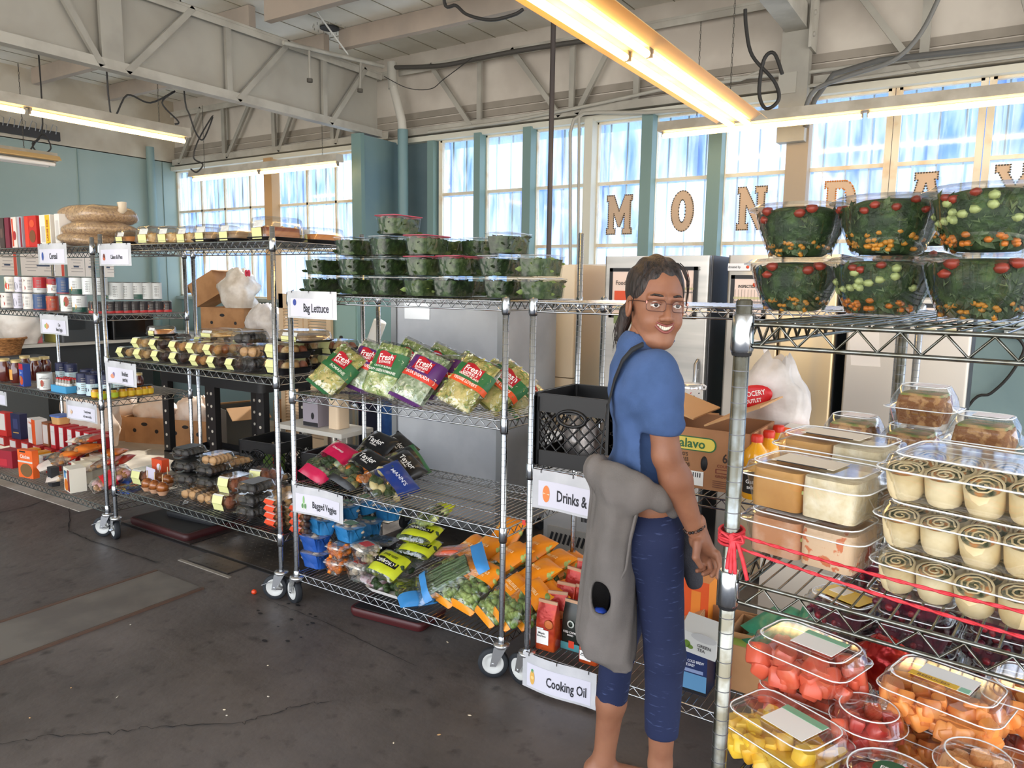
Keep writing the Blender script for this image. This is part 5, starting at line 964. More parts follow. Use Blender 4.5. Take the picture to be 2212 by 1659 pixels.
for k, (px, yf) in enumerate(((257, 2.62), (270, 2.72))): bxs.append((px, 1040, yf, .13, .1, .09, '2f4f9a', 'dark blue waffle style box, %s one behind the rack post' % ORD[k], [('e', -.3, .4, .15, .25, 'e0783a'), ('b', .3, .5, .3, .5, 'e8b83a')], .3))
zoff = {'tall white': .083, 'brown spined': .083, 'white sided': .083}
for px, py, yf, w, d, h, c, lab, dk, rz in bxs:
    dz = next((v for k, v in zoff.items() if lab.startswith(k)), 0); dz = .083 if 'in the back row' in lab or 'left end of the back' in lab else dz
    carton('boxed_food', lab, 'box', (*RX(px, py, yf, d/2), zb+dz), w, d, h, mat(c, .5), mat(c, .5), deco=dk, rz=rz, group='boxed food on the lowest left shelf')
LB = mat('d9c3a2', .5, c2='b98a58', sc=14); TOR = [Proto(bag_fn('bread_bag', 'bag', .2, .24, .05, [(.0, .35, mat('e9dcd0', .4)), (.8, 1, mat('c83a2a', .4))], [LB, BREAD], seed=41, film=WRAP)), Proto(bag_fn('bread_bag', 'bag', .17, .28, .06, [(.55, 1, mat('e07a2a', .35)), (0, .12, PUR_)], [BREAD, WHEAT], seed=42)), Proto(bag_fn('bread_bag', 'bag', .18, .26, .09, [(.3, .62, mat('d01f2c', .35))], [BREAD, mat('d9a0a0', .5)], seed=43))]
for k, px, py, yf, dz, rot, lab in ((0, 105, 1110, 2.44, .02, (.15, 0, -.5), 'pack of pale tortillas lying at the shelf front'), (0, 88, 1105, 2.47, .06, (.3, 0, -.3), 'upper pack of pale tortillas fanned behind'), (1, 115, 1060, 2.62, .1, (.2, 0, -1.2), 'orange bread bag lying behind the tortillas'), (1, 150, 1030, 2.7, .16, (.1, 0, -1.3), 'orange and purple bread bag under the topmost loaf'), (0, 165, 1010, 2.75, .22, (.1, 0, -1.2), 'white and red printed loaf bag topmost of the bread pile'), (1, 190, 1040, 2.8, .1, (.1, 0, -1.0), 'lower bread bag at the back of the pile'), (0, 215, 1050, 2.85, .05, (.1, .1, -1.), 'wrapped rolls at the back by the rack post'), (2, 200, 1120, 2.46, .03, (.45, .1, -.3), 'bright red banded bread loaf bag by the right post'), (0, 185, 1105, 2.6, .08, (.3, 0, -.8), 'clear loaf bag behind the red banded loaf'), (0, 235, 1120, 2.6, .02, (.1, 0, -.9), 'flat pack of wraps behind the rack posts')):
    TOR[k](lab, (min(S0(px, py, yf), -4.72), yf, zb+dz+.02), rot=rot, group='bread bags on the lowest left shelf')
t = thing('margarine_tub', 'blue and white rectangular tub on top of the pasta boxes', 'tub', (S0(128, 905, 2.9), 2.91, zb+.275)); G().loft([ring(.11, .09, .02, 0), ring(.13, .1, .02, .06)], mat('e0b070', .4)).build('tub_body', t); G().loft([ring(.14, .11, .02, .058), ring(.14, .11, .02, .07)], mat('5a78c0', .4)).build('lid', t)
# ---- second rack: cakes
def dome_fn(cake, base, w=.17, d=.24, h=.1, lab=YLAB, nm='cake_box', rnd=.04, top=None):
    def f():
        t = thing(nm, '', 'cake box' if nm == 'cake_box' else 'pastry box'); G().loft([ring(w*.9, d*.9, rnd, 0), ring(w, d, rnd, .014), ring(w*1.04, d*1.03, rnd, .016), ring(w*1.04, d*1.03, rnd, .02)], base, cap=(True, False)).build('base_tray', t)
        g = G(); g.loft([ring(w*.8, d*.82, rnd, .01), ring(w*.82, d*.84, rnd, h*.3), ring(w*.8, d*.82, rnd*.9, h*.55), ring(w*.6, d*.6, rnd*.5, h*.6)], cake)
        if top: fill(g, w*.7, d*.7, h*.5, h*.62, top, 30, (.012, .01, .008), 3)
        g.build('cake', t)
        G().loft([ring(w, d, rnd, .018), ring(w*.93, d*.94, rnd, h*.75), ring(w*.86, d*.88, rnd*.9, h*.93), ring(w*.7, d*.75, rnd*.6, h)], CLR, cap=(False, True)).build('clear_dome', t)
        if lab: g = G(); g.box((.01, -d/2-.002, h*.3), (w*.4, .001, h*.45), lab, rx=.08); g.box((.01, -d*.46, h*.7), (w*.4, .001, h*.3), LAB, rx=-.3); g.build('price_label', t)
        return t
    return f
CRM = mat('e2c89a', .6, c2='c99a5a', sc=25, bump=.4, bsc=40); CHB = mat('5a3220', .5, c2='d9b98a', sc=4, stretch=(.2, .2, 4)); 
CK = [Proto(dome_fn(CRM, CLR, top=mat('d2a862', .7))), Proto(dome_fn(CHB, CLAMB)), Proto(dome_fn(mat('7d3d22', .5, c2='c98a4e', sc=5, stretch=(.1, .1, 5)), CLAMB, w=.2, h=.12, top=CRM)), Proto(dome_fn(mat('c07a3a', .6), CLAMB, w=.17, h=.085))]
for i, (px, k, yf) in enumerate(((252, 3, 2.44), (298, 0, 2.44), (343, 0, 2.46), (385, 0, 2.5), (425, 1, 2.46), (478, 1, 2.46), (552, 2, 2.44), (652, 3, 2.7), (600, 3, 2.74))):
    CK[k]('clear domed cake, %s from the left on the top shelf' % ORD[i], (S0(px, 510, yf)+.0, yf+.13, 1.797), RND.uniform(-.1, .1), 'domed cakes on the second rack')
CK[3]('pie in an orange box behind the first domed cakes', (S0(330, 490, 2.75), 2.78, 1.797+.02), 0, scale=(1.2, .9, 1.3))
# pastry clamshells
def cl_fn(cm, base=CLR, w=.115, d=.24, h=.062, lab=YLAB, nm='pastry_box', cont='pastries', n=8, rr=(.03, .03, .02), dark=None, cols=2):
    def f():
        t = thing(nm, '', 'pastry box'); G().loft([ring(w*.8, d*.9, .02, 0), ring(w*.92, d*.96, .02, h*.42), ring(w*1.08, d*1.03, .02, h*.45), ring(w*1.08, d*1.03, .02, h*.48)], base, cap=(True, False)).build('base_tray', t)
        g = G(); rows = max(1, n//cols)
        for i in range(rows):
            for j in range(cols): g.ell(((j-(cols-1)/2)*w*.8/cols, -d*.4+d*.8*(i+.5)/rows, h*.45), (min(rr[0], w*.42/cols*1.0), d*.4/rows*.95, h*.38), cm[(i+j) % len(cm)], 10, 6, None, .2, 6, i)
        g.build(cont, t)
        G().loft([ring(w*1.08, d*1.03, .02, h*.49), ring(w*.94, d*.96, .02, h*.52), ring(w*.8, d*.9, .02, h*.94), ring(w*.7, d*.84, .02, h)], CLR, cap=(False, True)).build('clear_lid', t)
        if lab:
            g = G(); ww = w*.45; Z = [(-d*.39, h*1.01), (-d*.47, h*.95), (-d*.53, h*.5), (-d*.5, h*.42), (-d*.44, h*.02)]; V = [(x, y-.0015, z) for y, z in Z for x in (-ww/2-.005, ww/2-.005)]; g.add(V, [(2*i, 2*i+1, 2*i+3, 2*i+2) for i in range(4)], lab); g.add([(p[0], p[1]-.001, p[2]+.001) for p in V[:4]], [(0, 1, 3, 2)], LAB); g.build('price_label', t)
        if dark: g = G(); g.loft([ring(w*.84, d*.86, .02, h*.98), ring(w*.72, d*.8, .02, h*1.02)], dark).build('black_sleeve', t) if 0 else G().box((0, 0, h*1.01), (w*.66, d*.8, .002), dark).build('black_card', t)
        return t
    return f
DNT = mat('a8622e', .35, coat=.5); PAL = mat('d9b27a', .6, c2='c98f4e', sc=14); MAC = mat('cf9f6a', .5); MACD = mat('2e2a2b', .5)
PB = [Proto(cl_fn([PAL, CRM])), Proto(cl_fn([CHOC, CHOC])), Proto(cl_fn([DNT, PAL])), Proto(cl_fn([mat('5a463c', .5), CRM]))]
MB_ = [Proto(cl_fn([MACD], lab=None, w=.15, d=.17, h=.065, n=10, cols=2, nm='macaron_box', cont='macarons', dark=mat('23231f', .4))), Proto(cl_fn([MAC], lab=None, w=.15, d=.17, h=.065, n=10, cols=2, nm='macaron_box', cont='macarons'))]
GPB = 'pastry boxes on the second rack'; zp = 1.134
for i, px in enumerate((255, 292, 330, 369, 413, 450, 490)): PB[(3, 0, 1, 1, 2, 1, 1)[i]]('yellow labelled pastry box, %s from the left, lower row' % ORD[i], (S0(px, 780, 2.43), 2.56, zp), .05, GPB)
for i, px in enumerate((287, 325, 368, 405, 442)): PB[(0, 1, 2, 0, 2)[i]]('yellow labelled pastry box, %s from the left, upper row' % ORD[i], (S0(px, 750, 2.44), 2.57, zp+.064), .05, GPB)
for i, (px, dz, k) in enumerate(((518, 0, 0), (520, .067, 1), (508, .134, 0))): MB_[k]('stacked cookie sandwich box, %s on the pastry shelf' % ('lowest', 'middle', 'topmost black one')[i], (S0(px, 790, 2.46), 2.56, zp+dz), .12, 'cookie sandwich boxes')
for i in range(8): PB[i % 4]('pastry box, %s from the left in the back rows' % ORD[i], (S0(300+42*i, 745, 2.74), 2.86, zp+(.064 if i % 2 else .0)), 0, GPB)
t = CK[3]('round black lidded bowl standing on the upper pastry boxes', (S0(342, 712, 2.6), 2.62, zp+.13), scale=(.8, .6, .7))
BT = Proto(cl_fn([PAL, mat('a05a3a', .5), CRM], base=CLAMB, w=.19, d=.2, h=.075, n=9, cols=3, nm='pastry_box'))
for i, (px, yf, dz) in enumerate(((588, 2.47, 0), (588, 2.47, .078), (650, 2.72, 0), (648, 2.72, .078), (700, 2.8, 0), (702, 2.8, .078))): BT(('lower' if not dz else 'upper')+' black based pastry tray, '+['left of the right post', '', 'between the two racks', '', 'rearmost by the salad bags', ''][i-(i % 2)], (S0(px, 795, yf), yf+.1, zp+dz), .0, 'black based pastry trays')
CK[1]('wide clear lidded tray of brown rolls on the black trays', (S0(635, 740, 2.6), 2.66, zp+.158), scale=(1.6, .9, .6))
CK[0]('flat clear lidded tray at the back above the pastry boxes', (S0(460, 715, 2.75), 2.8, zp+.13), scale=(1.3, .9, .5))
# lowest shelf of second rack
zc = .336; GL = 'sweet packs on the second rack lowest shelf'
MUF = mat('9a5530', .7, c2='7a3d20', sc=30, bump=.4, bsc=40); MU = Proto(cl_fn([MUF], w=.17, d=.17, h=.09, n=4, cols=2, nm='muffin_box', cont='muffins', rr=(.04, .04, .03))); BRO = Proto(cl_fn([CHOC, mat('d9a86a', .6)], lab=mat('e8502a', .4), w=.17, d=.2, h=.035, n=12, cols=3, nm='brownie_box', cont='bites')); COO = Proto(cl_fn([PAL], lab=None, w=.18, d=.19, h=.05, n=12, cols=3, nm='cookie_box', cont='cookies'))
for P_, px, py, yf, dz, rz, lab in ((MU, 292, 1060, 2.5, 0, .1, 'rounded yellow labelled muffin box behind the caramel apples'), (MU, 468, 1110, 2.46, 0, .1, 'blue labelled muffin box at the front of the shelf'), (MU, 480, 1075, 2.5, .09, .1, 'yellow labelled muffin box on the blue labelled one'), (MB_[1], 395, 1085, 2.47, 0, .15, 'pale cookie sandwich box lowest in the left stack'), (MB_[0], 388, 1065, 2.5, .067, .15, 'dark cookie sandwich box second in the left stack'), (MB_[0], 385, 1045, 2.52, .134, .15, 'dark cookie sandwich box third in the left stack'), (MB_[0], 382, 1025, 2.56, .2, .15, 'dark cookie sandwich box topmost in the left stack'), (MB_[1], 430, 1095, 2.47, 0, .1, 'pale cookie sandwich box lowest in the second stack'), (MB_[0], 432, 1070, 2.52, .067, .1, 'dark cookie sandwich box second in the second stack'), (MB_[0], 433, 1050, 2.54, .134, .1, 'dark cookie sandwich box third in the second stack'), (MB_[1], 440, 1015, 2.55, .2, .1, 'pale cookie sandwich box topmost in the second stack'), (MB_[0], 520, 1120, 2.44, 0, .1, 'dark cookie sandwich box lowest in the front stack'), (MB_[0], 520, 1095, 2.44, .067, .1, 'dark cookie sandwich box in the middle of the front stack'), (MB_[0], 523, 1070, 2.44, .134, .1, 'dark cookie sandwich box topmost in the front stack'), (MU, 545, 1020, 2.68, .1, .2, 'large clear muffin box raised at the back'), (MU, 560, 1035, 2.72, 0, .2, 'muffin box under the raised one at the back'), (COO, 590, 1060, 2.62, .07, 0, 'upper flat cookie box left of the right post'), (COO, 592, 1070, 2.64, .0, 0, 'lower flat cookie box left of the right post'), (COO, 480, 1000, 2.8, .12, 0, 'red frosted cookie box at the back'), (COO, 560, 1000, 2.86, .04, 0, 'flat cookie box in the back corner')):
    o = P_(lab, (S0(px, py, yf), yf+.09, zc+dz), rz, GL)
for i in range(8): BRO('orange labelled brownie bites box, %s up in the %s stack' % (ORD[i % 4], 'left' if i < 4 else 'right'), (S0(585 if i < 4 else 640, 1140, 2.45), 2.55, zc+.037*(i % 4)), -.05, GL)
CAR = mat('a5622c', .25, c2='7a3f1a', sc=30, coat=.6)
def apple():
    t = thing('caramel_apple', '', 'caramel apple'); G().ell((0, 0, .045), (.034, .034, .034), CAR, 16, 10, None, .1).build('apple', t); G().tube([(0, 0, .07), (.004, 0, .125)], .003, mat('d9b98a', .6), 6).build('stick', t); G().lathe([(.022, 0), (.037, .028)], mat('c79a7a', .6), 20, cap=(True, False)).build('paper_cup', t); return t
AP = Proto(apple)
for i, (px, py, yf) in enumerate(((308, 1075, 2.44), (324, 1082, 2.44), (341, 1090, 2.44), (352, 1062, 2.56), (335, 1060, 2.56))): AP('caramel apple on a stick, '+['leftmost in the front row', 'middle of the front row', 'rightmost in the front row', 'back one beside the cookie boxes', 'back one behind the middle apple'][i], (S0(px, py, yf), yf+.035, zc), group='caramel apples')
t = thing('price_card', 'white printed card standing behind the caramel apples', 'card', (S0(325, 1040, 2.54), 2.535, zc), rot=(-.1, 0, -.1)); G().box((0, 0, .075), (.11, .002, .08), mat('d6cfe0', .5)).build('card', t); carton('candy_box', 'orange red candy box behind the caramel apples', 'box', (S0(348, 1030, 2.66), 2.66, zc+.06), .11, .05, .08, mat('e0532c', .4), deco=[('e', .4, .4, .2, .3, 'f0e6f0')])
t = thing('price_card', 'tilted white card behind the muffins by the right post', 'card', (S0(590, 1000, 2.8), 2.8, zc+.08), rot=(-.1, .3, -.1)); G().box((0, 0, .05), (.11, .002, .08), mat('d6cfe0', .5)).build('card', t)
# ================================================================ RACK BEHIND THE WOMAN
z = .911; P = Pz(1240, 1012, z); CR('black milk crate with lattice sides on the rack left of the woman', (P.x, 2.415+.17, z), 0)
for i, (dx, dy) in enumerate(((-.08, .02), (.05, .06), (.02, -.07))): crumple('drink_pouch', 'silvery drink pouch, %s inside the black milk crate' % ORD[i], 'pouch', (P.x+dx, 2.585+dy, z+.01), .1, .08, .17, mat('b9b3b0', .3, .4, c2='8a8583', sc=9), seed=30+i, group='drink pouches in the crate')
# lower black crates behind pastry / salad racks
for i, (px, py, y, zz) in enumerate(((596, 940, 3.22, .29), (735, 925, 3.2, .29), (596, 940, 3.22, 0), (735, 925, 3.2, 0))): CR('black milk crate behind the racks, %s' % ('upper left one with a green carton inside', 'upper right one holding tins', 'lower left one on the floor', 'lower right one on the floor')[i], (S0(px, py, y), y, zz+.002), .1, 'milk crates behind the racks')
for i in range(4): CN[(3, 9, 0, 9)[i]]('wide tin lying in the upper right crate, %s from the left' % ORD[i], (S0(735, 925, 3.2)-.09+.06*i, 3.18+.05*(i % 2), .45), group='tins in the milk crate')
carton('juice_carton', 'green carton seen through the upper left milk crate', 'carton', (S0(596, 950, 3.22), 3.2, .31), .12, .08, .16, mat('6f8f3c', .4), deco=[('b', .8, .5, .15, 1, 'c23a2a')])
P = Pz(1490, 1060, z); ab = mat('b07d55', .75, c2='a3714a', sc=6)
t = thing('avocado_box', 'brown avocado box marked 60 count right of the woman', 'box', (P.x, 2.45+.16, z), 0); w, d, h = .36, .3, .21; g = G()
for x in (-w/2, w/2): g.box((x, 0, h/2), (.007, d, h), ab)
for y in (-d/2, d/2): g.box((0, y, h/2), (w, .007, h), ab)
g.box((0, 0, .004), (w, d, .007), ab); g.build('carton', t)
for s, a in ((-1, .3), (1, .42)): G().box((0, 0, 0), (.2, d, .006), mat('c99a68', .7), Matrix.Translation((s*(w/2-.08+.02), -.02*s, h+.055)) @ Matrix.Rotation(s*a*-1, 4, 'Y')).build('flap', t)
g = G(); M = Matrix.Translation((0, -d/2-.0042, 0)) @ UP; dk = mat('3b2a20', .6); g.loft([ring(.2, .05, .024, 0, ox=-.03, oy=h-.055), ring(.2, .05, .024, .001, ox=-.03, oy=h-.055)], mat('2f6a3c', .5), M=M, sm=False); g.loft([ring(.19, .042, .02, .0012, ox=-.03, oy=h-.055), ring(.19, .042, .02, .002, ox=-.03, oy=h-.055)], mat('e7cf5a', .5), M=M, sm=False)
put_text(g, 'Calavo', (-.03, h-.055, .003), .045, mat('2f6a3c', .5), M); put_text(g, "MEXICO'S", (-.06, .115, .001), .018, dk, M, xs=.8); put_text(g, 'BEST HASS', (-.06, .097, .001), .018, dk, M, xs=.8); put_text(g, 'AVOCADOS', (-.06, .079, .001), .018, dk, M, xs=.8); put_text(g, '60', (.11, .115, .001), .045, dk, M, xs=.8); put_text(g, 'COUNT', (.1, .088, .001), .014, mat('7a3a2a', .6), M); put_text(g, 'GROWER', (.1, .052, .001), .014, mat('7a3a2a', .6), M)
for y in (.07,): g.loft([ring(.06, .016, .002, 0, ox=.1, oy=y), ring(.052, .01, .002, 0, ox=.1, oy=y)], mat('7a3a2a', .6), M=M, cap=(False, False))
for k in range(4): g.box((.1, .035-.007*k, .001), (.075, .003, .001), mat('7a4a35', .6), M)
g.ell((.03, .09, 0), (.014, .03, .001), INK, 12, 3, M); g.box((.0, .035, .001), (.06, .05, .001), LAB, M); 
for k in range(6): g.box((-.022+.008*k, .047, .002), (.003, .016, .001), INK, M)
g.build('printing', t)
t = thing('tumbler', 'white tumbler with confetti marks, steel rim and clear straw', 'tumbler', tuple(C_) if 0 else (Py(1490, 890, 2.72).x, 2.80, z), 0); 
t.location = (Py(1491, 880, 2.86).x, 2.86, z)
CB = carton('shoe_box', 'plain brown box under the confetti tumbler', 'box', (t.location.x, 2.86, z), .2, .12, .19, KRAFT, KRAFT); t.location.z = z+.19
G().lathe([(.034, 0), (.045, .09), (.046, .1)], mat('f4f1ea', .35), 26).build('cup', t); G().lathe([(.047, .1), (.047, .118), (.04, .12), (.001, .121)], SILVER, 26, cap=(False, False)).build('steel_lid', t); G().tube([(.012, 0, .11), (.024, 0, .18)], .004, CLR, 8).build('straw', t); G().tube([(.047, 0, .118), (.06, 0, .112), (.058, 0, .1), (.047, 0, .1)], .004, WHITE, 6).build('handle_loop', t)
g = G(); R = random.Random(5)
for i in range(26): a = R.uniform(-2.8, -.3); zz = R.uniform(.01, .09); rr = .0345+.0122*zz/.1; g.box((rr*cos(a)*1.0, rr*sin(a), zz), (.002, .007, .003), mat(R.choice(['d8453a', '4f8f4a', '1d1d1f', 'e0a030']), .5), rz=a, rx=R.uniform(-1, 1))
g.build('confetti_marks', t)
JU = mat('f0a818', .15, coat=.6, emit=0)
def bot():
    t = thing('juice_bottle', '', 'bottle'); G().lathe([(.038, 0), (.04, .01), (.036, .05), (.04, .09), (.036, .11), (.042, .135), (.036, .16), (.018, .18), (.016, .19)], JU, 24).build('bottle_body', t); G().lathe([(.019, .188), (.02, .205), (.017, .212), (.001, .213)], mat('d8341f', .4), 18, cap=(False, False)).build('cap', t); g = G(); g.lathe([(.0405, .02), (.0375, .05), (.0415, .095)], mat('26211c', .5), 24, cap=(False, False)); 
    for sx in (-.008, .012): put_text(g, 'Gator' if sx > 0 else 'ade', (sx*.2, .06 if sx > 0 else .042, 0), .018, mat('f0ede6', .5), Matrix.Translation((0, -.0415, 0)) @ UP)
    g.build('wrap_label', t); return t
BO = Proto(bot)
for i, (px, y) in enumerate(((1635, 2.46), (1660, 2.56), (1680, 2.68))): BO('orange sports drink bottle with red cap, %s' % ('nearest the rack post', 'middle one', 'rearmost one')[i], (Py(px, 960, y).x, y, z), group='sports drink bottles')
P = Pz(1743, 1010, z+.0); P = Py(1742, 1008, 2.75); t = carton('snack_cup_box', 'orange gelatin cup box beside the sports drink bottles', 'box', (P.x, 2.74, z+.075), .15, .1, .13, mat('e8702a', .4), mat('d9621f', .4), mat('f2ece2', .5), deco=[('t', 'WIGGLES', 0, .18, .03, 'f6e6d6', .8), ('e', 0, .42, .17, .12, 'c2282c'), ('t', 'Dole', 0, .42, .018, 'f6f0e6', .9), ('b', 0, .72, .7, .06, 'f2e6d8'), ('b', -.7, .6, .25, .1, 'f2e6d8')])
carton('flat_carton', 'plain carton under the orange gelatin cup box', 'box', (P.x, 2.74, z), .17, .12, .074, KRAFT)
t = crumple('grocery_bag', 'white plastic grocery bag with red oval logo behind the nearest rack post', 'bag', (Py(1672, 900, 2.85).x, 2.85, z), .27, .17, .44, mat('e2dcd8', .4, c2='c9c2bc', sc=8, bump=.6, bsc=12), amp=.3, seed=4)
M = Matrix.Translation((-.05, -.125, .30)) @ UP @ Matrix.Rotation(.25, 4, 'Z'); g = G(); g.ell((0, 0, 0), (.075, .042, .004), mat('d0222a', .4), 20, 5, M); put_text(g, 'GROCERY', (0, .008, .005), .026, LAB, M, xs=.8); put_text(g, 'OUTLET', (0, -.018, .005), .02, LAB, M, xs=.8); g.build('logo', t)
G().tube([(-.09+.05*cos(a), 0, .44+.05*sin(a)) for a in np.linspace(-.3, 3.4, 9)], .01, mat('f1ece9', .4), 6).build('handle', t)
crumple('produce_bag', 'crumpled white sack behind the snack cup box', 'bag', (Py(1830, 990, 2.95).x, 2.9, z), .2, .14, .12, mat('e4dccb', .6), seed=8)
# lowest shelf: coffee bags etc.
z = .151
def cof(cm, printing):
    def f():
        t = thing('coffee_bag', '', 'bag'); w, d, h = .085, .06, .2; g = G(); g.loft([ring(w, d, .008, 0), ring(w*1.04, d*1.04, .01, h*.3), ring(w, d*.9, .008, h*.68), ring(w*.98, d*.4, .004, h*.86), ring(w*.98, .006, .002, h)], cm); g.build('foil_bag', t); G().box((0, -.004, h*.97), (w*.98, .006, .012), mat('c9a080', .4)).build('tin_tie', t)
        g = G(); M = Matrix.Translation((0, -d/2-.003, 0)) @ UP; printing(g, M, w, h); g.build('front_label', t); return t
    return f
def p1(g, M, w, h): g.box((-.008, h*.28, 0), (w*.62, h*.3, .001), LAB, M); put_text(g, 'Maple', (-.012, h*.36, .002), .012, INK, M); put_text(g, 'Bourbon', (-.012, h*.3, .002), .011, INK, M); g.ell((.018, h*.56, 0), (.02, .02, .002), mat('c46a35', .4), 16, 4, M); g.box((-.02, h*.45, 0), (.03, .006, .001), LAB, M)
def p2(g, M, w, h): g.ell((0, h*.55, 0), (.018, .018, .001), mat('cfd8cf', .5), 18, 3, M); g.ell((0, h*.55, .001), (.011, .012, .001), mat('1c2b22', .5), 14, 3, M); put_text(g, 'ICED COFFEE', (0, h*.38, .001), .012, LAB, M, xs=.9); put_text(g, 'BLEND', (0, h*.32, .001), .009, LAB, M); g.box((.005, h*.13, 0), (.025, .03, .001), mat('d8452c', .4), M); g.box((0, h*.08, -.0002), (w, .03, .001), mat('4f8f95', .4), M)
CF = Proto(cof(mat('a3261f', .28, .3, c2='c9521f', sc=9, bump=.5, bsc=20), p1)); CG = Proto(cof(mat('1a211c', .3), p2))
gc = 'red foil coffee bags'
for i, (px, py, y, rz) in enumerate(((1175, 1400, 2.44, .05), (1196, 1370, 2.54, .3), (1215, 1350, 2.64, .1), (1235, 1330, 2.74, -.1), (1258, 1300, 2.86, .1), (1256, 1350, 2.66, .2), (1270, 1340, 2.76, 0))): CF('red foil coffee bag, '+('frontmost at the left post', 'second back from the left post', 'third back from the left post', 'fourth back along the row', 'rearmost upright one', 'second column in front', 'second column behind')[i], (Py(px, py, y).x, y+.03, z+(.03 if i in (3, 4) else 0)), rz, gc)
CG('black iced coffee blend bag with round emblem', (Py(1232, 1400, 2.5).x, 2.53, z)); CF('red foil bag lying low beside the iced coffee blend', (Py(1273, 1425, 2.46).x, 2.47, z+.0), 0, gc, scale=(.9, 1, .55))
P = Pz(1500, 1495, z); carton('cold_brew_box', 'navy and sky blue cold brew coffee box at the woman\'s knee', 'box', (P.x-.02, 2.47+.05, z), .13, .1, .155, mat('1e2f5e', .4), mat('141d3a', .4), mat('3d3a35', .5), deco=[('b', 0, .28, 1, .4, '5e93bd'), ('t', 'QUALITY COLD BREW', 0, .78, .014, 'e8ecf4', .75), ('t', 'MADE EASY', -.1, .68, .014, 'e8ecf4', .75), ('b', .2, .55, .6, .08, '8a9ac0'), ('b', 0, .05, 1, .08, '17171c')])
carton('cold_brew_box', 'dark teal drink box behind the cold brew box', 'box', (P.x+.09, 2.66, z), .12, .1, .15, mat('16242c', .4), mat('2a2f2c', .4), mat('8fae4a', .5), deco=[('b', .3, .6, .4, .1, '8fae4a')])
t = carton('tea_box', 'white green tea box tilted on the cold brew box', 'box', (P.x+.01, 2.5, z+.17), .13, .09, .1, mat('dfe0dc', .5), mat('cfd0cc', .5), rot=(.35, .12, .05), deco=[('t', 'GREEN', .35, .5, .02, '4a4a48', .8), ('t', 'TEA', .2, .3, .02, '4a4a48', .8), ('e', -.6, .4, .1, .18, '6f8f3c'), ('e', -.4, .3, .08, .1, '6f8f3c'), ('e', .3, .9, .35, .2, 'c8c9c8')])
P = Py(1500, 1400, 2.8); carton('cracker_box', 'tall orange box standing behind the tea box', 'box', (P.x-.02, 2.86, z), .13, .1, .28, mat('e0571f', .4), mat('e88a2a', .4), mat('f0a060', .4), deco=[('b', .2, .5, .3, .7, 'e8862a')])
obox('cardboard_box', 'brown carton with folded lid beside the orange box', (Py(1560, 1360, 2.75).x+.02, 2.78, z), .22, .2, .17, rz=.05, fl=.55, holes=False)
P = Py(1680, 1380, 2.7); obox('cardboard_box', 'shallow brown carton of green sachets at the rack end', (P.x, 2.72, z), .34, .28, .17, rz=0, flaps=False, holes=False)
GS_ = mat('3f9a78', .3, c2='2f7a5c', sc=9, bump=.6, bsc=14); GG = Proto(bag_fn('green_pouch', 'pouch', .12, .17, .03, [(0, 1, GS_)], None, seed=51))
for i in range(6): GG('glossy green pouch, %s in the shallow brown carton' % ORD[i], (P.x-.1+.1*(i % 3), 2.64+.07*(i//3), z+.13+.012*i), rot=(.35, .1, -.6+.3*(i % 3)), group='green pouches')
carton('storage_box', 'plain white carton behind the berry boxes on the floor', 'box', (Py(1720, 1290, 3.3).x, 3.35, 0), .3, .2, .5, mat('cfc6b6', .6))
# ================================================================ NEAREST RACK
def rc_fn(cont, w=.21, d=.14, h=.075, lab=None, base=CLR, nm='deli_box', cat='deli box', lidh=.35, seed=0, rim=3):
    def f():
        t = thing(nm, '', cat); b = h*(1-lidh); G().loft([ring(w*.8, d*.78, .022, 0), ring(w*.83, d*.82, .025, .006), ring(w*.95, d*.93, .03, b)], base, cap=(True, False)).build('base_tray', t)
        R = []; G().loft([ring(w*.95, d*.93, .03, b), ring(w*1.03, d*1.04, .034, b+.002), ring(w*1.03, d*1.04, .034, b+.006)], CLR, cap=(False, False), sm=False).loft([ring(w*1.03, d*1.04, .034, b+.006), ring(w*.97, d*.96, .032, b+.008), ring(w*.93, d*.91, .03, h*.96), ring(w*.84, d*.8, .026, h), ring(w*.8, d*.75, .024, h*.985)], CLR, cap=(False, True)).build('clear_lid', t)
        g = G()
        for k, zz in enumerate((b+.004, h)): ww, dd = ((w*1.03, d*1.04), (w*.86, d*.83))[k]; g.tube(ring(ww, dd, .03, zz), .0013, mat('f2f4f5', .15), 5, close=True)
        g.build('rim_bead', t)
        cont(t, w, d, b, h)
        if lab: g = G(); lab(g, w, d, h); g.build('paper_label', t)
        return t
    return f
def chunks(ms, n, s, nm='fruit_chunks', k=.95, cube=True):
    def f(t, w, d, b, h):
        g = G(); R = random.Random(n)
        g.loft([ring(w*.72, d*.7, .02, .006), ring(w*.84, d*.8, .02, b*.75)], ms[0])
        for i in range(n):
            x, y, zz = R.uniform(-.38, .38)*w, R.uniform(-.36, .36)*d, R.uniform(.3, k)*b
            if i < n*.45: 
                e = R.choice(((0, -1), (0, -1), (1, 0), (-1, 0))); 
                if e[1]: y = -d*.385
                else: x = e[0]*w*.40
                zz = R.uniform(.2, .85)*b
            M = Matrix.Translation((x, y, zz)) @ Matrix.Rotation(R.uniform(0, 3), 4, 'Z') @ Matrix.Rotation(R.uniform(-.5, .5), 4, 'X') @ Matrix.Rotation(R.uniform(-.5, .5), 4, 'Y'); q = s*R.uniform(.7, 1.15)
            g.loft([ring(q*.9, q*.8, q*.15, -q*.45, 2), ring(q, q*.9, q*.2, -q*.3, 2), ring(q*.95, q, q*.2, q*.3, 2), ring(q*.8, q*.8, q*.15, q*.45, 2)], ms[i % len(ms)], M=M) if cube else g.ell((0, 0, 0), (q*.5, q*.5, q*.45), ms[i % len(ms)], 8, 5, M, .15, 5, i)
        g.build(nm, t)
    return f
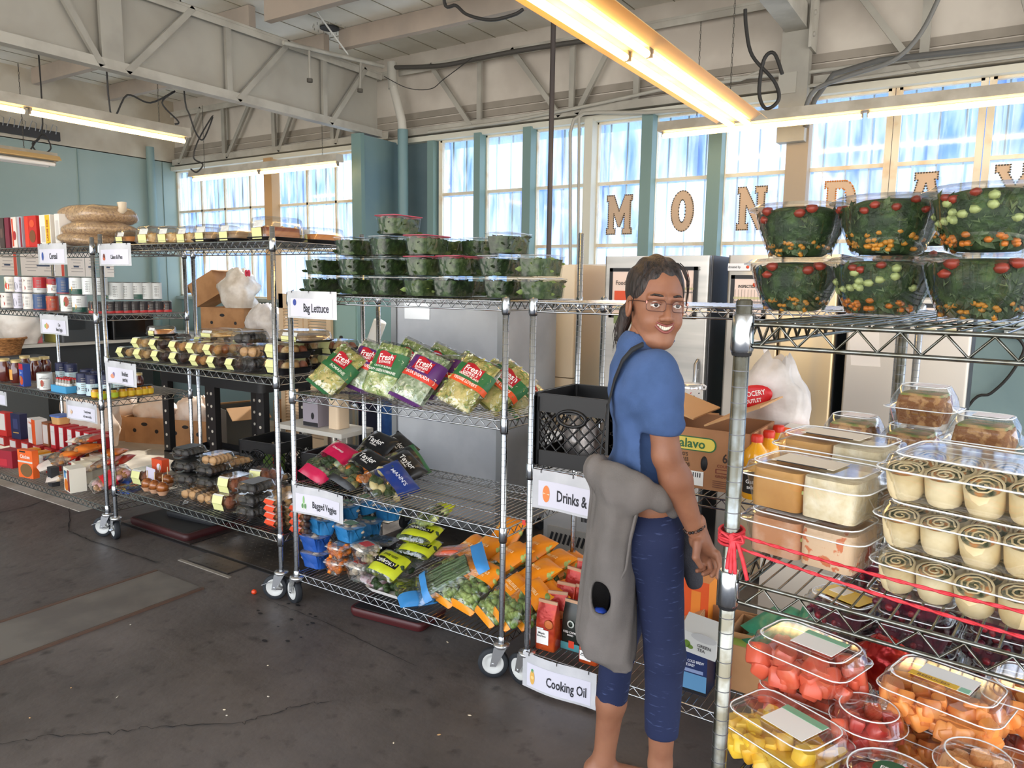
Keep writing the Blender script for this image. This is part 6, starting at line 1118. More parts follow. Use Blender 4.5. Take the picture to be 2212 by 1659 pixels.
def fl1(c, yel=None):
    def f(g, w, d, h): g.box((.02, .0, h+.0015), (w*.42, d*.5, .001), LAB); g.box((.02, d*.2, h+.0022), (w*.42, d*.12, .001), mat(c, .5)); 
    return f
def fl2(g, w, d, h):
    g.box((.0, .0, h+.0015), (w*.46, d*.45, .001), LAB); g.box((-.015, -d*.17, h+.0025), (w*.4, d*.13, .001), mat('e8b820', .5)); put_text(g, 'REDUCED', (-.015, -d*.18, h+.0035), .012, mat('8a5a10', .5)); g.box((w*.18, -d*.17, h+.0025), (w*.08, d*.12, .001), mat('8fc4a4', .5))
WM = mat('cc4f36', .35, c2='d56a4e', sc=30, coat=.4); WM2 = mat('b8322c', .35, c2='c84a40', sc=25, coat=.4); PIN = mat('dda424', .4, c2='e6c24e', sc=18, coat=.3); CAN = mat('d9783a', .4, c2='e09450', sc=20, coat=.3)
FW = Proto(rc_fn(chunks([WM, mat('cf5a40', .35)], 40, .04), .2, .14, .085, fl1('7fb795'), nm='fruit_box', cat='fruit box')); FP = Proto(rc_fn(chunks([PIN, mat('f2c63c', .35)], 54, .03), .205, .15, .085, fl1('7fb795'), nm='fruit_box', cat='fruit box')); FC = Proto(rc_fn(chunks([CAN, mat('f2994c', .35)], 44, .034), .2, .14, .085, fl2, nm='fruit_box', cat='fruit box'))
def cup_fn(ms, r=.062, h=.075, green=False, lid=None):
    def f():
        t = thing('fruit_cup', '', 'fruit cup'); G().lathe([(r*.75, 0), (r*.8, .005), (r*.97, h*.66)], CLR, 28, cap=(True, False)).build('cup_body', t)
        chunks(ms, 40, .026)(t, r*1.7, r*1.7, h*.8, h); G().lathe([(r*.97, h*.66), (r*1.06, h*.67), (r*1.06, h*.72), (r*.96, h*.76), (r*.9, h*.97), (r*.7, h*1.05), (.001, h*1.04)], CLR, 28, cap=(False, False)).build('clear_lid', t)
        g = G(); 
        for q, zz in ((1.06, .7), (.8, 1.02)): g.tube(circ(r*q, h*zz, 28), .0013, mat('f2f4f5', .15), 5, close=True)
        g.build('rim_bead', t)
        if green: g = G(); g.lathe([(.03, h*1.055), (.001, h*1.056)], mat('1f5a3a', .4), 24, cap=(False, False)); put_text(g, 'FRESH', (0, .002, h*1.06), .014, LAB); g.build('round_sticker', t)
        return t
    return f
UW = Proto(cup_fn([WM2, WM])); UG = Proto(cup_fn([WM2, mat('d9503f', .3)], .085, .075, True)); UC = Proto(cup_fn([mat('f0b47a', .35), mat('e8a060', .35)], .06, .07))
z5 = .741; gf = 'cut fruit on the nearest rack'
FP('yellow pineapple chunk box nearest the rusty post', (-.262, 1.335, z5), A5-.32, gf); FW('watermelon box under the pineapple box edge', (-.25, 1.345, z5-.09) if 0 else (-.235, 1.52, z5), A5-.12, gf)
FW('upper watermelon chunk box with a green striped label', (-.255, 1.49, z5+.088), A5-.2, gf); UW('watermelon cup standing between the two long fruit boxes', (-.135, 1.42, z5+.03), 0, gf); o = UW('lower watermelon cup under the first cup', (-.14, 1.42, z5-.0), 0, gf); o.scale = (.98, .98, .4)
FC('cantaloupe box with a white and yellow label', (-.02, 1.50, z5+.075), A5-.16, gf); FC('cantaloupe box under the labelled one', (-.015, 1.51, z5), A5-.1, gf, scale=(1, 1, .85)); UG('round watermelon tub with a dark green sticker', (-.08, 1.285, z5), A5, gf); UC('pale melon cup right of the green stickered tub', (.035, 1.36, z5+.04), 0, gf)
UC('pale melon cup hidden under the right melon cup', (.04, 1.365, z5), 0, gf, scale=(1, 1, .5)); FW('watermelon box cropped by the right edge', (.135, 1.40, z5), A5, gf); FC('clear melon box cropped at the right edge, behind', (.14, 1.56, z5+.085), A5, gf); FW('watermelon box hidden under the right clear box', (.14, 1.57, z5), A5, gf)
t = crumple('red_foil_bag', 'shiny red foil bag between the fruit and the berry boxes', 'bag', (-.14, 1.66, z5+.04), .12, .09, .1, mat('a3201f', .2, .5, c2='d8402a', sc=14, bump=.6, bsc=18), seed=6)
BER = mat('3a1020', .35, c2='6a1a30', sc=40); BE2 = mat('8a1c28', .4)
def ber(t, w, d, b, h): g = G(); g.loft([ring(w*.72, d*.72, .02, .005), ring(w*.85, d*.82, .02, b*.9)], BER); fill(g, w*.82, d*.8, b*.2, b*1.05, [BER, BE2, BER], 90, (.009, .009, .009), 7, 0); g.build('berries', t)
BB = Proto(rc_fn(ber, .17, .13, .07, nm='berry_box', cat='berry box')); BY = Proto(rc_fn(ber, .16, .13, .065, lambda g, w, d, h: (g.box((0, 0, h+.0015), (w*.7, d*.55, .001), mat('e8c23a', .3)), g.box((-.02, .01, h+.0025), (w*.25, d*.3, .001), mat('f4efe4', .3))), nm='berry_box', cat='berry box'))
gb = 'dark berry boxes on the nearest rack'
BY('berry box with a yellow label left of the berry stacks', (-.245, 1.86, z5+.07), A5-.35, gb); BB('dark berry box under the yellow labelled one', (-.24, 1.87, z5), A5-.3, gb)
for i in range(3):
    for j in range(3): BB('berry box, %s from the left, %s' % (ORD[i], ('lowest layer', 'middle layer', 'top layer')[j]), (-.085+.18*i-.01*j, 1.84+.0*i, z5+.0705*j), A5, gb)
for i in range(2): BB('berry box in the rear row, %s from the left' % ORD[i], (-.2+.19*i, 2.02, z5+.14), A5, gb)
for i in range(2): BB('berry box in the rear row below, %s from the left' % ORD[i], (-.2+.19*i, 2.02, z5+.07), A5, gb); BB('berry box in the rear row at shelf level, %s' % ORD[i], (-.2+.19*i, 2.02, z5), A5, gb)
# sandwiches
z6 = 1.137
def sand(ms):
    def f(t, w, d, b, h):
        for i, m in enumerate(ms): G().loft([ring(w*.4, d*.72, .012, .006), ring(w*.41, d*.75, .014, b*.8), ring(w*.4, d*.72, .014, h*.86)], m, M=Matrix.Translation(((i-.5)*w*.42, 0, 0))).build('sandwich_half', t)
        G().box((0, 0, b*.7), (w*.8, d*.6, .006), LETT).build('lettuce', t)
    return f
BRD = mat('c9954f', .6, c2='b67f3c', sc=10); SA = Proto(rc_fn(sand((BRD, WBREAD)), .215, .15, .085, lambda g, w, d, h: (g.box((-.01, 0, h+.0015), (w*.5, d*.45, .001), mat('e6dccb', .5)), g.box((-.01, -d*.24, h+.002), (w*.4, .004, .001), INK)), nm='sandwich_box', cat='sandwich box', lidh=.3)); SB = Proto(rc_fn(sand((mat('d9a888', .6, c2='c98a5c', sc=30), mat('e6c4a0', .6, c2='d9784a', sc=26, lo=.6, hi=.62))), .215, .15, .08, lambda g, w, d, h: (g.box((-.02, -d*.2, h+.0015), (w*.4, d*.3, .001), LAB), g.box((.035, -d*.12, h+.0025), (w*.1, d*.2, .001), mat('d8342a', .5))), nm='sandwich_box', cat='sandwich box', lidh=.25))
gs = 'sandwich boxes on the nearest rack'
SB('lower sandwich box with a red ended label, nearest the knotted rope', (-.235, 1.33, z6), A5-.12, gs); SA('upper sandwich box of golden and white bread halves', (-.238, 1.33, z6+.082), A5-.12, gs)
SA('long clear hoagie box behind the stacked sandwich boxes', (-.235, 1.56, z6+.085), A5-.12, gs, scale=(1.05, 1, 1.1)); SB('sandwich box under the hoagie box', (-.235, 1.56, z6), A5-.12, gs)
def wraps(t, w, d, b, h):
    R = random.Random(4)
    for i in range(4):
        for j in range(3):
            x, y = (-.36+.24*i)*w, (-.3+.3*j)*d; M = Matrix.Translation((x, y+.012, .006)) @ Matrix.Rotation(.38+R.uniform(-.15, .15), 4, 'X'); r = w*.112
            o = G().lathe([(r*.9, 0), (r, .01), (r*1.03, h*.62), (r*.9, h*.6)], TORT, 16, M, cap=(True, False)).build('tortilla_wrap', t); g = G(); g.lathe([(r*.88, h*.585), (.001, h*.6)], mat('3a4428', .6, c2='c98a50', sc=60, c3='8a8468', lo=.4, hi=.6), 14, M, cap=(False, False)); 
            P_ = [(r*.82*(1-k/22)*cos(k*.75), r*.82*(1-k/22)*sin(k*.75), h*.61) for k in range(20)]; g.tube(P_, .0016, TORT, 4, M); g.build('rolled_filling', o)
WR = Proto(rc_fn(wraps, .225, .19, .072, nm='wrap_box', cat='wrap box', lidh=.35)); gw = 'tortilla wrap boxes'
for i in range(3): WR('clear box of tortilla wraps, %s of the stack of three' % ('lowest', 'middle', 'topmost')[i], (-.005, 1.29, z6+.0735*i), A5-.14, gw)
WR('clear box of wraps behind the stack of three', (-.02, 1.50, z6+.1), A5-.14, gw); WR('clear wrap box hidden at shelf level behind the stack', (-.02, 1.50, z6), A5-.14, gw, scale=(1, 1, 1.3))
HAM = mat('8a5040', .5, c2='b4705a', sc=20)
def ham(t, w, d, b, h): G().loft([ring(w*.75, d*.7, .02, .006), ring(w*.8, d*.76, .02, b*.4)], BRD).build('bread_base', t); fill(G(), w*.7, d*.66, b*.4, b*.85, [HAM, HAM, GRN], 30, (.03, .025, .006), 5).build('meat_and_lettuce', t); G().loft([ring(w*.8, d*.74, .03, b*.9), ring(w*.7, d*.6, .03, h*.9)], BRD).build('bread_top', t)
HB = Proto(rc_fn(ham, .19, .17, .085, nm='sandwich_box', cat='sandwich box'))
for i in range(3): HB('meat and lettuce sandwich box at the right edge, %s' % ('lowest', 'middle', 'topmost')[i], (.215, 1.25, z6+.087*i), A5, gs)
def wheat():
    t = thing('wheat_sandwich', '', 'sandwich box'); w, d, h = .135, .12, .095
    for y in (-.025, .025): G().loft([ring(w*.62, .04, .012, .01), ring(w*.74, .045, .014, h*.45), ring(w*.66, .04, .012, h*.78)], WHEAT, M=Matrix.Translation((0, y, 0))).build('bread_half', t)
    G().loft([ring(w*.64, .09, .01, h*.76), ring(w*.6, .08, .01, h*.83)], mat('6f8a45', .5, c2='c9a070', sc=30)).build('filling', t)
    R = [ring(w*.72, d*.8, .02, 0), ring(w*.94, d*.95, .03, h*.45), ring(w*1.08, d*1.05, .03, h*.47), ring(w*1.08, d*1.05, .03, h*.5), ring(w*.94, d*.95, .03, h*.52), ring(w*.9, d*.9, .03, h*.72), ring(w*.68, d*.74, .025, h), ring(w*.6, d*.66, .02, h)]
    G().loft(R, CLR).build('clamshell', t); g = G()
    for k, zz in ((1.08, .485), (.68, 1.0)): g.tube(ring(w*k, d*(k-.02), .025, h*zz), .0013, mat('f2f4f5', .15), 5, close=True)
    g.build('rim_bead', t); G().box((.01, 0, h*1.012), (w*.45, d*.4, .001), mat('efe6e6', .4)).build('price_label', t); return t
WS = Proto(wheat); gh = 'wheat bread sandwiches in clamshells'
BX = mat('c9b08a', .7); kz = z6
for i, (x, y, w, rz) in enumerate(((-.085, 1.74, .15, -.25), (.055, 1.73, .15, .1))): carton('takeout_box', 'closed tan takeout box with printed flap, %s of two' % ('left', 'right')[i], 'box', (x, y-.03, kz), w, .13, .125, BX, mat('bfa57e', .7), mat('d6c3a2', .7), rz=A5+rz, deco=[('b', .5, .7, .02, .3, '8a7a5c')], group='tan takeout boxes')
SU = Proto(rc_fn(lambda t, w, d, b, h: fill(G(), w*.75, d*.7, .006, b, [CHOC, mat('5a4a3a', .5), WBREAD], 22, (.018, .016, .014), 8).build('sushi_rolls', t), .11, .09, .05, lambda g, w, d, h: g.box((0, 0, h+.0015), (w*.6, d*.6, .001), LAB), nm='sushi_tray', cat='tray')); 
SU('small clear snack tray with white label, left of two', (-.27, 1.80, z6+.0), A5-.5); SU('small clear snack tray with white label, right of two', (-.17, 1.71, z6+.045), A5-.5); carton('takeout_box', 'flat tan box under the right snack tray', 'box', (-.17, 1.71, z6), .11, .09, .043, BX, BX, BX, rz=A5)
for x, y, dz, lab in ((-.265, 1.93, .07, 'whole wheat sandwich clamshell at the left of the back row'), (-.14, 1.93, .06, 'whole wheat sandwich clamshell half hidden under the highest one'), (-.12, 1.90, .157, 'highest whole wheat sandwich clamshell'), (.0, 1.72, .127, 'whole wheat sandwich clamshell on the tan boxes at right')): WS(lab, (x, y, z6+dz), A5-.1, gh)
for i, (x, y, w) in enumerate(((-.265, 1.93, .16), (-.13, 1.93, .1))): carton('takeout_box', 'tan box supporting the back row of wheat sandwiches, %s' % ORD[i], 'box', (x, y, z6), w*.75, .12, .06 if i else .07, BX, BX, BX)
# rope tied across
RP = mat('c01f2c', .6, c2='d8404a', sc=60); M5 = Matrix.Translation((P5[0], P5[1], 0)) @ Matrix.Rotation(A5, 4, 'Z'); w5 = lambda x, y, zz: M5 @ Vector((x, y, zz))
t = thing('red_rope', 'red braided cord tied around the nearest post and strung to the right', 'rope', tuple(w5(0, 0, 1.19))); o0 = w5(0, 0, 1.19); g = G(); L_ = lambda x, y, zz: tuple(w5(x, y, zz)-o0)
for a, b in ((1.215, 1.205), (1.195, 1.165)):
    for ph in (0, pi): g.tube([L_(.012+.60*k/60, -.024+.0012*cos(k*1.1+ph), a+(b-a)*k/60-.010*sin(pi*k/60)+.0012*sin(k*1.1+ph)) for k in range(61)], .0019, RP, 5)
g.build('cord', t); g = G()
for dz in (0, .006, .012, .018): g.tube([L_(.019*cos(a), .019*sin(a), 1.195+dz+.003*sin(a)) for a in np.linspace(0, 2*pi, 19)[:-1]], .0028, RP, 5, close=True)
g.ell(L_(.012, -.022, 1.205), (.010, .008, .010), RP, 10, 6, None, .5); g.build('knot', t); g = G()
for dx, l in ((.004, .05), (.0, .045), (.009, .05), (.022, .055)): g.tube([L_(.012+dx*.4, -.026, 1.203), L_(.01+dx, -.031, 1.18), L_(.008+dx*1.5, -.03, 1.203-l)], .0035, RP, 5)
for q in (-1, 1): g.tube([L_(.012, -.026, 1.205), L_(.012+q*.016, -.03, 1.216), L_(.012+q*.02, -.03, 1.207), L_(.012, -.026, 1.203)], .0025, RP, 5)
g.build('loose_ends', t)
t = thing('price_flag', 'small red tag clipped on the middle rack shelf end', 'tag', (S0(1133, 1085, 2.39), 2.388, .68)); G().box((0, 0, .0), (.014, .002, .02), mat('d83a30', .5)).build('tag', t)
# under rack: floor trays, plates, tomato
def slab(name, label, cat, c, w, d, h, m, rz=0, m2=None, r=.03): t = thing(name, label, cat, (c[0], c[1], .003), rz); G().loft([ring(w*.97, d*.97, r, 0), ring(w, d, r, h*.4), ring(w, d, r, h*.9), ring(w*.97, d*.97, r, h)], m).build('base', t); G().loft([ring(w*.93, d*.92, r*.8, h), ring(w*.9, d*.88, r*.8, h+.003)], m2 or m, sm=False).build('mat_surface', t); return t
slab('floor_tray', 'dark red edged tray on the floor under the middle rack', 'tray', (-2.32, 2.60), .42, .24, .04, mat('4a1a1c', .4), .12, mat('232022', .3))
slab('rubber_mat', 'folded black rubber mat with red edge under the second rack', 'mat', (-4.35, 2.85), .62, .5, .05, mat('3a1416', .5), 0, mat('1d1e20', .6)); slab('rubber_mat', 'upper black rubber mat lying on the red edged one', 'mat', (-4.28, 2.95), .46, .36, .035, mat('242528', .6), .1).location.z = .057
DP = mat('8d8680', .3, .85, c2='6a635e', sc=3)
def dplate(label, x0, x1, y0, y1):
    t = thing('steel_floor_plate', label, 'floor plate', ((x0+x1)/2, (y0+y1)/2, .003), group='steel diamond floor plates'); G().box((0, 0, .003), (x1-x0, y1-y0, .006), DP).build('plate', t); g = G(); s = .042; nx, ny = int((x1-x0)/s), int((y1-y0)/s)
    for i in range(nx):
        for j in range(ny): a = .7 if (i+j) % 2 else -.7; cx, cy = -(x1-x0)/2+s*(i+.5), -(y1-y0)/2+s*(j+.5); M = Matrix.Translation((cx, cy, .006)) @ Matrix.Rotation(a, 4, 'Z'); g.add([(-.014, 0, 0), (0, -.004, 0), (.014, 0, 0), (0, .004, 0), (0, 0, .003)], [(0, 1, 4), (1, 2, 4), (2, 3, 4), (3, 0, 4)], DP, True, M)
    g.build('raised_tread', t)
dplate('large diamond tread steel plate under the second rack', -3.98, -3.02, 2.60, 3.35); dplate('second diamond tread plate beside the rubber mats', -4.75, -4.0, 2.60, 3.2); dplate('small recessed diamond tread plate before the large one', -3.78, -3.42, 2.44, 2.57)
st(G().box((-3.9, 2.585, .002), (1.8, .02, .004), INK), 'trim_80'); st(G().box((-3.6, 2.42, .0025), (.46, .02, .005), mat('8c857a', .6)), 'trim_81')
P = Pz(549, 1284, 0); t = thing('cherry_tomato', 'single orange red cherry tomato on the floor by the casters', 'tomato', (P.x, P.y, .0)); G().ell((0, 0, .014), (.014, .014, .0135), mat('e2451c', .25, coat=.5), 14, 9).build('fruit', t)
R = random.Random(9)
for i in range(14):
    P = Pz(R.uniform(60, 1180), R.uniform(1330, 1620), 0); g = G(); g.ell((0, 0, .002), (R.uniform(.004, .01), R.uniform(.002, .004), .002), mat(R.choice(['d9cbb0', 'c9a070', 'bfb8a8']), .8), 6, 4, Matrix.Rotation(R.uniform(0, 3), 4, 'Z')); g.build('food_crumb', label='tiny pale food crumb lying on the open floor', cat='crumb', group='crumbs on the floor', loc=(P.x, P.y, .0))
for i in range(13):
    P = Pz(R.uniform(540, 700), R.uniform(1300, 1390), 0); G().lathe([(R.uniform(.008, .018), .0035), (.001, .0037)], INK, 10, Matrix.Diagonal((1, .6, 1, 1)), cap=(False, False)).build('water_spot', label='small dark wet spot on the floor before the middle rack', cat='spot', group='wet spots on the floor', loc=(P.x, P.y, 0))
# MONDAY letters in the window
for s, px, py, lab in (('M', 1338, 464, 'taupe cut-out letter M hanging in the window'), ('O', 1474, 456, 'taupe cut-out letter O hanging in the window'), ('N', 1624, 450, 'taupe cut-out letter N hanging in the window'), ('D', 1815, 440, 'taupe cut-out letter D with glittering studs'), ('A', 1998, 425, 'taupe cut-out letter A half hidden by salad bowls'), ('Y', 2192, 410, 'taupe cut-out letter Y cropped by the right edge')):
    P = Py(px, py, YW-.13); H = .34; t = thing('window_letter', lab, 'letter', (P.x, YW-.13, P.z), group='letters spelling a weekday in the windows')
    u = .3
    st_m = [(-1, -1), (-.28, -1), (-.28, -.7), (-.42, -.7), (-.42, .05), (-.08, -.62), (.08, -.62), (.42, .05), (.42, -.7), (.28, -.7), (.28, -1), (1, -1), (1, -.7), (.88, -.7), (.88, .7), (1, .7), (1, 1), (.42, 1), (0, .2), (-.42, 1), (-1, 1), (-1, .7), (-.88, .7), (-.88, -.7), (-1, -.7)]
    SH = {'M': (st_m,), 'N': ([(-.95, -1), (-.2, -1), (-.2, -.7), (-.36, -.7), (-.36, .12), (.42, -1), (.82, -1), (.82, .7), (.95, .7), (.95, 1), (.2, 1), (.2, .7), (.36, .7), (.36, -.1), (-.42, 1), (-.95, 1), (-.95, .7), (-.82, .7), (-.82, -.7), (-.95, -.7)],), 'A': ([(-1, -1), (-.32, -1), (-.32, -.72), (-.42, -.72), (-.36, -.45), (.36, -.45), (.42, -.72), (.32, -.72), (.32, -1), (1, -1), (1, -.72), (.88, -.72), (.45, .7), (.6, .7), (.6, 1), (-.6, 1), (-.6, .7), (-.45, .7), (-.88, -.72), (-1, -.72)], [(-.24, -.1), (.24, -.1), (0, .55)]), 'Y': ([(-.42, -1), (.42, -1), (.42, -.7), (.28, -.7), (.28, -.1), (.85, .7), (1, .7), (1, 1), (.3, 1), (.3, .7), (.38, .7), (0, .2), (-.38, .7), (-.3, .7), (-.3, 1), (-1, 1), (-1, .7), (-.85, .7), (-.28, -.1), (-.28, -.7), (-.42, -.7)],), 'O': ([(.82*cos(a), sin(a)) for a in np.linspace(0, 2*pi, 29)[:-1]], [(.24*cos(a), .55*sin(a)) for a in np.linspace(0, 2*pi, 21)[:-1]]), 'D': ([(-.95, -1), (.2, -1)]+[(.2+.7*cos(a), sin(a)) for a in np.linspace(-1.4, 1.4, 11)]+[(.2, 1), (-.95, 1), (-.95, .7), (-.8, .7), (-.8, -.7), (-.95, -.7)], [(-.28, -.65), (.1, -.65)]+[(.1+.24*cos(a), .65*sin(a)) for a in np.linspace(-1.2, 1.2, 7)]+[(.1, .65), (-.28, .65)])}[s]
    c = bpy.data.curves.new('s', 'CURVE'); c.dimensions = '2D'; c.fill_mode = 'BOTH'; c.extrude = .006
    for poly in SH:
        sp = c.splines.new('POLY'); sp.points.add(len(poly)-1); sp.use_cyclic_u = True
        for q, (x, y) in zip(sp.points, poly): q.co = (x*H*.36, y*H/2, 0, 1)
    o = bpy.data.objects.new('s', c); COL.objects.link(o); bpy.context.view_layer.update(); me = bpy.data.meshes.new_from_object(o.evaluated_get(bpy.context.evaluated_depsgraph_get())); g = G(); g.add([UP @ v.co for v in me.vertices], [tuple(p.vertices) for p in me.polygons], mat('c3aa92', .8)); bpy.data.objects.remove(o); g.build('board', t)
    g = G()
    for poly in SH:
        for (x0, y0), (x1, y1) in zip(poly, poly[1:]+poly[:1]):
            l = hypot((x1-x0)*.36, (y1-y0)*.5)*H; n = max(1, int(l/.017))
            for k in range(n): f = k/n; g.ell(((x0+(x1-x0)*f)*H*.345, -.008, (y0+(y1-y0)*f)*H*.485), (.0065, .004, .0065), mat('c87a2a', .2, .8) if s == 'D' and y0 > .3 else mat('5d574a', .3, .6), 6, 4)
    g.build('studs', t)
# boxes and bags on the far counter below the far window
zc_ = .92
obox('cardboard_box', 'brown carton with finger holes below the tipped box', (Py(505, 690, 5.75).x, 5.75, zc_), .62, .4, .36, rz=.25, flaps=False)
t = obox('cardboard_box', 'tipped brown box spilling flattened cartons on the pile', (Py(470, 640, 5.8).x, 5.8, 1.28), .42, .3, .3, rz=.2, holes=False, fl=.4); t.rotation_euler = (0, -.45, .2); t.location.z = 1.36
crumple('plastic_bag', 'translucent white bag with red drawstring on top of the pile', 'bag', (Py(525, 650, 5.75).x, 5.7, 1.28), .55, .4, .46, mat('eae3da', .35, c2='cfc4b6', sc=7, bump=.7, bsc=10), seed=21)
P = Py(535, 590, 5.6); G().tube([(P.x+.035*cos(a), 5.6, P.z+.03*sin(2*a)) for a in np.linspace(0, 2*pi, 17)[:-1]], .012, mat('e0405a', .5), 5, close=True).build('drawstring', label='red drawstring bow topping the translucent bag', cat='string')
crumple('plastic_bag', 'white shopping bag right of the carton with finger holes', 'bag', (Py(570, 690, 5.6).x, 5.62, zc_), .55, .4, .42, mat('ece8e6', .35, c2='d2ccc8', sc=7, bump=.7, bsc=10), seed=23)
for i in range(3): G().loft([ring(.3, .3, .03, 0), ring(.32, .32, .03, .045)], mat('b3a08a', .9, c2='8f7d68', sc=20, bump=.6, bsc=20)).build('egg_carton', label='grey pulp egg tray, %s up in the short stack' % ORD[i], cat='egg tray', group='egg trays on the counter', loc=(Py(528, 700, 5.35).x, 5.4, zc_+.05*i), rz=.1*i)
# ================================================================ PERSON
Fh = Vector((-cos(YAW), sin(YAW), 0)); Rh = Vector((sin(YAW), cos(YAW), 0)); D0 = 2.13
X0 = (CAM+_ray(1385, 1100)*(D0/_ray(1385, 1100).dot(Fh))).dot(Rh)
def pl(px, py, dy=0.): d = _ray(px, py); P = CAM+d*((D0+dy)/d.dot(Fh)); return np.array((P.dot(Rh)-X0, dy, P.z))
PM4 = Matrix((Rh, Fh, Vector((0, 0, 1)))).transposed()     # local -> world axes
def nets(f, lo, hi, h):
    lo = np.array(lo); n = [int((b-a)/h)+2 for a, b in zip(lo, hi)]; ax = [lo[i]+h*np.arange(n[i]) for i in range(3)]
    P = np.stack(np.meshgrid(*ax, indexing='ij'), -1); D = f(P).astype(np.float32); ins = D < 0
    acc = np.zeros([k-1 for k in n]+[3]); cnt = np.zeros([k-1 for k in n])
    nx, ny, nz = n
    sl = lambda o: tuple(slice(o[i], n[i]-1+o[i]) for i in range(3))
    for o in ((0, 0, 0), (0, 1, 0), (0, 0, 1), (0, 1, 1), (1, 0, 0), (1, 0, 1), (1, 1, 0), (1, 1, 1)):
        for a in range(3):
            if o[a]: continue
            o2 = list(o); o2[a] = 1; A, B = D[sl(o)], D[sl(o2)]; c = (A < 0) != (B < 0); t = np.where(c, A/(A-B+1e-12), 0)
            for i in range(3): acc[..., i] += np.where(c, o[i]+(t if i == a else 0), 0)
            cnt += c
    act = cnt > 0; idx = -np.ones(act.shape, int); idx[act] = np.arange(act.sum()); g = np.argwhere(act); V = lo+h*(g+acc[act]/cnt[act][:, None]); F = []
    for a in range(3):
        b, c = (a+1) % 3, (a+2) % 3; S = [slice(1, n[i]-1) for i in range(3)]; S[a] = slice(0, n[a]-1); T = list(S); T[a] = slice(1, n[a])
        A, B = ins[tuple(S)], ins[tuple(T)]; e = np.argwhere(A != B); 
        if len(e) == 0: continue
        fl = A[tuple(e.T)]; e = e.copy(); off = np.ones(3, int); off[a] = 0; e = e+off
        q = []
        for db, dc in ((-1, -1), (0, -1), (0, 0), (-1, 0)): k = e.copy(); k[:, b] += db; k[:, c] += dc; q.append(idx[tuple(k.T)])
        q = np.stack(q, 1); q[~fl] = q[~fl][:, ::-1]; F.append(q)
    return [tuple(v) for v in V], [tuple(int(i) for i in r) for r in np.concatenate(F)]
def smin(a, b, k): h = np.clip(.5+.5*(b-a)/k, 0, 1); return b*(1-h)+a*h-k*h*(1-h)
def smax(a, b, k): return -smin(-a, -b, k)
def el(P, c, r): r = np.array(r); q = (P-np.array(c))/r; k = np.linalg.norm(q, axis=-1); return (k-1)*r.min()*np.clip(k, .0, 3)**.0
def cap(P, a, b, ra, rb, sc=None):
    a, b = np.array(a), np.array(b)
    if sc is not None: s = np.array(sc); P, a, b = P/s, a/s, b/s
    d = b-a; t = np.clip(((P-a)@d)/(d@d), 0, 1); r = ra+(rb-ra)*t; return np.linalg.norm(P-a-t[..., None]*d, axis=-1)-r
def nz(P, f, s=0): return np.sin(P[..., 0]*f+s)*np.sin(P[..., 1]*f*1.3+s*2)*np.sin(P[..., 2]*f*.8+s*3)
SKIN = mat('9e6c51', .5, c2='905f46', sc=9, sss=.12, bump=.04, bsc=180); SHIRT = mat('46608f', .9, c2='3f5883', sc=14, bump=.15, bsc=220); 
LEG = mat('192448', .85, c2='46527a', sc=22, stretch=(1, 1, 6), lo=.62, hi=.72, bump=.1, bsc=60); TAUPE = mat('76706c', .95, c2='6c6763', sc=8, bump=.2, bsc=240); FLEECE = mat('4a4a50', .98, bump=.5, bsc=260); HAIR = mat('1a1514', .5, c2='3d312c', sc=90, stretch=(1.6, 1.6, .25), bump=.5, bsc=120); LIP = mat('8f4f48', .4)
per = thing('person', 'smiling woman in glasses, blue t-shirt and blue capri leggings looking back between the racks', 'person', tuple(Rh*X0+Fh*D0))
per.rotation_euler = PM4.to_euler()
def part(g, name, parent=per, label=None): return g.build(name, parent, label)
HC = pl(1418, 655, 0); ya, ro_, pi_ = radians(9), radians(3), radians(2)
HR = (Matrix.Rotation(ya, 3, 'Z') @ Matrix.Rotation(ro_, 3, 'Y') @ Matrix.Rotation(pi_, 3, 'X'))   # face frame: x image right, -y out of the face
HRn = np.array(HR); HM = Matrix.Translation(Vector(HC)) @ HR.to_4x4()
def fh(P): q = (P-HC)@HRn; q = q.copy(); q[..., 1] *= -1; return q                         # -> (x, out, up)
def headsdf(P):
    q = fh(P); a = np.abs(q); m = np.stack((a[..., 0], q[..., 1], q[..., 2]), -1)
    d = el(q, (0, -.02, .033), (.075, .097, .092)); d = smin(d, el(q, (0, .030, -.032), (.062, .058, .088)), .02); d = smin(d, el(q, (0, .057, -.106), (.024, .025, .019)), .03)
    d = smin(d, el(m, (.033, .056, -.046), (.023, .026, .024)), .018); d = smin(d, cap(m, (.051, .0, -.058), (.022, .048, -.102), .013, .014), .02)
    d = smin(d, cap(q, (0, .082, .002), (0, .105, -.034), .007, .0105), .012); d = smin(d, el(m, (.012, .095, -.038), (.009, .009, .0075)), .007); d = smin(d, cap(m, (.012, .083, .019), (.046, .068, .018), .007, .006), .012)
    d = smax(d, -el(m, (.031, .096, -.001), (.019, .017, .0115)), .010); 
    d = smax(d, -el(q, (0, .104, -.062), (.032, .024, .0105)), .006)
    d = smin(d, cap(q, (0, -.035, -.06), (-.005, -.055, -.15), .052, .05), .03)
    e = el(m, (.078, -.008, -.014), (.0085, .019, .031)); e = smax(e, -el(m, (.086, -.004, -.010), (.006, .011, .019)), .004); return smin(d, e, .006)
g = G(); V, F = nets(headsdf, HC-np.array((.125, .13, .17)), HC+np.array((.125, .13, .145)), .0028); g.add(V, F, SKIN, True)
NB = pl(1388, 752, .0); SH = pl(1422, 814, -.13); EL = pl(1440, 985, -.15); WR_ = pl(1504, 1150, -.12)
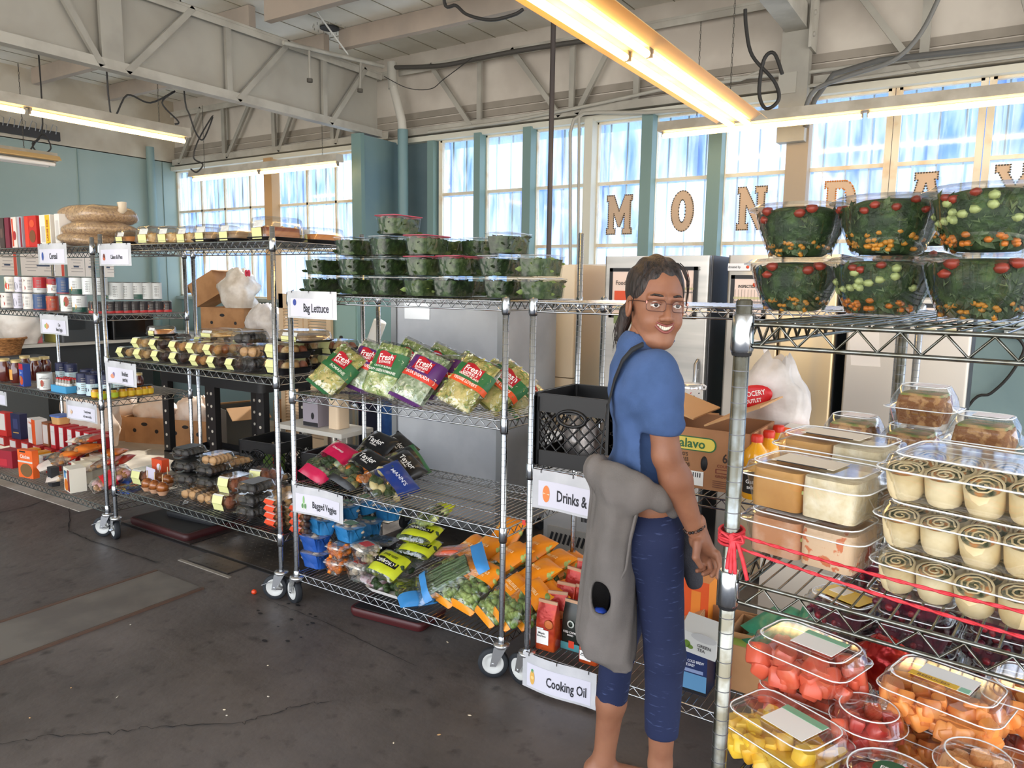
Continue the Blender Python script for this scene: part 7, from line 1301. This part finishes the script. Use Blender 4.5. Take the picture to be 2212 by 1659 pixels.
def armsdf(P):
    d = cap(P, HC+np.array((-.01, .01, -.06)), NB+np.array((-.01, 0, -.05)), .052, .06); d = smin(d, cap(P, SH, EL, .046, .037), .02); M1 = EL+(WR_-EL)*.3
    d = smin(d, cap(P, EL, M1, .037, .040), .02); return smin(d, cap(P, M1, WR_, .040, .0245), .03)
V, F = nets(armsdf, (-.2, -.24, .86), (.25, .1, 1.62), .006); g.add(V, F, SKIN, True)
# hand: palm, four fingers with knuckle bends, thumb
K = [pl(*k) for k in ((1549, 1196, -.135), (1543, 1203, -.115), (1532, 1209, -.10), (1519, 1212, -.09))]
fing = [(K[0], pl(1557, 1222, -.145), pl(1551, 1247, -.15), .0095), (K[1], pl(1551, 1229, -.125), pl(1538, 1243, -.135), .0092), (K[2], pl(1536, 1233, -.115), pl(1520, 1240, -.125), .009), (K[3], pl(1520, 1230, -.105), pl(1506, 1233, -.115), .0082)]
def handsdf(P):
    d = cap(P, WR_+np.array((0, 0, .03)), pl(1514, 1168, -.12), .025, .023); d = smin(d, cap(P, pl(1512, 1166, -.12), (K[0]+K[1])/2, .022, .012), .02); d = smin(d, cap(P, pl(1508, 1168, -.115), (K[2]+K[3])/2, .021, .012), .02)
    f = np.full(P.shape[:-1], 9.)
    for a, b, c, r in fing: f = np.minimum(f, smin(cap(P, a, b, r*1.05, r*.95), cap(P, b, c, r*.95, r*.78), .004))
    d = smin(d, f, .006); t = smin(cap(P, pl(1507, 1172, -.145), pl(1503, 1204, -.16), .013, .010), cap(P, pl(1503, 1204, -.16), pl(1514, 1224, -.16), .0098, .0075), .005); return smin(d, t, .008)
V, F = nets(handsdf, WR_-np.array((.06, .09, .14)), WR_+np.array((.11, .07, .05)), .0024); g.add(V, F, SKIN, True)
AN = pl(1426, 1650, -.08); AF = pl(1303, 1650, .11); KN = pl(1436, 1415, -.09); KF = pl(1335, 1400, .10)
def calf(P): 
    d = np.full(P.shape[:-1], 9.)
    for k, a, s in ((KN, AN, .0), (KF, AF, 0)):
        c = k+(a-k)*.45; b = a.copy(); b[2] = .075; d = np.minimum(d, smin(cap(P, k, c, .042, .044), smin(cap(P, c, a, .044, .033), cap(P, a, b, .033, .032), .02), .03)); d = smin(d, cap(P, b+np.array((-.03, 0, -.035)), b+np.array((.14, -.02, -.05)), .034, .026), .02)
    return smax(d, -P[..., 2], .004)
V, F = nets(calf, (-.25, -.2, -.01), (.25, .2, .62), .007); g.add(V, F, SKIN, True)
HP = pl(1395, 1125, 0)
V, F = nets(lambda P: el(P, pl(1400, 1080, -.0), (.088, .125, .07)), (-.2, -.2, .9), (.25, .2, 1.2), .012); g.add(V, F, SKIN, True)
part(g, 'body')
# clothing
def shirt(P):
    d = el(P, pl(1392, 838, .0), (.096, .165, .108)); d = smin(d, cap(P, pl(1398, 850, 0), pl(1391, 985, 0), .087, .090, (1, 1.55, 1)), .06); d = smin(d, el(P, pl(1392, 1010, 0), (.098, .145, .07)), .04); d = smin(d, cap(P, pl(1400, 795, -.1), pl(1392, 792, .12), .045, .045), .04)
    d = smin(d, cap(P, pl(1378, 785, .0), pl(1376, 752, .0), .078, .06), .03); s = cap(P, SH+np.array((0, .01, .012)), pl(1437, 915, -.15), .057, .051); d = smin(d, s, .025)
    d = d+.004*nz(P, 40, 1)+.0045*np.sin(P[..., 2]*45+P[..., 0]*55)*np.clip((1.30-P[..., 2])*4, 0, 1)+.003*np.sin(P[..., 2]*90-P[..., 0]*70)*np.clip((P[..., 2]-1.1)*5, 0, 1)*np.clip((1.33-P[..., 2])*8, 0, 1); zc = 1.055+.05*0
    hem = P[..., 2]-(HEM0+HEM1*(P[..., 0]))
    d = smax(d, -hem, .004); sl = cap(P, SH, EL, .075, .07); cut = (P[..., 2] < SLV_Z)&(P[..., 1] < -.09)&(sl < .02)&(P[..., 0] > -.03); d = np.where(cut, np.maximum(d, SLV_Z-P[..., 2]), d)
    return smax(d, -cap(P, HC+np.array((-.012, .01, -.1)), HC+np.array((-.02, .01, -.02)), .06, .07), .004)
a_, b_ = pl(1303, 1000, 0), pl(1450, 1060, -.1); HEM1 = (b_[2]-a_[2])/(b_[0]-a_[0]); HEM0 = a_[2]-HEM1*a_[0]; SLV_Z = pl(1437, 938, -.15)[2]
g = G(); V, F = nets(shirt, (-.17, -.25, .95), (.2, .24, 1.56), .0055); g.add(V, F, SHIRT, True); sh = part(g, 't_shirt')
g = G(); g.tube([tuple(HC+np.array((-.014, .01, -.105))+np.array((.066*cos(a), .066*sin(a), .004*sin(a)))) for a in np.linspace(0, 2*pi, 29)[:-1]], .006, mat('425b8a', .9), 6, close=True); g.build('collar', sh)
LH = pl(1432, 1588, -.09)[2]; LF_ = pl(1304, 1546, .11)[2]
def legs(P):
    d = el(P, pl(1402, 1130, .0), (.094, .135, .11)); d = smin(d, el(P, pl(1365, 1165, .0), (.085, .12, .10)), .05)
    n = smin(cap(P, pl(1418, 1170, -.075), KN, .076, .057), cap(P, KN, AN+(KN-AN)*.2, .057, .049), .02); n = smax(n, LH-P[..., 2], .008)
    f = smin(cap(P, pl(1390, 1180, .075), KF, .074, .054), cap(P, KF, AF+(KF-AF)*.2, .054, .047), .02); f = smax(f, LF_-P[..., 2], .008); d = smin(d, n, np.where(P[..., 2] > .75, .03, .002)); d = smin(d, f, np.where(P[..., 2] > .75, .03, .002))
    return smax(d, P[..., 2]-pl(1455, 1098, -.1)[2]-(P[..., 0]-.08)*-.15, .004)+.0012*nz(P, 70)
g = G(); V, F = nets(legs, (-.22, -.2, .28), (.22, .24, 1.12), .0065); g.add(V, F, LEG, True); part(g, 'leggings')
# sweatshirt tied round the waist
W1 = [pl(*p) for p in ((1283, 1012, .04), (1292, 1018, -.06), (1330, 1038, -.15), (1380, 1060, -.17), (1425, 1078, -.155), (1452, 1092, -.10), (1462, 1098, .0))]
ed = [(1020, 1292, 1395, .15), (1080, 1284, 1392, .155), (1150, 1276, 1378, .15), (1230, 1266, 1384, .14), (1310, 1256, 1386, .13), (1370, 1248, 1388, .12), (1405, 1252, 1389, .11), (1424, 1290, 1388, .10)]
def sweat(P):
    d = np.full(P.shape[:-1], 9.)
    for i, (a, b) in enumerate(zip(W1, W1[1:])): d = smin(d, cap(P, a, b, .031 if i < 4 else .024, .031 if i < 3 else .021, (1, .85, 1.4)), .02)
    d = smin(d, el(P, pl(1296, 1008, -.03), (.026, .045, .026)), .015)+.0035*nz(P, 55, 2); zs_ = np.array([pl(e[1], e[0], -.05)[2] for e in ed])[::-1]; L_ = np.array([pl(e[1], e[0], -.05)[0] for e in ed])[::-1]; Rr = np.array([pl(e[2], e[0], -.14)[0] for e in ed])[::-1]; Yy = np.array([e[3] for e in ed])[::-1]
    z = P[..., 2]; l, r, yy = np.interp(z, zs_, L_), np.interp(z, zs_, Rr), np.interp(z, zs_, Yy); c = (l+r)/2; rx = (r-l)/2
    th = np.arctan2(P[..., 1], P[..., 0]-c); fold = 1+.035*np.sin(th*7+z*9)+.02*np.sin(th*13-z*14)
    k = ((np.abs((P[..., 0]-c)/rx))**2.6+(np.abs(P[..., 1]/(yy+.02)))**2.6)**(1/2.6); s = (k-fold)*np.minimum(rx, .05); s = np.maximum(s, zs_[0]+.01*np.sin(th*5)-z); s = np.maximum(s, z-zs_[-1]); s = np.maximum(s, -(k-fold+.16)*.05)   # hollow shell
    pk = el(P, pl(1296, 1300, -.15), (.03, .07, .052)); 
    s = smax(s, -pk, .006); return smin(d, s, .03)
g = G(); V, F = nets(sweat, (-.25, -.26, .46), (.2, .22, 1.24), .0062); g.add(V, F, TAUPE, True); sw = part(g, 'tied_sweatshirt', label='taupe sweatshirt knotted round the waist')
g = G(); a = [pl(*p) for p in ((1376, 1100, -.165), (1362, 1160, -.165), (1352, 1230, -.162), (1330, 1270, -.158), (1322, 1330, -.155))]; g.tube([tuple(p) for p in a], .004, TAUPE, 6); g.build('seam', sw)
g = G(); g.ell(tuple(pl(1292, 1322, -.1)), (.03, .02, .012), mat('2f50b8', .5), 10, 6, None, .3); g.build('pocket_lining', sw, 'blue bit showing in the pocket')
def slv(P): return smin(cap(P, pl(1470, 1105, -.03), pl(1486, 1190, -.02), .035, .033), cap(P, pl(1486, 1190, -.02), pl(1500, 1255, -.02), .033, .025), .02)+.003*nz(P, 90)
g = G(); V, F = nets(slv, (.0, -.12, .7), (.2, .06, 1.1), .006); g.add(V, F, FLEECE, True); g.build('hanging_sleeve', sw, 'dark grey fleecy sleeve end')
# strap, bracelet
g = G(); st = [pl(*p) for p in ((1392, 744, -.085), (1368, 756, -.09), (1347, 780, -.085), (1330, 822, -.065), (1316, 880, -.055), (1305, 945, -.05), (1296, 1000, -.05))]; g.loft([[tuple(p+np.array((-.004, dy, dx))) for dy, dx in ((-.012, .006), (.014, .006), (.014, -.006), (-.012, -.006))] for p in st], mat('23262a', .7)); part(g, 'black_strap')
g = G(); ax = Vector(WR_-EL).normalized(); u = ax.cross(Vector((0, 1, 0))).normalized(); v = ax.cross(u); c0 = Vector(EL+(WR_-EL)*.93)
for k in range(22): a = 2*pi*k/22; p = c0+u*(.0285*cos(a))+v*(.0285*sin(a)); g.ell(tuple(p), (.0046,)*3, mat('2a211f' if k % 3 else '6a4a3c', .25), 7, 5)
part(g, 'bead_bracelet')
# face parts (face frame: x right, y = -out, z up)
fp = lambda x, o, z: (x, -o, z)
EYW = mat('e9e4de', .2); IR = mat('21140f', .1)
for s in (-1, 1):
    g = G(); g.ell(fp(s*.031, .0765, -.0015), (.0125, .0125, .0105), EYW, 16, 10, HM); e = part(g, 'eye'); g = G(); q = Vector(fp(s*.031-.001, .0882, -.0005)); g.ell(tuple(q), (.0062, .0016, .0062), IR, 14, 6, HM); g.build('iris', e)
    g = G(); g.tube([fp(s*.031+x, .0845+.0035-abs(x)*.28, .0042-abs(x)*.22+.0015) for x in (-.014, -.008, 0, .008, .014)], .0026, mat('8a5442', .5), 6, HM); g.tube([fp(s*.031+x, .0865-abs(x)*.28, .0028-abs(x)*.2) for x in (-.014, -.008, 0, .008, .014)], .001, HAIR, 5, HM); g.tube([fp(s*.031+x, .084-abs(x)*.28, -.0085+abs(x)*.15) for x in (-.012, -.006, 0, .006, .012)], .0026, SKIN, 6, HM); part(g, 'eyelid')
    g = G(); g.loft([[tuple(HM @ Vector(fp(s*(x), o+dz2, z+dz))) for dz, dz2 in ((.003*w, 0), (0, .0018), (-.003*w, 0))] for x, o, z, w in ((.014, .0885, .0225, .9), (.026, .087, .0255, 1.1), (.038, .0795, .0262, .9), (.05, .068, .021, .4))], HAIR, cap=(False, False)); part(g, 'eyebrow')
T = mat('efe6d2', .25); g = G()
for i in range(10):
    x = -.0248+.0055*i; o = .0905-.06*abs(x)-x*x*14; zt_ = -.0585+x*x*13; g.loft([ring(.0053, .003, .0012, zt_-.0088+x*x*4, 2, ox=x, oy=-o), ring(.0054, .0035, .0012, zt_, 2, ox=x, oy=-o)], T, M=HM)
g.tube([fp(x, .0895-.13*abs(x)-x*x*9-.002, -.0585-.0095+x*x*20) for x in np.linspace(-.017, .017, 7)], .0022, T, 5, HM); part(g, 'teeth')
g = G(); g.tube([fp(x, .0965-x*x*20, -.0555+x*x*12-.0015*(abs(x) < .003)) for x in np.linspace(-.034, .034, 11)], .0030, LIP, 7, HM); part(g, 'upper_lip')
g = G(); g.tube([fp(x, .0955-x*x*21, -.0745+x*x*27) for x in np.linspace(-.033, .033, 11)], .0038, LIP, 7, HM); part(g, 'lower_lip')
g = G(); g.add([fp(x, .075, z) for x, z in ((-.024, -.052), (.024, -.052), (.018, -.077), (-.018, -.077))], [(0, 1, 2, 3)], mat('4a1c1c', .6), M=HM); part(g, 'mouth_interior')
# glasses
GF = mat('5a3a34', .3, .6); t = None; g = G()
for s in (-1, 1): g.tube([(s*.034+x, -(.103-abs(s*.034+x)**2*5.5), z-.003) for x, y, z in ring(.049, .03, .009, 0, 5) for x, z in ((x, y),)], .0011, GF, 6, HM, close=True)
g.tube([fp(x, .1035-x*x*20+.002, .004) for x in (-.0095, -.004, 0, .004, .0095)], .0013, GF, 6, HM)
for s in (-1, 1): g.box((s*.059, -.083, .005), (.004, .006, .007), mat('c98a80', .2, .7), HM); g.tube([fp(s*.06, .084, .006), fp(s*.073, .055, .006), fp(s*.081, .0, .003), fp(s*.08, -.02, -.01)], .0013, GF, 6, HM)
gl = part(g, 'glasses')
for s in (-1, 1): q = G(); R_ = [(s*.034+x, -(.103-abs(s*.034+x)**2*5.5), y-.003) for x, y, z in ring(.047, .028, .008, 0, 4)]; q.add(R_, [tuple(range(len(R_)))], clear(gl=.12), M=HM); q.build('lens', gl)
# hair
def hair(P):
    q = fh(P); d = el(q, (0, -.028, .038), (.083, .103, .099)); d = d+.002*np.sin(q[..., 0]*160+q[..., 2]*40)
    face = el(q, (.004, .075, -.020), (.066, .075, .090)); d = smax(d, -face, .02); a = np.abs(q[..., 0]); ear = el(np.stack((a, q[..., 1], q[..., 2]), -1), (.08, .012, -.03), (.03, .030, .04)); d = smax(d, -ear, .006)
    d = smax(d, -(q[..., 2]+.062+q[..., 1]*.35), .012); tail = cap(q, (-.060, -.075, -.035), (-.072, -.08, -.118), .024, .010); return smin(d, tail, .02)
g = G(); V, F = nets(hair, HC-np.array((.16, .16, .15)), HC+np.array((.14, .16, .17)), .0036); g.add(V, F, HAIR, True); hr = part(g, 'hair', label='dark hair pulled into a short ponytail')
g = G(); R = random.Random(2)
def hs(pts, r=.0008): g.tube([tuple(HM @ Vector(fp(*p))) for p in pts], r, HAIR, 4, r2=.0003)
for i in range(0):
    th = R.uniform(-2.4, 2.4); ph = R.uniform(.15, 1.2); pts = []
    for k in range(6): f = k/5; a = ph+f*.8; b = th*(1-f*.25); x, o, z = .084*sin(b)*cos(a-.4), -.028+.104*cos(b+.0)*cos(a*1.1), .038+.100*sin(a*.9+.15); pts.append((x*1.01, -.028+.106*cos(ph-f*1.9)*1.0*abs(cos(th))**.2, .040+.102*sin(min(1.57, ph+.3+f*.6))))
    pts = [(.084*sin(th*.45)*(1-.15*f), -.028+.105*cos(.35+ph*.3+f*2.2), .038+.1015*sin(.35+ph*.3+f*2.2)*(1-.35*abs(sin(th*.45)))) for f in np.linspace(.10, .50, 7)]; hs([(x, o, z+.001) for x, o, z in pts], .0011)
for i in range(34): x = R.uniform(-.085, -.05); hs([(x*.95, -.08, -.04), (x-.006, -.085, -.075), (x-.010*R.random(), -.088, -.105), (x-.016*R.random(), -.08+R.uniform(-.01, .01), -.13-.03*R.random())], .0016)
for i in range(22): a = R.uniform(.0, .03); hs([(.012+a, .045, .116), (.04+a*.6, .062, .098), (.060+a*.35, .055, .068), (.071+a*.2, .04, .038), (.075+a*.1, .03, .0)], .0010)
for i in range(7): s = -1; hs([(-.03-R.uniform(0, .03), .04, .115), (-.062, .045, .075), (-.074-R.uniform(0, .006), .03, .03), (-.078, .02, -.01)], .0010)
for i in range(0): x = 0; hs([(x, .0, .135), (x-.015, -.03, .150+R.uniform(0, .008)), (x-.045, -.065, .135)], .0007)
g.build('loose_strands', hr)
# ================================================================ LIGHT
W = bpy.data.worlds.new('sky'); SC.world = W; W.use_nodes = True; t = W.node_tree; t.nodes.clear(); N = t.nodes.new; L = t.links.new
o = N('ShaderNodeOutputWorld'); b = N('ShaderNodeBackground'); L(b.outputs[0], o.inputs[0]); tc = N('ShaderNodeTexCoord'); sp = N('ShaderNodeSeparateXYZ'); L(tc.outputs['Generated'], sp.inputs[0])
r = N('ShaderNodeValToRGB'); L(sp.outputs[2], r.inputs[0]); e = r.color_ramp.elements; e[0].position = 0; e[0].color = (.95, .9, .84, 1); e[1].position = .6; e[1].color = (.55, .7, .95, 1)
x = e.new(.15); x.color = (.92, .95, 1, 1)
L(r.outputs[0], b.inputs[0]); b.inputs[1].default_value = 2.3
sd = bpy.data.lights.new('sun', 'SUN'); sd.energy = 4.5; sd.angle = radians(2); sd.color = (1, .9, .76); so = bpy.data.objects.new('sun', sd); COL.objects.link(so)
so.rotation_euler = Vector((.3, -1, -.95)).to_track_quat('-Z', 'Y').to_euler()
SC.view_settings.view_transform = 'Standard'; SC.view_settings.look = 'None'; SC.view_settings.gamma = 1; SC.view_settings.use_curve_mapping = False
SC.view_settings.exposure = .95
SC.cycles.transparent_max_bounces = 32
